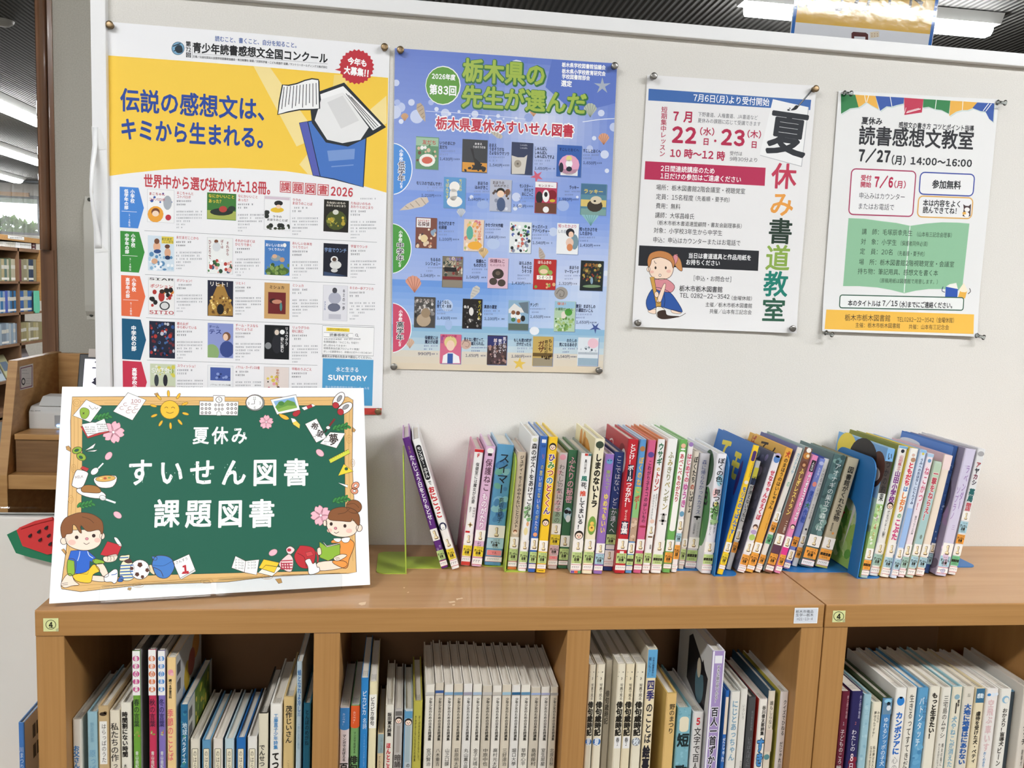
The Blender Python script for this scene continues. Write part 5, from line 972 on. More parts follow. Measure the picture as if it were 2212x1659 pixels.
A.ell(I(1075), 912, 56, 48, '#8a5630', 5.2, .2, ol=OL, lw=4); ol([(I(900), 1005), (I(890), 985), (I(915), 935), (I(990), 915), (I(1070), 930), (I(1112), 975), (I(1115), 1040), (I(1098), 1042), (I(1062), 1000), (I(1050), 1020), (I(980), 1015), (I(930), 1012)], '#8a5630', 5.6, 4)
A.curve([(I(960), 965), (I(1010), 955), (I(1045), 925)], 3.5, '#5c3820', 6.4); A.curve([(I(1020), 900), (I(1075), 890), (I(1110), 920)], 3.5, '#5c3820', 6.4)
A.ell(I(912), 1036, 11, 13, '#3a2620', 6); A.ell(I(1010), 1050, 11, 13, '#3a2620', 6); A.ell(I(943), 1067, 10, 9, '#e0909c', 6, ol='#8a4a4c', lw=3); A.curve([(I(932), 1095), (I(948), 1102), (I(968), 1092)], 4, OL, 6); A.ell(I(900), 1082, 18, 15, '#f3c4b4', 5.4); A.ell(I(1040), 1085, 22, 16, '#f3c4b4', 5.4)

sign = empty('blackboard_sign', BL); tag(sign, 'framed summer reading sign drawn as a green blackboard, leaning in a clear stand', 'sign')
me = A.mesh('printed_sheet', (SN*.0036, SE, SU, SN)); me.materials.append(M_PRINT)
link('printed_sheet', me, sign)
c4 = [fs(135.6, 836.6), fs(784.5, 839.6), fs(798.8, 1263.2), fs(107.5, 1304)]
mb = MB(); vs = [SE*x + SU*y + SN*.0034 for x, y in c4] + [SE*x + SU*y - SN*.0002 for x, y in c4]
mb.add(vs, [(0, 1, 2, 3), (7, 6, 5, 4), (0, 4, 5, 1), (1, 5, 6, 2), (2, 6, 7, 3), (3, 7, 4, 0)])
mb.build('foam_board', mat('white_foam_board', '#f0f0f0', .6), sign)
# clear display stand: back plate, foot and two front lips
st = empty('acrylic_stand', BL); tag(st, 'clear acrylic stand holding up the blackboard sign', 'display stand')
def lip(x0, x1, z0, z1):
    p0, p1 = fs(x0, z0), fs(x1, z0); h_ = fs(x0, z1)[1]
    y0 = -.0008
    q = [(p0[0], y0), (p1[0], y0), (p1[0], y0+.017), (p1[0]-.004, y0+.021), (p0[0]+.004, y0+.021), (p0[0], y0+.017)]
    n = len(q); vs = [SE*u + SU*v + SN*.0075 for u, v in q] + [SE*u + SU*v + SN*.0055 for u, v in q]
    m_ = MB().add(vs, [tuple(range(n)), tuple(reversed(range(n, 2*n)))] + [(i, (i+1) % n, n+(i+1) % n, n+i) for i in range(n)])
    o = m_.build('front_lip', M_ACR, st)
    w = p1[0]-p0[0]
    vs = [SE*(p0[0]+(w if i in (1, 2, 5, 6) else 0)) + SU*(y0-(.0022 if i > 3 else 0)) + SN*(.0075 if i in (0, 1, 4, 5) else -.008) for i in range(8)]
    MB().add(vs, [(0, 1, 2, 3), (7, 6, 5, 4), (0, 4, 5, 1), (1, 5, 6, 2), (2, 6, 7, 3), (3, 7, 4, 0)]).build('stand_foot', M_ACR, st)
lip(217, 456, 1283, 1262); lip(468, 738, 1271, 1240)
for u in (.07, .17, .24, .37):
    top = SE*u + SU*.16 - SN*.003; bot = SE*u + SB*.115 - Vector((0, 0, .003))
    MB().tube([SE*u + SU*.0 - SN*.004, top], .0022).tube([top, bot], .0022).build('stand_strut', M_ACR, st)
# ---------------------------------------------------------------- books
FR = {'A': (820, 890, 4.367), 'B': (1120, 890, 4.364), 'C': (1360, 890, 4.364), 'D': (1600, 900, 4.364), 'E': (1840, 900, 4.367),
      'F': (0, 1300, 4.621), 'G': (360, 1340, 5.2), 'H': (700, 1340, 5.2), 'I': (880, 1340, 5.2), 'J': (1240, 1340, 5.2), 'K': (1460, 1340, 5.2), 'L': (1760, 1280, 4.378)}
WHT = '#efeeec'
LY, LG, LO, LB, LGR = '#ecd23c', '#bcd48c', '#eea244', '#a9cfdc', '#6fb888'
SX, SZ, SNF = Vector((1, 0, 0)), Vector((0, 0, 1)), Vector((0, -1, 0))
_cache = {}
def sticker_mesh(kind, col, w, h):
    """a label wrapped on a spine, centred at the origin"""
    k = (kind, col, round(w, 4), round(h, 4))
    if k in _cache: return _cache[k]
    A = Art(eps=.00005)
    if kind == 'one':
        A.lbox(0, 0, w, h, '#f0eee8', 1)
        s = min(w*1.5, h*.72)
        A.ltext('1', s*.05, -s*.03, s*.46, s, '#6b5438', 2, .1); A.ltext('1', 0, 0, s*.42, s*.96, '#8a7250', 3, .085); A.ltext('1', 0, 0, s*.4, s*.92, '#f0e2b8', 4, .055)
    elif kind == 'list':
        A.lbox(0, 0, w, h, col, 1)
        ww = min(w*.86, h*.9)
        A.ltext('2026 夏', ww*.1, h*.36, ww*.7, h*.15, '#5c5a48', 3, 0)
        A.ltext('すいせん', 0, h*.1, ww*1.02, h*.27, '#26241c', 3, .04); A.ltext('図書', 0, -h*.16, ww*.6, h*.25, '#26241c', 3, .03); A.ltext('低学年', ww*.08, -h*.38, ww*.6, h*.14, '#5c5a48', 3, 0)
    elif kind == 'kadai':
        A.lbox(0, 0, w, h, col, 1); ww = min(w*.9, h*1.1)
        A.ltext('2026', 0, h*.3, ww*.5, h*.16, '#5c5a48', 3, 0); A.ltext('課題図書', 0, 0, ww*1.02, h*.28, '#26241c', 3, .045); A.ltext('低学年', 0, -h*.32, ww*.6, h*.16, '#5c5a48', 3, 0)
    elif kind == 'call':
        A.lbox(0, 0, w, h, '#f2efec', 1); A.lbox(0, h*.46, w, h*.07, '#c24a4c', 2); A.lbox(0, -h*.46, w, h*.07, '#c24a4c', 2)
        A.o = (0, 0, 1); rg = random.Random(hash(k) & 255)
        x = -w*.36
        while x < w*.34:
            A.lbox(x, 0, h*.05, h*.34, '#77777c', 3); A.lbox(x+h*.1, h*.1, h*.2, h*.06, '#77777c', 3); x += h*.32
    elif kind == 'ya':
        A.lbox(0, 0, w*.9, h, '#f2efec', 1); A.lbox(0, 0, w*.86, h*.86, '#ec8f94', 2, ol='#c24a4c', lw=h*.05); A.ltext('YA', 0, 0, h*.8, h*.5, '#7a3a3c', 3, 0)
    me = A.mesh(kind, (Vector(), SX, SZ, SNF)); me.materials.append(M_FILM); _cache[k] = me
    return me
STN = {'one': 'numeral_sticker', 'list': 'reading_list_sticker', 'kadai': 'reading_list_sticker', 'call': 'call_number_label', 'ya': 'age_group_sticker'}
LAST = {}
def book(fr, label, group, TL, TR, BL_, BR_, spine, segs=(), st=(), left=None, right=None, y0=None, zb=0.0, depth=None, art=None, lart=None, edge=None, cat='book', page='#e4ddd0', name='book', stamp=True, shrink=.0005, rart=None, hard=True, dh=0):
    """one book from its spine's four corners in the photo: the foot stands on its shelf (zb), the head gives height, lean and thickness"""
    ox, oy, k = FR[fr]
    if y0 is None:
        m = on_z((BL_[0]+BR_[0])/2, (BL_[1]+BR_[1])/2, zb); y0 = m.y
    tl, tr = on_y(*TL, y0), on_y(*TR, y0)
    if BL_ is None: bl, br = Vector((tl.x, y0, ZT+zb)), Vector((tr.x, y0, ZT+zb))
    else: bl, br = on_y(*BL_, y0), on_y(*BR_, y0)
    bc, tc = (bl+br)/2, (tl+tr)/2
    ax = (tc-bc); ax.normalize(); t_ = ax.x/ax.z
    th = abs((br-bl).cross(ax).length + (tr-tl).cross(ax).length)/2 - shrink
    ROW.append(dict(x=bc.x+(ZT+zb-bc.z)*t_, t=t_, th=th, y0=y0, zb=zb, ztop=tc.z, kw=dict(fr=fr, label=label, group=group, TL=TL, TR=TR, spine=spine, segs=segs, st=st, left=left, right=right, depth=depth, art=art, lart=lart, edge=edge, cat=cat, page=page, name=name, stamp=stamp, rart=rart, hard=hard, dh=dh)))
ROW = []
def plate(x, t, h, order):
    ROW.append(dict(x=x, t=t, th=.0022, y0=-.15, zb=0, ztop=ZT+h, kw=None, order=order)); return ROW[-1]
BOUND = [None, None]
def settle(it=300, gap=.0005):
    """neighbours in a row may touch but not pass through one another"""
    for _ in range(it):
        for a, b in zip(ROW[:-1], ROW[1:]):
            top = min(a['ztop'], b['ztop']) - ZT - max(a['zb'], b['zb'])
            hw = a['th']/2*math.sqrt(1+a['t']**2) + b['th']/2*math.sqrt(1+b['t']**2) + gap
            p0 = hw - (b['x']-a['x']); p1 = hw - (b['x']+b['t']*top-a['x']-a['t']*top)
            if p0 > 0: 
                a['x'] -= p0/2; b['x'] += p0/2; a['t'] += p0/2/top; b['t'] -= p0/2/top
            if p1 > 0: a['t'] -= p1/2/top; b['t'] += p1/2/top
        for r, lim, sg in ((ROW[0], BOUND[0], 1), (ROW[-1], BOUND[1], -1)):
            if lim is not None:
                d = sg*(lim - r['x']) + r['th']/2 + .0008
                if d > 0: r['x'] += sg*d
                d = sg*(lim - r['x'] - r['t']*(r['ztop']-ZT-r['zb'])) + r['th']/2 + .0008
                if d > 0: r['t'] += sg*d/(r['ztop']-ZT-r['zb'])
def build_row():
    settle()
    for r in ROW:
        if r['kw']: make_book(r['x'], math.atan(r['t']), r['th'], r['y0'], r['zb'], r['ztop'], **r['kw'])
    ROW.clear(); BOUND[:] = [None, None]
def make_book(x0, lean, th, y0, zb, ztop, fr, label, group, TL, TR, spine, segs, st, left, right, depth, art, lart, edge, cat, page, name, stamp, rart, hard, dh):
    ox, oy, k = FR[fr]
    bz = ZT+zb + th/2*abs(math.sin(lean))            # lowest corner rests on the shelf
    base = Vector((x0 + (bz-ZT-zb)*math.tan(lean), y0, bz))
    h = (ztop-bz)/math.cos(lean) + dh
    dp = depth or min(.152, -y0-.006, h*.72)
    r = empty(name, base, (0, lean, 0)); tag(r, label, cat, group)
    hw, b = th/2, min(.0024 if hard else .0008, th*.16); rr = min(.0022, th*.22)
    out = [(-hw, dp), (-hw, rr), (-hw+rr*.3, rr*.3), (-hw+rr, 0), (hw-rr, 0), (hw-rr*.3, rr*.3), (hw, rr), (hw, dp)]
    inn = [(hw-b, dp), (hw-b, b+.001), (-hw+b, b+.001), (-hw+b, dp)]
    pts = out + inn; n = len(pts)
    mb = MB(); L_, R_ = left or spine, right or left or spine; ed = edge or L_
    cs = [lin(L_)] + [lin(spine)]*5 + [lin(R_)] + [lin(ed)]*5
    vs = [(x, y, 0) for x, y in pts] + [(x, y, h) for x, y in pts]
    tr_ = tessellate_polygon([[Vector((x, y, 0)) for x, y in pts]])
    mb.add(vs, [(i, (i+1) % n, n+(i+1) % n, n+i) for i in range(n)], cs)
    mb.add(vs, [tuple(t) for t in tr_] + [tuple(i+n for i in t) for t in tr_], ed)
    # lettering on the spine
    A = Art(eps=.00006)
    Yt, Yb = (TL[1]+TR[1])/2, None
    Yb = proj(base + Vector((0, 0, 0)))[1]
    def V(Y): return min(h-.0004, max(.0004, h*(1-((oy+Y/k)-Yt)/(Yb-Yt)))) if zb > -.1 else min(h-.0004, h*(1-((oy+Y/k)-Yt)/(Yb-Yt)))
    for s in segs:
        tx, Y0, Y1, w, col = s[:5]; xo = s[5] if len(s) > 5 else 0; bb = s[6] if len(s) > 6 else .012
        if len(s) > 7: A.lvtext(tx, xo*th, V(Y0), V(Y1), w*th, s[7], 3, .1)
        A.lvtext(tx, xo*th, V(Y0), V(Y1), w*th, col, 4, bb)
    if art: art(A, th, V, h)
    if A.v: mb.art(A, Vector((0, -.0001, 0)), SX, SZ, SNF)
    if lart:
        A = Art(eps=.00003); A.flip = True; lart(A, dp, h); mb.art(A, Vector((-hw-.0001, 0, 0)), Vector((0, 1, 0)), SZ, Vector((-1, 0, 0)))
    if rart:
        A = Art(eps=.00003); rart(A, dp, h); mb.art(A, Vector((hw+.0001, 0, 0)), Vector((0, 1, 0)), SZ, Vector((1, 0, 0)))
    mb.build('cover', M_FILM, r, fixn=False)
    mb = MB().box((-hw+b+.0002, b+.0012, .003), (hw-b-.0002, dp-.004, h-(.0035 if hard else .0012)), page)
    if stamp and th > .008:
        A = Art(eps=.00005); pw = th-2*b
        A.lbox(0, .016, pw*.62, .017, None, 1, ol='#8a867e', lw=.0005)
        for i in range(4): A.lbox(0, .0105+i*.0036, pw*.42, .0012, '#9a968e', 1)
        mb.art(A, Vector((0, b, h-(.0034 if hard else .0011))), SX, Vector((0, 1, 0)), SZ)
    mb.build('pages', M_PAGE, r)
    for s in st:
        kind, Y0, Y1 = s[:3]; col = s[3] if len(s) > 3 else None
        v0, v1 = V(Y1), V(Y0)
        o = link(STN[kind], sticker_mesh(kind, col, round(th*.99, 4), round(v1-v0, 4)), r)
        o.location = (0, -.00018, (v0+v1)/2)
    LAST.update(r=r, th=th, h=h, lean=lean, base=base, y0=y0, dp=dp)
    return r
G1 = 'recommended books standing on the shelf top'
def bk(*a, **k): return book(a[0], a[1], G1, *a[2:], **{'zb': .0013, **k})
def dot(Y, col, rx=.3, x=0, ry=None, L=3):
    return lambda A, th, V, h: A.ell(x*th, V(Y), rx*th, ry*th if ry else rx*th, col, L)
def arts(*fs): return lambda A, th, V, h: [f(A, th, V, h) for f in fs]
def band(Y0, Y1, col, w=1.0, L=2, x=0): return lambda A, th, V, h: A.lbox(x*th, (V(Y0)+V(Y1))/2, w*th, abs(V(Y0)-V(Y1)), col, L)
def face(Y, r=.4, hair='#2a221e'):
    return lambda A, th, V, h: (A.ell(0, V(Y), r*th, r*th*1.05, hair, 3), A.ell(0, V(Y)-r*th*.2, r*th*.78, r*th*.72, '#f4dcc8', 4), A.ell(-r*th*.3, V(Y)-r*th*.15, .05*th, .06*th, '#2a221e', 5), A.ell(r*th*.3, V(Y)-r*th*.15, .05*th, .06*th, '#2a221e', 5), A.ell(0, V(Y)-r*th*.5, .09*th, .05*th, '#c0504c', 5))
def blobs(seed, n, cols, Y0, Y1, r=.16, L=2):
    def f(A, th, V, h):
        rg = random.Random(seed)
        for _ in range(n):
            q = r*rg.uniform(.5, 1.3)*th; x = rg.uniform(-.5*th+q, .5*th-q); A.ell(x, rg.uniform(V(Y1), V(Y0)), q, q*rg.uniform(.7, 1.6), rg.choice(cols), L+rg.random(), rg.uniform(0, 3), n=9)
    return f
def sideblobs(seed, n, cols, y0=0, y1=1, v0=.05, v1=.95, r=.05):
    def f(A, d, h):
        rg = random.Random(seed)
        for _ in range(n):
            q = r*rg.uniform(.5, 1.3)*h; y = rg.uniform(y0*d+q, y1*d-q) if (y1-y0)*d > 2*q else y0*d+q
            A.ell(y, rg.uniform(v0, v1)*h*.94+.03*h, q, q*rg.uniform(.5, 1.1), rg.choice(cols), 1+rg.random(), rg.uniform(0, 3), n=9)
    return f
PL = []
def px_plate(xb, yb, xt, yt, i):
    p = on_z(xb, yb, 0); q = on_y(xt, yt, p.y); PL.append((p, plate(p.x, (q.x-p.x)/(q.z-ZT), q.z-ZT, i)))
px_plate(877, 1240, 871, 985, 0)
bk('A', 'purple-spined book leaning left, first of the row beside the green bookend', (868.8, 947.2), (884.8, 943), (954, 1230.5), (969.5, 1227), '#5c2a7a', [('たんじょう日をとりもどせ！', 400, 1060, .62, '#f2eef4', .02, .02), ('モンスター・ホテル', 320, 385, .3, '#d8b85c', 0, 0), ('井上', 1255, 1278, .3, '#e8e0ee', .2, 0), ('八木', 1272, 1298, .3, '#e8e0ee', -.2, 0)],
   [('one', 1095, 1205), ('list', 1300, 1390, LG), ('call', 1398, 1452)], left='#c79ac8', right='#8a5aa0')
bk('A', 'white book leaning left against the purple one, red title and a ghost on its spine', (890.5, 950.7), (906.6, 946), (976.5, 1232.3), (993.5, 1228.5), WHT, [('モンスター・ホテル', 325, 615, .5, '#f4f4f4', 0, .02), ('で', 640, 682, .42, '#2c2c30', .05, .02), ('おにごっこ', 695, 990, .74, '#c8282e', 0, .05)],
   [('one', 1180, 1275), ('list', 1285, 1385, LY), ('call', 1392, 1450)], art=arts(lambda A, th, V, h: A.lbox(0, (V(310)+V(632))/2, .68*th, V(310)-V(632), '#1e1e22', 3, r=.3*th), dot(1072, '#26284a', .5, 0, .56), dot(1078, '#f4f4f2', .3, 0, .5, 4), dot(1045, '#26284a', .16, 0, .08, 5), band(1085, 1088, '#33343c', .3, 5), band(1100, 1103, '#33343c', .3, 5)), right='#dcdad6')
bk('A', 'slim pink-backed book with a white spine and a red tip', (1025.4, 970.1), (1046, 970), (995.2, 1222), (1014.6, 1222), '#eeecea', [('F', 388, 430, .42, '#c8282e', 0, .05), ('保健室には魔女が必要', 475, 860, .36, '#2c2c30', 0, .01), ('MMMの', 890, 990, .26, '#2c2c30', .22, 0), ('息子', 890, 945, .24, '#2c2c30', -.2, 0)],
   [('one', 1145, 1240), ('list', 1255, 1355, LY), ('call', 1362, 1412)], left='#d48ca4', art=arts(band(345, 378, '#c8282e'), band(1412, 1455, '#d0443c'), dot(1060, '#c0a06a', .1, 0, .3), dot(1060, '#c0a06a', .28, 0, .08), band(1118, 1136, '#c8282e', .5, 3, -.2)), lart=sideblobs(1, 26, ['#d8a4a4', '#c8b49a', '#b87c9c', '#dcc8b4'], 0, 1))
bk('A', 'lavender book about shelter cats, fourth in the row', (1049.7, 964.4), (1071.5, 964.4), (1018, 1224), (1040.5, 1224), '#dcb4d2', [('保護ねこ', 440, 745, .62, '#5a3a4a', 0, .012), ('ものがたり', 760, 1100, .56, '#f6ecf4', 0, .03, '#b884a8')],
   [('one', 1110, 1212), ('list', 1265, 1362, LY), ('call', 1370, 1440)], art=arts(dot(365, '#f0f0ea', .34, 0, .3), band(388, 412, '#3a2c34', .4, 4), lambda A, th, V, h: A.ltext('犬斗', 0, V(1245), .4*th, .6*th, '#4a3440', 4, 0)), left='#dcb8d4')
bk('A', 'thick light blue book with black katakana and a pink YA sticker', (1075.3, 959.8), (1112.5, 961), (1046, 1222), (1082.5, 1222), '#5f9cc4', [('スイマー', 385, 770, .6, '#1f2430', 0, .012), ('高田由紀子', 800, 1040, .26, '#1f2430', .1, .01)],
   [('one', 1065, 1185), ('list', 1190, 1285, LB), ('ya', 1300, 1352), ('call', 1362, 1412)], art=arts(blobs(3, 22, ['#4f86b4', '#7fb4d4', '#3f74a8', '#8cc0c8', '#6fae9c'], 480, 1040, .2)), left='#a8c4d8')
px_plate(1091, 1236, 1115.5, 985, 1)
bk('A', 'beige book with a long black title beside the second green bookend', (1117.5, 975.9), (1138, 977), (1096, 1230.7), (1115, 1230.7), '#c9b8a2', [('ジュディ・モードのやりたいことリスト', 408, 1090, .42, '#26221e', .05, .02)], [('one', 1175, 1285), ('list', 1290, 1400, LG), ('call', 1408, 1458)],
   art=arts(dot(1128, '#e8dcc8', .34, 0, .3), dot(1122, '#8a5a3c', .24, 0, .22, 4), dot(1132, '#f0d0b4', .18, 0, .14, 5), band(1462, 1486, '#d8763c')), left='#d8c4b8')
bk('A', 'tall white book with a forest drawn on its spine', (1148, 941.6), (1165, 942), (1118.5, 1233.5), (1137.5, 1234.6), WHT, [('森のポストをあけてごらん', 292, 985, .6, '#26262a', .02, .02)], [('one', 1205, 1300), ('list', 1312, 1415, LG), ('call', 1425, 1475)],
   art=arts(dot(262, '#d8d8b0', .3, 0, .26), blobs(5, 16, ['#a8c49a', '#7fae74', '#c4d8bc'], 850, 1010, .2), dot(1050, '#e0a878', .16, .1, .3), dot(1120, '#e8d8a0', .25, -.05, .5)), left='#f0f0ec')
bk('B', 'tall blue book with small yellow letters', (1168.6, 941.6), (1184, 942.7), (1140, 1236), (1156.3, 1236), '#3868b8', [('リリの', 390, 540, .4, ['#d87a50', '#5a86d0', '#c8b84c'], .08, .01), ('思い出せないものがたり', 545, 1120, .42, ['#d8cc6c', '#dcdcf0', '#e8d8a0', '#a8d0e8'], .0, .01)], [('one', 1185, 1298), ('list', 1315, 1422, LG), ('call', 1430, 1475)],
   art=arts(band(258, 290, '#e8ecf4', .6, 3), lambda A, th, V, h: A.ltext('文研', 0, V(320), .6*th, .4*th, '#1c3468', 4, 0), dot(1150, '#e8a070', .3, 0, .3)), left='#8aa4d0')
bk('B', 'yellow book with two black-haired faces on its spine', (1186, 943), (1206, 945), (1158.5, 1237), (1178, 1237), '#f2c630', [('ひみつのとくくん', 390, 960, .72, ['#5c3c8a', '#4a8a3c', '#b05030', '#3c7cb0', '#c03c34', '#8a2c2c', '#c05a30'], 0, .04, '#fbf4dc')], [('one', 1208, 1312), ('list', 1320, 1425, LG), ('call', 1432, 1478)],
   art=arts(face(325), face(1035), band(1490, 1498, '#8a6a20', .6)), left='#f0d05c')
bk('B', 'short grey-pink book with thin handwritten title', (1206.5, 978), (1227.5, 979), (1182.5, 1229), (1203, 1229), '#cfc4c4', [('わたしの気になるあの', 490, 1042, .56, '#44403e', 0, .0)], [('one', 1050, 1148), ('list', 1152, 1250, LY), ('list', 1256, 1345, '#d8b8c0'), ('ya', 1354, 1388), ('call', 1394, 1445)],
   art=arts(dot(425, '#e0a0b0', .34, 0, .3), blobs(7, 10, ['#dcb0b8', '#b8a8a8', '#9aa8a0'], 500, 960, .2), band(935, 1045, '#8fa890', 1, 2.2)), left='#d8c8c8')
bk('B', 'dark green book with pink title and two silhouettes', (1229.5, 971), (1250, 973.6), (1205.5, 1228), (1226, 1228), '#3c6c4c', [('ふたりの秘密', 418, 855, .66, '#e4aabb', 0, .02)], [('one', 1160, 1268), ('list', 1285, 1392, LG), ('call', 1400, 1442)],
   art=arts(dot(955, '#a8c8d4', .42, 0, .7), dot(935, '#26222a', .24, -.15, .24, 4), dot(1000, '#e8ecf0', .26, .1, .4, 4), dot(940, '#2c2a30', .16, .22, .2, 4.5)), left='#4c7450')
bk('B', 'white book with a boy\'s face low on its spine and green-red head', (1255.2, 979), (1277.5, 979.4), (1230.5, 1238.3), (1253.5, 1239.5), WHT, [('黒川裕子', 445, 578, .22, '#33333a', 0, .01), ('風', 598, 650, .56, '#2f8070', 0, .03), ('花、', 660, 745, .52, '#2c2c30', 0, .03), ('推', 738, 790, .56, '#d84c34', 0, .03), ('してまいる！', 800, 1105, .52, '#2c2c30', 0, .03)], [('one', 1208, 1305), ('list', 1318, 1425, LG), ('call', 1435, 1490)],
   art=arts(band(388, 412, '#c8443c', .3, 3, 0), band(388, 412, '#4c7a7c', .3, 3, .34), face(1155, .42), band(1495, 1524, '#7a5ca4', .34, 3, -.3), band(1495, 1524, '#e8643c', .34, 3, .05), band(1495, 1524, '#5aa06c', .3, 3, .36)), left='#9aa4a0')
bk('B', 'cream book with a tree above and a tiger in a green oval', (1286, 947.3), (1308, 948.4), (1257, 1239.5), (1279.2, 1239.5), '#ede5c8', [('しまのないトラ', 392, 895, .62, '#26221c', 0, .05)], [('one', 1195, 1300), ('list', 1315, 1420, LG), ('call', 1435, 1490)],
   art=arts(dot(308, '#3c4a3a', .4, 0, .36), band(330, 360, '#3c4a3a', .08), dot(1065, '#7ca44c', .42, 0, .95), dot(1090, '#f0c860', .28, 0, .34, 4), dot(1045, '#f0c860', .2, 0, .2, 4), dot(1085, '#8a5c2c', .1, 0, .1, 5)), left='#efe6c0', lart=lambda A, d, h: (A.ell(.05, h*.84, .035, .022, '#e0a04c', 2, .5), A.ell(.075, h*.9, .012, .02, '#e0a04c', 2), A.ell(.1, h*.91, .01, .018, '#d8943c', 2)))
bk('B', 'purple book with a cat and yellow letters', (1309.5, 980.5), (1327.5, 981.7), (1281, 1240), (1301.5, 1239.5), '#9470b8', [('車けたって', 545, 730, .5, '#a8c060', 0, .012), ('ゆめでもいい', 762, 1140, .5, '#ecd860', 0, .03)], [('one', 1235, 1330), ('list', 1335, 1432, LB), ('call', 1445, 1495)],
   art=arts(dot(465, '#6a9cc4', .36, 0, .3), dot(455, '#3c5c80', .08, -.15, .08, 4), dot(455, '#3c5c80', .08, .15, .08, 4)), left='#b8a8c8')
bk('B', 'navy book with white brush title turning green at its foot', (1328.5, 976), (1351, 978), (1305, 1232.6), (1324.3, 1232.6), '#2c3f7a', [('ここではない、どこか遠くへ', 408, 1140, .56, '#e6e8f0', 0, .0)], [('list', 1150, 1245, LG), ('one', 1300, 1395), ('call', 1408, 1455)],
   art=arts(band(905, 1150, '#3a5648', 1, 1.5), band(1250, 1292, '#e4e4e0', .9, 3), band(1395, 1440, '#e8e6e2', 1, 2)), left='#3c4a78')
bk('B', 'red book with white vertical title about a ball', (1357.5, 947.7), (1380, 950), (1324.8, 1238), (1347.5, 1238.8), '#bb2833', [('とどけ！', 298, 492, .52, '#f6f2f0', 0, .03), ('ボール', 498, 650, .52, '#f6f2f0', 0, .03), ('つながれ！', 655, 892, .52, '#f6f2f0', 0, .03), ('ぼくらの', 915, 1015, .24, '#f6e0d8', 0, .01), ('言葉', 1030, 1145, .6, '#f6f2f0', 0, .03)], [('one', 1192, 1296), ('list', 1328, 1425, LG), ('call', 1440, 1492)],
   art=arts(band(495, 652, '#26283c', .56, 2), band(1025, 1150, '#2a2c48', .66, 2), band(1308, 1330, '#ece6e2', .4, 3)), left='#b83c44', lart=lambda A, d, h: (A.ltext('つ', .1, h*.88, .03, .03, '#f2eae8', 2, .0), A.ell(.03, h*.86, .02, .018, '#8a2c34', 2), A.ell(.02, h*.82, .016, .02, '#e0d4d0', 2.5)))
bk('C', 'narrow multicoloured book with a fox and an orange title', (1382.8, 947.3), (1398, 950.7), (1350.8, 1238), (1364.5, 1238), '#5c96cc', [('ぼくのねこ', 420, 760, .62, '#e8b850', 0, .03), ('ポー', 780, 915, .7, '#c84840', 0, .04)], [('one', 1228, 1335), ('kadai', 1345, 1442, LG), ('call', 1450, 1490)],
   art=arts(dot(345, '#b07a4c', .4, 0, .4), band(700, 990, '#8cc07c', 1, 1.6), band(990, 1215, '#b89c84', 1, 1.6), blobs(9, 12, ['#d8c0a8', '#a07c5c', '#c8a890'], 1000, 1200, .2)), left='#b8c8dc')
bk('C', 'pink book with dark title and small fish by its foot', (1400.5, 950.7), (1419.5, 950.7), (1368.5, 1238), (1384, 1238), '#d06088', [('こわがり子ネコの', 450, 842, .44, '#3c2a3c', 0, .012), ('ほしいもの', 848, 1040, .46, '#3c2a3c', 0, .012)], [('one', 1195, 1302), ('list', 1330, 1432, LG), ('call', 1442, 1488)],
   art=arts(dot(400, '#5c4a90', .4, 0, .36), dot(1075, '#a03048', .44, 0, .14)), left='#d87c5c')
bk('C', 'white book with green and red rabbit title', (1421.8, 949), (1438.5, 948.4), (1387, 1238.3), (1402.6, 1238.3), WHT, [('ウサギ', 290, 500, .66, '#2c6a48', 0, .04), ('の', 515, 555, .5, '#c89c3c', 0, .03), ('トリン', 560, 742, .66, '#c04440', 0, .04), ('まほうしょく、', 762, 930, .24, '#33333a', .2, 0), ('おかわりできるかな', 770, 1005, .24, '#33333a', -.15, 0), ('高藤', 1245, 1290, .25, '#33333a', .2, 0)], [('one', 1062, 1150), ('list', 1325, 1420, LG), ('call', 1440, 1490)],
   art=arts(dot(1025, '#e8c8b8', .3), band(1165, 1180, '#7a5c3c', .6, 3)), left='#d8885c')
bk('C', 'white book with a golden penguin title', (1443, 947.3), (1466, 948.4), (1406.5, 1238.3), (1427.2, 1238.3), '#f0efed', [('ふみきりペンギン', 370, 920, .5, ['#8c8a60', '#a89850', '#8c8a60'], 0, .02)], [('one', 1205, 1312), ('kadai', 1340, 1432, LG), ('call', 1445, 1488)],
   art=arts(dot(995, '#9a9894', .16, 0, .5), dot(960, '#b8b6b2', .34, 0, .1), dot(1020, '#b0aeaa', .4, 0, .12), dot(1050, '#6a6a6a', .1)), left='#f2f2f0')
bk('C', 'green book with a red title on a long white panel', (1469.8, 948.4), (1486.5, 950.7), (1430.5, 1237), (1448, 1237), '#6fae5c', [('あべこべものがたり', 390, 842, .5, '#b83840', 0, .03)], [('one', 1200, 1310), ('list', 1320, 1418, LO), ('call', 1430, 1475)],
   art=arts(lambda A, th, V, h: A.lbox(0, (V(370)+V(1118))/2, .74*th, V(370)-V(1118), '#f2f1ec', 2, r=.28*th), dot(318, '#e8b89c', .3), dot(350, '#f0f0ea', .3, 0, .12)), left='#98c08c')
bk('C', 'narrow pink-lettered book overlapped by the green one', (1487.3, 956.5), (1499.5, 956.5), (1449.5, 1236), (1462.3, 1236), '#ece6e6', [('はじめての', 390, 660, .74, '#d0486c', 0, .03), ('ゆうき', 665, 895, .8, '#c05a9c', 0, .04)], [('one', 1005, 1120), ('list', 1138, 1218, LB), ('list', 1250, 1385, LO), ('call', 1440, 1478)],
   art=arts(dot(305, '#9c7cb8', .42, 0, .4), dot(955, '#6a9cb8', .4, 0, .5)), left='#e4e0dc')
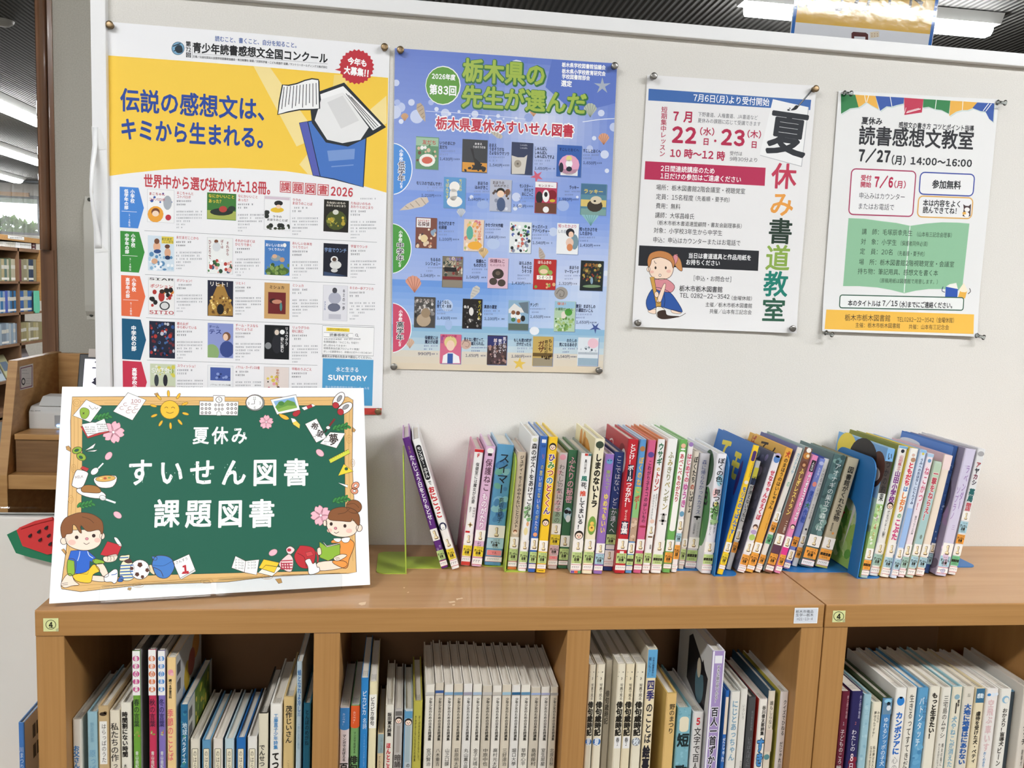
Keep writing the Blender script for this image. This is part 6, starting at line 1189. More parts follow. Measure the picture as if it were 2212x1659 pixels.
bk('C', 'narrow beige book with a black and red title', (1500.5, 974.8), (1511, 976), (1465, 1229), (1477.5, 1229), '#e2d8c8', [('ぼくたち', 418, 665, .66, '#2c2a2a', 0, .03), ('の', 675, 730, .66, '#b85038', 0, .04), ('いばしょ', 735, 950, .66, '#2c2a2a', 0, .03)], [('one', 1190, 1272), ('list', 1290, 1390, LG), ('call', 1398, 1440)], left='#dcd4c8')
bk('C', 'grey book with a crow low on its spine', (1513, 978.2), (1536, 981.7), (1479.5, 1228), (1502.5, 1228), '#c9c7cc', [('森に帰らなかったカラス', 450, 962, .42, '#3c4c8a', 0, .0), ('山田真奈', 1040, 1150, .18, '#55555c', -.15, 0), ('ディーン・ウイス', 1035, 1165, .16, '#55555c', .18, 0)], [('one', 1178, 1282), ('kadai', 1300, 1402, '#a8c47c'), ('call', 1412, 1462)],
   art=arts(dot(985, '#1e1e22', .34, 0, .1), dot(995, '#1e1e22', .08, 0, .2)), left='#c4c4cc')
bk('C', 'white book with green shapes on its cover, last before the blue bookend', (1552, 981.7), (1572, 979.4), (1513.5, 1238.3), (1537, 1239.5), '#eae9ee', [('ぼくの色、', 432, 715, .66, '#26262a', 0, .02), ('見つけた！', 725, 1012, .66, '#26262a', 0, .02), ('津栄子', 1040, 1140, .2, '#44444a', .2, 0), ('青山てん', 1035, 1160, .2, '#44444a', -.2, 0)], [('one', 1222, 1322), ('kadai', 1340, 1432, LG), ('call', 1442, 1490)],
   art=arts(dot(640, '#a8d4e0', .3, .1, .6, 1.5), dot(760, '#f0c8c8', .26, -.2, .5, 1.6), dot(920, '#6a9c5c', .3, .1, .9, 1.7), blobs(11, 8, ['#7fae6c', '#a8c890', '#e8d880'], 850, 1040, .24)), left='#e4e6ea',
   lart=lambda A, d, h: (A.ell(.03, h*.85, .022, .03, '#3c5c40', 2), A.ell(.02, h*.45, .02, .05, '#4f8a50', 2), A.ell(.05, h*.3, .03, .05, '#7cae70', 2.2), A.ell(.1, h*.9, .03, .012, '#3c50a0', 2), A.ltext('色', .03, h*.62, .03, .03, '#26262a', 3, .03)))
px_plate(1543, 1245, 1577, 985, 2)
bk('C', 'yellow-spined book with a broad blue cover behind the first blue bookend', (1627.3, 961), (1642.5, 963), (1549, 1241.7), (1561.2, 1241.7), '#f0c832', [('びょういんにきた犬', 470, 610, .24, '#33302c', .2, 0), ('モリスの', 700, 900, .62, '#2f6cc0', 0, .04), ('てばんです！', 905, 1195, .62, '#2f6cc0', 0, .04)], [('one', 1225, 1318), ('list', 1330, 1432, LY), ('call', 1440, 1480)],
   art=arts(lambda A, th, V, h: A.lbox(0, (V(365)+V(462))/2, .6*th, V(365)-V(462), '#4c3470', 2, r=.28*th), dot(660, '#e8dcd0', .36, 0, .3)), left='#2f6fb8', lart=lambda A, d, h: (A.ltext('て', .1, h*.86, .04, .042, '#f0d848', 3, .05), A.ltext('モ', .045, h*.8, .032, .05, '#f0d848', 3, .05), A.ell(.022, h*.72, .006, .03, '#4c3470', 2)))
bk('D', 'narrow pale book half hidden between the yellow and the grey ones', (1633, 995), (1645, 996), (1568, 1231), (1579.5, 1231), '#d4d2cc', [('ぼくが消えないうちに', 560, 990, .66, '#26262a', 0, .02)], [('one', 1060, 1165), ('list', 1180, 1280, LO)], art=arts(band(480, 580, '#d8cc4c', .9), band(580, 640, '#34405c', .9)), left='#6a7078')
bk('D', 'book with a red title on white and a dark violet cover', (1671, 984.8), (1691.3, 979), (1592, 1237), (1608.2, 1238), '#e9e4e6', [('せなちゃんのえくぼ', 502, 970, .56, '#c83850', 0, .04)], [('one', 1180, 1282), ('list', 1300, 1395, LO), ('call', 1405, 1450)],
   art=arts(dot(400, '#5c84c0', .42, 0, .5), dot(365, '#b8a8c8', .4, 0, .3), dot(1035, '#5a4038', .34, 0, .34), dot(1045, '#f0d4bc', .24, 0, .22, 4), dot(1085, '#b8a0c8', .4, 0, .3, 4), dot(1135, '#b0cc6c', .4, 0, .4)), left='#6c6870', lart=arts_side if False else (lambda A, d, h: (sideblobs(13, 60, ['#7c7884', '#5c5862', '#8a8494', '#4c4a54'], 0, 1)(A, d, h), A.ltext('んの', .05, h*.66, .04, .022, '#8a2c3c', 4, .03), sideblobs(14, 20, ['#a898b4', '#b8a8c0', '#8a9c7c'], 0, 1, .8, .97)(A, d, h))))
bk('D', 'orange-yellow book with a black title about a dentist dog', (1694.5, 971), (1718, 966.5), (1612.2, 1236.8), (1624.7, 1238), '#e2a847', [('犬', 325, 385, .56, '#b83830', 0, .03), ('のまほうのはいしゃさん', 390, 870, .5, '#26221c', 0, .02), ('アンソニー・テイラー', 890, 1070, .2, '#4a3a24', .18, 0)], [('one', 1185, 1280), ('list', 1290, 1390, LO), ('call', 1400, 1440)],
   left='#e8b452', lart=lambda A, d, h: (A.ltext('ん', .035, h*.9, .03, .03, '#3a2c20', 3, .02), A.ltext('て', .075, h*.92, .03, .03, '#3a2c20', 3, .02), A.ltext('ぱ', .12, h*.95, .016, .016, '#b84830', 3, .03)))
bk('D', 'pale book with a faint blue and green title', (1723, 967.6), (1736.5, 966.5), (1630.2, 1236.4), (1643, 1237.3), '#dfdbd4', [('カステラや', 340, 540, .5, '#6ca4b8', 0, .012), ('の', 605, 660, .5, '#7cb894', 0, .02), ('な', 850, 890, .4, '#b8cca8', 0, 0)], [('one', 895, 985), ('list', 992, 1085, LO), ('list', 1108, 1195, LGR), ('list', 1300, 1385, LO), ('call', 1400, 1440)], left='#6a6ea4')
bk('D', 'brown book with yellow title and animals at its head', (1740.5, 966.5), (1757.5, 968.7), (1650, 1238), (1668.2, 1239), '#7a5446', [('ふしぎレストラン', 485, 925, .5, '#ecd070', 0, .03), ('三野', 970, 1090, .24, '#e8dcd0', .2, 0)], [('one', 1105, 1205), ('list', 1290, 1390, LO), ('call', 1400, 1450)],
   art=arts(dot(318, '#f0ece4', .3, 0, .3), dot(370, '#c08040', .42, -.05, .42), dot(368, '#e8d8b8', .2, .1, .2, 4), dot(450, '#6a4030', .42, 0, .42), dot(455, '#c89870', .2, 0, .2, 4), band(1210, 1285, '#5c3c50')), left='#a8b8b4')
bk('D', 'pink book with a black-and-white girl near its foot', (1755, 983.6), (1770, 984.8), (1672.8, 1239), (1685.5, 1239.6), '#e088b4', [('人生は', 425, 510, .4, '#f2f2f2', 0, .012), ('ふしぎなコウモリガサ', 525, 985, .46, '#fbf4f8', 0, .04, '#8a3c64')], [('one', 1130, 1230), ('list', 1300, 1400, LO), ('call', 1410, 1455)],
   art=arts(band(412, 518, '#26242a', .7), face(1035, .4), band(1230, 1300, '#d83c8c')), left='#e8a8c4')
bk('D', 'violet-blue book with large dark blue title', (1772.5, 990.5), (1783, 991.7), (1689, 1230), (1706, 1231), '#7484c8', [('ただ今！', 480, 580, .4, '#e6e8f4', 0, .012), ('復活', 695, 800, .62, '#3850a0', 0, .03), ('大', 808, 860, .7, '#3c7c50', 0, .04), ('作戦', 870, 1000, .6, '#3850a0', 0, .03)], [('list', 1130, 1222, LO), ('one', 1255, 1350), ('call', 1375, 1425)],
   art=arts(dot(440, '#b8c0e4', .4, 0, .3), dot(635, '#e08c7c', .34, 0, .4)), left='#5c6cb4')
bk('D', 'narrow white-spined book with small lettering before the dark green one', (1784, 988), (1795.5, 994), (1710.8, 1224), (1723, 1224), '#dcdad6', [('いけるけいけ！', 480, 800, .4, '#44444a', 0, .0), ('やまんばの森', 820, 960, .3, '#55555c', 0, 0)], [('one', 1110, 1205), ('list', 1230, 1330, LO)], art=arts(dot(1060, '#33343c', .2)), left='#4c5cb0')
bk('D', 'dark grey-green book with thin white title', (1799, 980), (1828.3, 986), (1727.5, 1226.5), (1754, 1227.7), '#4c6868', [('アオナギの巣立つ森では', 440, 1075, .44, '#dce4e0', .05, .0)], [('one', 1115, 1222), ('list', 1235, 1335, LO), ('call', 1348, 1402)], art=arts(blobs(15, 24, ['#5c7c7c', '#6a8c8c', '#3c5454', '#7c9c94'], 380, 1100, .2)), left='#6c8480')
bk('D', 'olive-tan book about a library, leaning on the second blue bookend', (1832, 988), (1858.3, 991.7), (1761.2, 1227.7), (1786, 1228.8), '#b9b096', [('図', 470, 535, .46, '#26241e', 0, .02), ('書館がくれた宝物', 540, 985, .46, '#26241e', 0, .02), ('櫛田理絵', 1000, 1080, .16, '#44403a', -.15, 0)], [('one', 1140, 1242), ('kadai', 1250, 1342, LO), ('call', 1350, 1402)],
   art=arts(dot(1095, '#d8944c', .1, .1), band(1405, 1432, '#b8b858', 1, 1.5)), left='#8c8468')
def girl_cover(A, d, h):
    A.lbox(d*.5, h*.86, d, h*.28, '#7cb0e0', 1); A.lbox(d*.5, h*.2, d, h*.4, '#a8cc6c', 1); A.lbox(d*.5, h*.48, d, h*.26, '#c4dcc4', 1)
    sideblobs(16, 40, ['#8cc05c', '#b8d888', '#6fae50', '#d0e4a0'], 0, 1, .02, .42)(A, d, h)
    A.ell(d*.78, h*.9, .03, .025, '#f0d850', 2); A.ell(d*.42, h*.86, .042, .034, '#2c2828', 3); A.ell(d*.43, h*.79, .03, .018, '#f0d8c4', 4)
    for i in range(7): A.lbox(d*.42-.024+i*.008, h*.825, .0012, .016, '#8a7c78', 4.5)
    A.ell(d*.12, h*.82, .022, .03, '#5c3c30', 3); A.ell(d*.14, h*.78, .016, .012, '#f0d8c4', 4)
    A.lpoly([(d*.45, h*.12), (d*.28, h*.66), (d*.36, h*.7)], '#f2f0ea', 5); A.lpoly([(d*.28, h*.66), (d*.36, h*.7), (d*.3, h*.73)], '#e8b0a8', 5.4)
    A.ltext('約', d*.62, h*.56, .026, .026, '#26262a', 6, .02); A.ltext('4', d*.6, h*.42, .02, .036, '#c03038', 6, .01)
px_plate(1852, 1250, 1897, 992, 3)
bk('E', 'book with a dark-haired girl on its blue cover, right of the second blue bookend', (1916, 971), (1935.5, 966.4), (1859, 1249), (1874, 1249), '#a8c4c8', [('いつかの約束', 335, 795, .56, '#26262a', 0, .02), ('1', 830, 890, .3, '#d0803c', 0, 0), ('9', 915, 985, .44, '#b060a0', 0, 0), ('4', 1000, 1070, .44, '#c03c48', 0, 0), ('5', 1080, 1160, .4, '#c08838', 0, 0)], [('one', 1240, 1342), ('kadai', 1350, 1442, LO), ('call', 1448, 1495)],
   art=arts(band(300, 420, '#7cb0e0', 1, 1.3), band(420, 720, '#4c4440', 1, 1.3), band(720, 820, '#e0e4dc', 1, 1.3), band(820, 1240, '#a8c890', 1, 1.3), blobs(17, 18, ['#8cb868', '#c4d8a8', '#e0e8d8'], 830, 1220, .2, 1.5)), left='#9cc0dc', lart=girl_cover)
bk('E', 'white-spined school story with an olive cover and purple title', (1944.5, 963), (1962, 964), (1878.5, 1243.5), (1900, 1245.8), '#e9e7e2', [('山田県立', 360, 500, .4, '#c04860', 0, .012), ('山田小学校', 505, 805, .56, '#7c2c84', 0, .04), ('ポンチでピンチ!?山登り', 878, 1140, .3, '#33333a', 0, .01)], [('one', 1190, 1288), ('list', 1295, 1402, '#a8ccc0'), ('call', 1420, 1475)],
   art=arts(band(278, 300, '#7cacd0'), dot(325, '#33333a', .2), face(835, .36)), left='#8a8c3c')
bk('E', 'white book with a red and blue bookmark title', (1965.3, 968.7), (1987, 968.7), (1902.5, 1247), (1918.5, 1248), '#efece4', [('ともだち', 430, 648, .6, '#d0384c', 0, .05, '#f6e0e0'), ('は', 652, 705, .5, '#4880c0', 0, .04), ('しおり', 708, 895, .62, '#e0884c', 0, .05), ('の', 905, 955, .44, '#58a060', 0, .03), ('こぶた', 960, 1162, .62, '#d04880', 0, .05)], [('one', 1192, 1292), ('list', 1325, 1420, LB), ('call', 1435, 1485)],
   art=arts(dot(360, '#f0f0ec', .4, 0, .3), dot(362, '#d8b8a8', .2, 0, .18, 4), dot(405, '#b88c70', .28, .1, .26)), left='#e0c850')
bk('E', 'pale blue book with small navy title about the sea', (1988.3, 971), (2003, 973), (1923, 1249), (1935.5, 1250), '#cfdcee', [('うみへのおはなし', 392, 640, .44, '#2c3c6c', 0, .02), ('ににんぐみ', 655, 825, .44, '#2c3c6c', 0, .02)], [('one', 1240, 1335), ('list', 1345, 1435, LB), ('call', 1445, 1495)], art=arts(dot(350, '#d8cc5c', .2), band(300, 340, '#8cb8e0', 1, 1.4), band(860, 1230, '#9cbce8', .9, 1.4)), left='#9ab8dc')
bk('E', 'white-pink book with a thin pink title and exclamation mark', (2003.8, 979), (2019, 981), (1939, 1247), (1954, 1248), '#ecdfe4', [('ねこかつ！', 470, 885, .62, '#d05878', 0, .012), ('猫がつなぐ心の絆', 930, 1110, .3, '#55505a', 0, 0)], [('one', 1200, 1312), ('list', 1320, 1425, '#a8ccc0'), ('call', 1440, 1490)], art=arts(band(350, 380, '#a8c4dc', .9, 2), dot(415, '#6c9cc0', .26)), left='#e8e0e4')
bk('E', 'pale green and tan book with a red brush title', (2020, 997), (2036, 998), (1957, 1248), (1973.8, 1248.5), '#bccfc0', [('一撃をねらえ！', 505, 980, .62, '#b8505c', 0, .04, '#f0dcd8')], [('one', 1200, 1305), ('list', 1318, 1420, LB), ('call', 1435, 1492)], art=arts(band(440, 700, '#b8ccb4', 1, 1.3), band(700, 1200, '#a8c8c8', 1, 1.3), dot(1130, '#7c8c84', .16, .1, .3)), left='#b8c0a8')
bk('E', 'untitled cream-pink book, right of the green and tan one', (2039.5, 983.6), (2060.3, 982.4), (1978, 1244.6), (1993.3, 1245.3), '#eadccb', [], [('one', 1200, 1315), ('list', 1325, 1420, LB), ('call', 1435, 1492)], left='#d8b8c0', art=arts(band(365, 500, '#eed8d4', 1, 1.2)))
bk('E', 'tall dark blue book standing behind the pink and lavender ones', (2062, 961.8), (2069.5, 966), (1996, 1237.8), (2008, 1238.5), '#34548c', [], [('list', 1290, 1390, LB), ('one', 1190, 1285)], left='#4474bc', art=arts(blobs(18, 20, ['#4868a4', '#24386a', '#8c9cc0'], 420, 1150, .2)), lart=lambda A, d, h: (A.lbox(d*.5, h*.95, d, h*.08, '#5c88d0', 1), A.ell(d*.8, h*.93, .03, .006, '#e8ecf4', 2), A.ell(d*.1, h*.85, .016, .01, '#e0c848', 2)))
bk('E', 'lavender book with two columns of purple handwriting', (2085.5, 968.7), (2110.8, 971), (2022, 1244.6), (2043, 1245.8), '#cfc9de', [('ラベンダー', 450, 870, .34, '#9c74b4', .12, 0), ('ソプラノ', 655, 975, .34, '#9c74b4', -.3, 0), ('三', 1015, 1065, .3, '#a890bc', .05, 0)], [('one', 1190, 1312), ('list', 1312, 1412, LB), ('call', 1420, 1478)], left='#9a94a8', art=arts(blobs(19, 10, ['#d8c4dc', '#c8c8e0', '#e4dcec'], 1080, 1500, .24, 1.4)), lart=lambda A, d, h: (A.ell(.04, h*.6, .03, .045, '#5c5868', 2), sideblobs(20, 50, ['#8a7c94', '#a890b0', '#6c6474', '#c8a8c8'], 0, 1, .02, .5)(A, d, h)))
bk('E', 'white book with a red and dark green title, last of the row', (2113, 969.8), (2130.3, 968.7), (2046.5, 1241), (2065, 1242.8), '#dedede', [('アヤカシ', 425, 645, .54, ['#a84c50', '#33343c', '#7c3c50', '#4c4450'], 0, .04), ('薬局', 675, 800, .62, '#2c6464', 0, .05), ('閉店', 808, 885, .6, '#c05c64', 0, .05)], [('one', 890, 975), ('list', 985, 1092, LB), ('list', 1108, 1195, LO), ('one', 1205, 1305), ('kadai', 1312, 1402, LGR), ('call', 1412, 1465)], left='#e4e2e4', art=arts(dot(350, '#a8a6a8', .4, 0, .3)))
px_plate(2067, 1231, 2128, 1000, 4)
build_row()
# ---------------------------------------------------------------- metal bookends (bent sheets: upright plate, foot to one side, tongue to the other)
M_GREEN = mat('green_painted_metal', '#a8bf48', .35); M_BLUE = mat('blue_painted_metal', '#2a74b4', .4)
def bookend(label, m, k, depth, foot, tongue):
    """plate in the plane x; foot reaches x+foot, the punched tongue x+tongue"""
    p, pl = PL[k]; x, yf, yb, h = pl['x'], p.y, p.y+depth, pl['ztop']-ZT
    if k == 4: yf, yb, h = p.y+.012, -.012, .13
    r = empty('bookend', (x, (yf+yb)/2, ZT)); tag(r, label, 'bookend', 'metal bookends')
    d = (yb-yf)/2; t = .0012
    def rounded(y0, y1, z0, z1, rad, n=6):
        q = [(y0, z0), (y1, z0)]
        for i in range(n+1): a = PI/2*i/n; q.append((y1-rad+rad*math.cos(a), z1-rad+rad*math.sin(a)))
        for i in range(n+1): a = PI/2+PI/2*i/n; q.append((y0+rad+rad*math.cos(a), z1-rad+rad*math.sin(a)))
        return q
    # upright: two legs and a head around the punched window
    wy = d*.52; wz = abs(tongue)
    out = [(-d, 0), (-wy, 0)] + [(-wy, wz-wy)] + [(-wy*math.cos(PI*i/8), wz-wy+wy*math.sin(PI*i/8)) for i in range(1, 8)] + [(wy, wz-wy), (wy, 0), (d, 0)]
    head = rounded(-d, d, 0, h, .022)[2:]
    o = MB().prism(out + head, 0, -.0009, .0009).build('upright_plate', m, r); o.rotation_euler.y = math.atan(pl['t'])
    s = 1 if foot > 0 else -1
    f = [(0, -d), (0, d)] + [(s*(abs(foot)-.014+.014*math.cos(PI/2*(1-i/5))), d-.014+.014*math.sin(PI/2*(1-i/5))) for i in range(6)] + [(s*(abs(foot)-.014+.014*math.cos(PI/2*i/5)), -(d-.014+.014*math.sin(PI/2*i/5))) for i in range(6)]
    MB().prism(f, 2, 0, t).build('foot', m, r)
    s = -s
    g = [(0, -wy), (0, wy), (s*(wz-wy), wy)] + [(s*(wz-wy+wy*math.sin(PI*i/8)), wy*math.cos(PI*i/8)) for i in range(1, 8)] + [(s*(wz-wy), -wy)]
    MB().prism(g, 2, 0, t).build('tongue', m, r)
    return r
bookend('green bookend standing open between the sign and the purple book', M_GREEN, 0, .105, -.046, .085)
bookend('green bookend squeezed between the thick blue and the beige book', M_GREEN, 1, .105, .042, .045)
bookend('blue bookend left of the yellow-spined book with blue cover', M_BLUE, 2, .11, .042, .09)
bookend('blue bookend whose broad plate stands before the girl\'s blue cover', M_BLUE, 3, .125, .045, .12)
bookend('blue bookend with its foot out to the right of the last book', M_BLUE, 4, .10, on_z(2108, 1224, 0).x-PL[4][1]['x'], .07)
# ---------------------------------------------------------------- books inside the bays
def shelfrow(group, y=-.262):
    def f(fr, label, tl, yt, tr, spine, segs=(), **k):
        y_ = k.pop('y', y)
        k.setdefault('depth', .145)
        book(fr, label, group, (tl, yt), (tr, yt), None, None, spine, segs, y0=y_, zb=ZF+.0002, **k)
    return f
BK = '#2b2824'
# left of the shelf, on a lower ledge
solid('book_ledge', (-.66, -.275, 0), (-.478, .028, ZT-.45), M_WOOD, None)
tag(bpy.data.objects['book_ledge'], 'low wooden ledge beside the bookshelf, carrying the blue book', 'ledge')
book('F', 'blue picture book standing outside the shelf at its left', 'books left of the shelf', (38.5, 1561), (52, 1561.5), None, None, '#4a7cc0', [('川まつりの', 1440, 1720, .62, '#dce8f4', 0, .0)], y0=-.25, zb=-.4498, depth=.17, left='#6a98cc', right='#eceef0',
     rart=lambda A, d, h: [A.lbox(.03+.012*j, h-.028-.03*i, .009, .02, '#4c4a48', 1) for i in range(2) for j in range(4)])
build_row()
BOUND[:] = [x_s[1], x_s[2]]
r1 = shelfrow('poetry books in the left bay')
r1('F', 'white-grey book with blue title, leftmost in the left bay', 149.3, 1554, 169.9, '#d8d2c6', [('お父さん', 1430, 1660, .6, '#3a78b4', -.1, .04)], left='#c8c0b0', right='#d0cabc')
r1('F', 'dusty light blue book with a faint title', 187.2, 1539, 210, '#94b8c4', [('野原詩集', 1200, 1400, .34, '#7ca4b8', 0, 0), ('原っぱ', 1470, 1700, .6, '#6c9cbc', 0, 0)], right='#b8c4c4')
r1('F', 'beige book with an animal and a white title slip', 210.5, 1526, 234.5, '#c4a87c', [('はらっぱのうた', 1212, 1600, .42, '#3a342c', .05, .0)], art=arts(band(1190, 1615, '#eeeae2', .68, 2), dot(1118, '#3a2c20', .34, 0, .2), dot(1105, '#5c4630', .16, .2, .14)))
r1('F', 'cream book with large black handwriting', 236, 1536, 258.4, '#e2d8c2', [('私たちの作', 1205, 1590, .74, BK, 0, .012), ('っ', 1600, 1660, .5, BK)])
r1('F', 'cream-white book with bold black title about time', 259.8, 1519, 283.4, '#e6e0d0', [('時間割にない時間', 1095, 1545, .5, BK, -.1, .04), ('木村', 1610, 1700, .3, BK, -.1)])
def seasons(nm, x0, y, x1, col, dc, ch):
    r1('F', nm, x0, y, x1, col, [('季節の言葉', 535, 892, .44, '#f8f4f0', -.02, .01), (ch+'の言葉', 960, 1240, .7, '#2c3a2c' if ch == '春' else '#4a2438' if ch == '秋' else '#2c2c5c', 0, .012), ('青山由紀', 1480, 1650, .42, '#e8ece0', .0, .012)],
       art=arts(band(475, 925, '#efece8', 1, 1.5), *[dot(565+i*75, dc, .44, -.02, .44, 2) for i in range(5)], blobs(ord(ch), 5, ['#b8c07c', '#8ca048', '#c86a4c'], 1270, 1340, .14)), left='#3c3a3c', right='#b0aeac', hard=False)
seasons('green and white season book, tall, first of three alike', 285.4, 1405.5, 302.4, '#6ea03c', '#c44a86', '春')
seasons('red and white season book, tall, middle of three alike', 319.8, 1402.8, 336.8, '#c43858', '#d87a48', '秋')
seasons('violet and white season book, tall, last of three alike', 340.8, 1405, 356.5, '#8070b4', '#5090d0', '冬')
r1('F', 'peach book with pink title, barcodes on its cover', 359.4, 1421, 379.6, '#eecb90', [('調べる学習百科', 765, 960, .3, BK, -.1, .02), ('季節のことば', 1060, 1580, .62, '#e06a74', -.1, .012)],
   art=arts(dot(700, '#e89aa8', .3, -.05, .36), dot(720, '#f0b8b8', .2, .1, .2, 4)), right='#c9c7c4', hard=False,
   rart=lambda A, d, h: ([A.lbox(.016, h-.022-.026*i, .018, .017, '#5a5a5c', 1) for i in range(2)], A.ell(.05, h-.09, .02, .03, '#8aa8c8', 1), A.ell(.06, h-.055, .016, .022, '#c8a838', 1.3), A.ell(.085, h-.045, .02, .02, '#9c4c40', 1.6), A.ell(.08, h-.1, .03, .03, '#5c7c6c', 1), A.ell(.11, h-.03, .022, .02, '#c88a3c', 1)))
r1('G', 'teal-blue book with white title, grass and barcodes on its cover', 389, 1522.7, 405.6, '#2c6a90', [('地球', 1145, 1290, .62, '#cfe2ea', .1, .012), ('パラダイス', 1300, 1600, .52, '#dce8ee', .0, .02)], art=arts(blobs(22, 12, ['#3c8098', '#22587c', '#4c9078'], 1000, 1640, .2, 1.4)), right='#c4c4bc', hard=False,
   rart=lambda A, d, h: ([A.lbox(.016, h-.02-.024*i, .018, .016, '#5a5a5c', 1) for i in range(2)], A.lbox(.085, h-.05, .09, .1, '#5c7430', 1), sideblobs(23, 40, ['#8aa03c', '#46602a', '#c8b848', '#6c8430'], .28, .9, .5, .98, .04)(A, d, h)))
for i, (x0, x1, y, c, lb) in enumerate(((410.6, 431.8, 1597.5, '#dcd4c2', 'cream book with a framed title, first of six alike in the left bay'), (435.6, 455.8, 1600, '#5f92b4', 'steel blue book with a framed title, second of six alike'), (459.8, 481.3, 1596.7, '#e2d8cc', 'cream-pink book with a framed title, third of six alike'),
                             (484.8, 505.8, 1597.3, '#b8ccd2', 'pale blue book with a framed title, fourth of six alike'), (509.8, 530.6, 1594.8, '#2a6cb0', 'deep blue book with a framed title, fifth of six alike'), (534.2, 555.6, 1592.3, '#e6e2da', 'white book with a framed title, last of six alike'))):
    r1('G', lb, x0, y, x1, c, [('のはらうた', 1460, 1800, .36, '#4a4438', 0, .0)], art=lambda A, th, V, h: (A.lbox(0, (V(1440)+V(1830))/2, .62*th, V(1440)-V(1830), '#e8dec4', 2, r=.1*th, ol='#5c5a48', lw=.0007)), right='#c8c0b0' if i % 2 else '#4a5c6c', stamp=False)
r1('G', 'cream book with a brush-written title', 558.2, 1541, 579.8, '#dfd6be', [('でんせつ', 1390, 1640, .56, BK, -.1, .02)], left='#3a362e')
r1('G', 'white book with blue and black titles', 583.4, 1521.7, 609.6, '#ebe7de', [('工藤直子少年詩集', 1045, 1445, .34, '#3c88c0', 0, .02), ('てつがく', 1475, 1860, .56, BK, 0, .05)])
r1('G', 'tan book with a black handwritten title', 612.3, 1505.8, 636.7, '#d9bc82', [('茂作じいさん', 955, 1375, .56, BK, 0, .02), ('こうさく', 1560, 1760, .2, '#a48858', 0, 0)], y=-.258)
r1('G', 'tall slim pale blue book with blue lettering', 641.2, 1429.4, 653.6, '#b7cad4', [('蛙となれよ冷し', 550, 1020, .62, '#3f78b4', 0, .02), ('瓜', 1025, 1070, .6, '#3f78b4', 0, .0), ('一茶の人生と俳句', 1140, 1440, .34, '#7ca0b8', 0, 0)], hard=False)
r1('G', 'teal book against the divider with a dark title', 655.5, 1519.8, 672, '#226078', [('とんぼのめがね', 1000, 1400, .52, '#14303c', 0, .02)], right='#1c4c60')
build_row()
BOUND[:] = [x_s[3], x_s[4]]
r2 = shelfrow('poetry books in the second bay')
r2('H', 'blue and white comic poem book, leftmost in the second bay', 733.4, 1528.5, 754.6, '#e8d8d8', [('カンペキ！', 1040, 1180, .3, '#dce8f4', -.1, 0), ('マンガでおぼえる', 1275, 1580, .34, BK, .0, .02), ('百', 1595, 1690, .8, BK, 0, .04)], art=arts(band(978, 1215, '#3f86c8', 1, 1.5), dot(1210, '#3f86c8', .44, 0, .2, 1.6)), hard=False)
r2('H', 'orange and green comic haiku book', 757.9, 1523.7, 777.8, '#7aa868', [('カンペキ！', 1020, 1160, .3, '#f4e0d4', -.1, 0), ('マンガでおぼえる', 1245, 1490, .26, BK, .0, .012), ('俳句', 1515, 1700, .86, BK, -.1, .04)], art=arts(band(955, 1190, '#dc5c2c', 1, 1.5), dot(1190, '#dc5c2c', .44, 0, .2, 1.6)), hard=False)
r2('H', 'tall bright blue slim book with white katakana', 780, 1465, 796.8, '#2f80c0', [('ピカピカ', 785, 1060, .56, '#e4ecf2', 0, .012), ('名詩', 1090, 1215, .5, '#e4ecf2', .1, .0), ('こころをゆさぶる声に出す', 1270, 1640, .2, '#8cb8dc', .1, 0)], hard=False, y=-.266)
r2('H', 'tall cream slim book with black katakana', 798.3, 1472.7, 815.2, '#e8dcb4', [('ピカピカ俳句', 855, 1175, .5, BK, -.05, .02)], art=arts(band(830, 1205, '#f2eee4', .96, 1.5)), hard=False, y=-.266)
r2('H', 'short beige and grey-blue book', 815.6, 1585, 830, '#cdb894', [('てんとう', 1520, 1680, .34, '#4a4234', -.1, 0), ('ふしぎ', 1310, 1480, .26, '#6c6c5c', .1, 0)], art=arts(band(1275, 1490, '#8ca0a4', .9, 1.5)), stamp=False)
r2('H', 'white poem collection with red title below black', 833, 1523.7, 851.8, '#e0dacc', [('阪田寛夫詩集', 1035, 1300, .46, BK, .0, .03), ('ほんとこうた', 1370, 1760, .48, '#c23a40', -.05, .05)])
r2('H', 'grey recital book with a child\'s head on it', 852.6, 1532, 871, '#b8b2ac', [('暗誦', 1500, 1650, .78, '#4a4440', 0, .02)], art=arts(band(1020, 1070, '#6c6864', .8, 1.5), face(1120, .44), band(1180, 1480, '#a49c94', .4, 1.5)), stamp=False)
r2('H', 'blue-edged recital book with a child\'s head on it', 873.2, 1533, 892.6, '#bcc4c6', [('の', 1600, 1650, .4, BK, .1, .02)], art=arts(band(1020, 1100, '#5c94b8', .9, 1.5), face(1140, .44), band(1190, 1590, '#a4b4b8', .5, 1.5), band(1000, 1700, '#4c88b0', .1, 1.6, -.42)), stamp=False)
r2('H', 'olive-yellow book with two columns of small dark text', 893.5, 1515, 913.4, '#b7ae4c', [('ぼくがゆびをぱちんとならして、', 1065, 1590, .2, '#4c4a28', .2, .012), ('きみがおとなになるまえの詩集', 1065, 1580, .2, '#4c4a28', -.22, .012)])
AU = ['宮沢賢治', '八木重吉', '山之口貘', '萩原朔太郎', '丸山薫立原', '金子光晴小', '中原中也', '高村光太郎', '三好達治', '堀口大學', '草野心平', '島崎藤村', '室生犀星', '北原白秋']
TX = [919.6, 940.8, 960.4, 981, 1002, 1022.3, 1043, 1065, 1085.8, 1106.5, 1126.5, 1147.9, 1169.8, 1190, 1207.9]
TY = [1479.4, 1475, 1479, 1477, 1477, 1478, 1481, 1481, 1479, 1480, 1480, 1485, 1484, 1484]
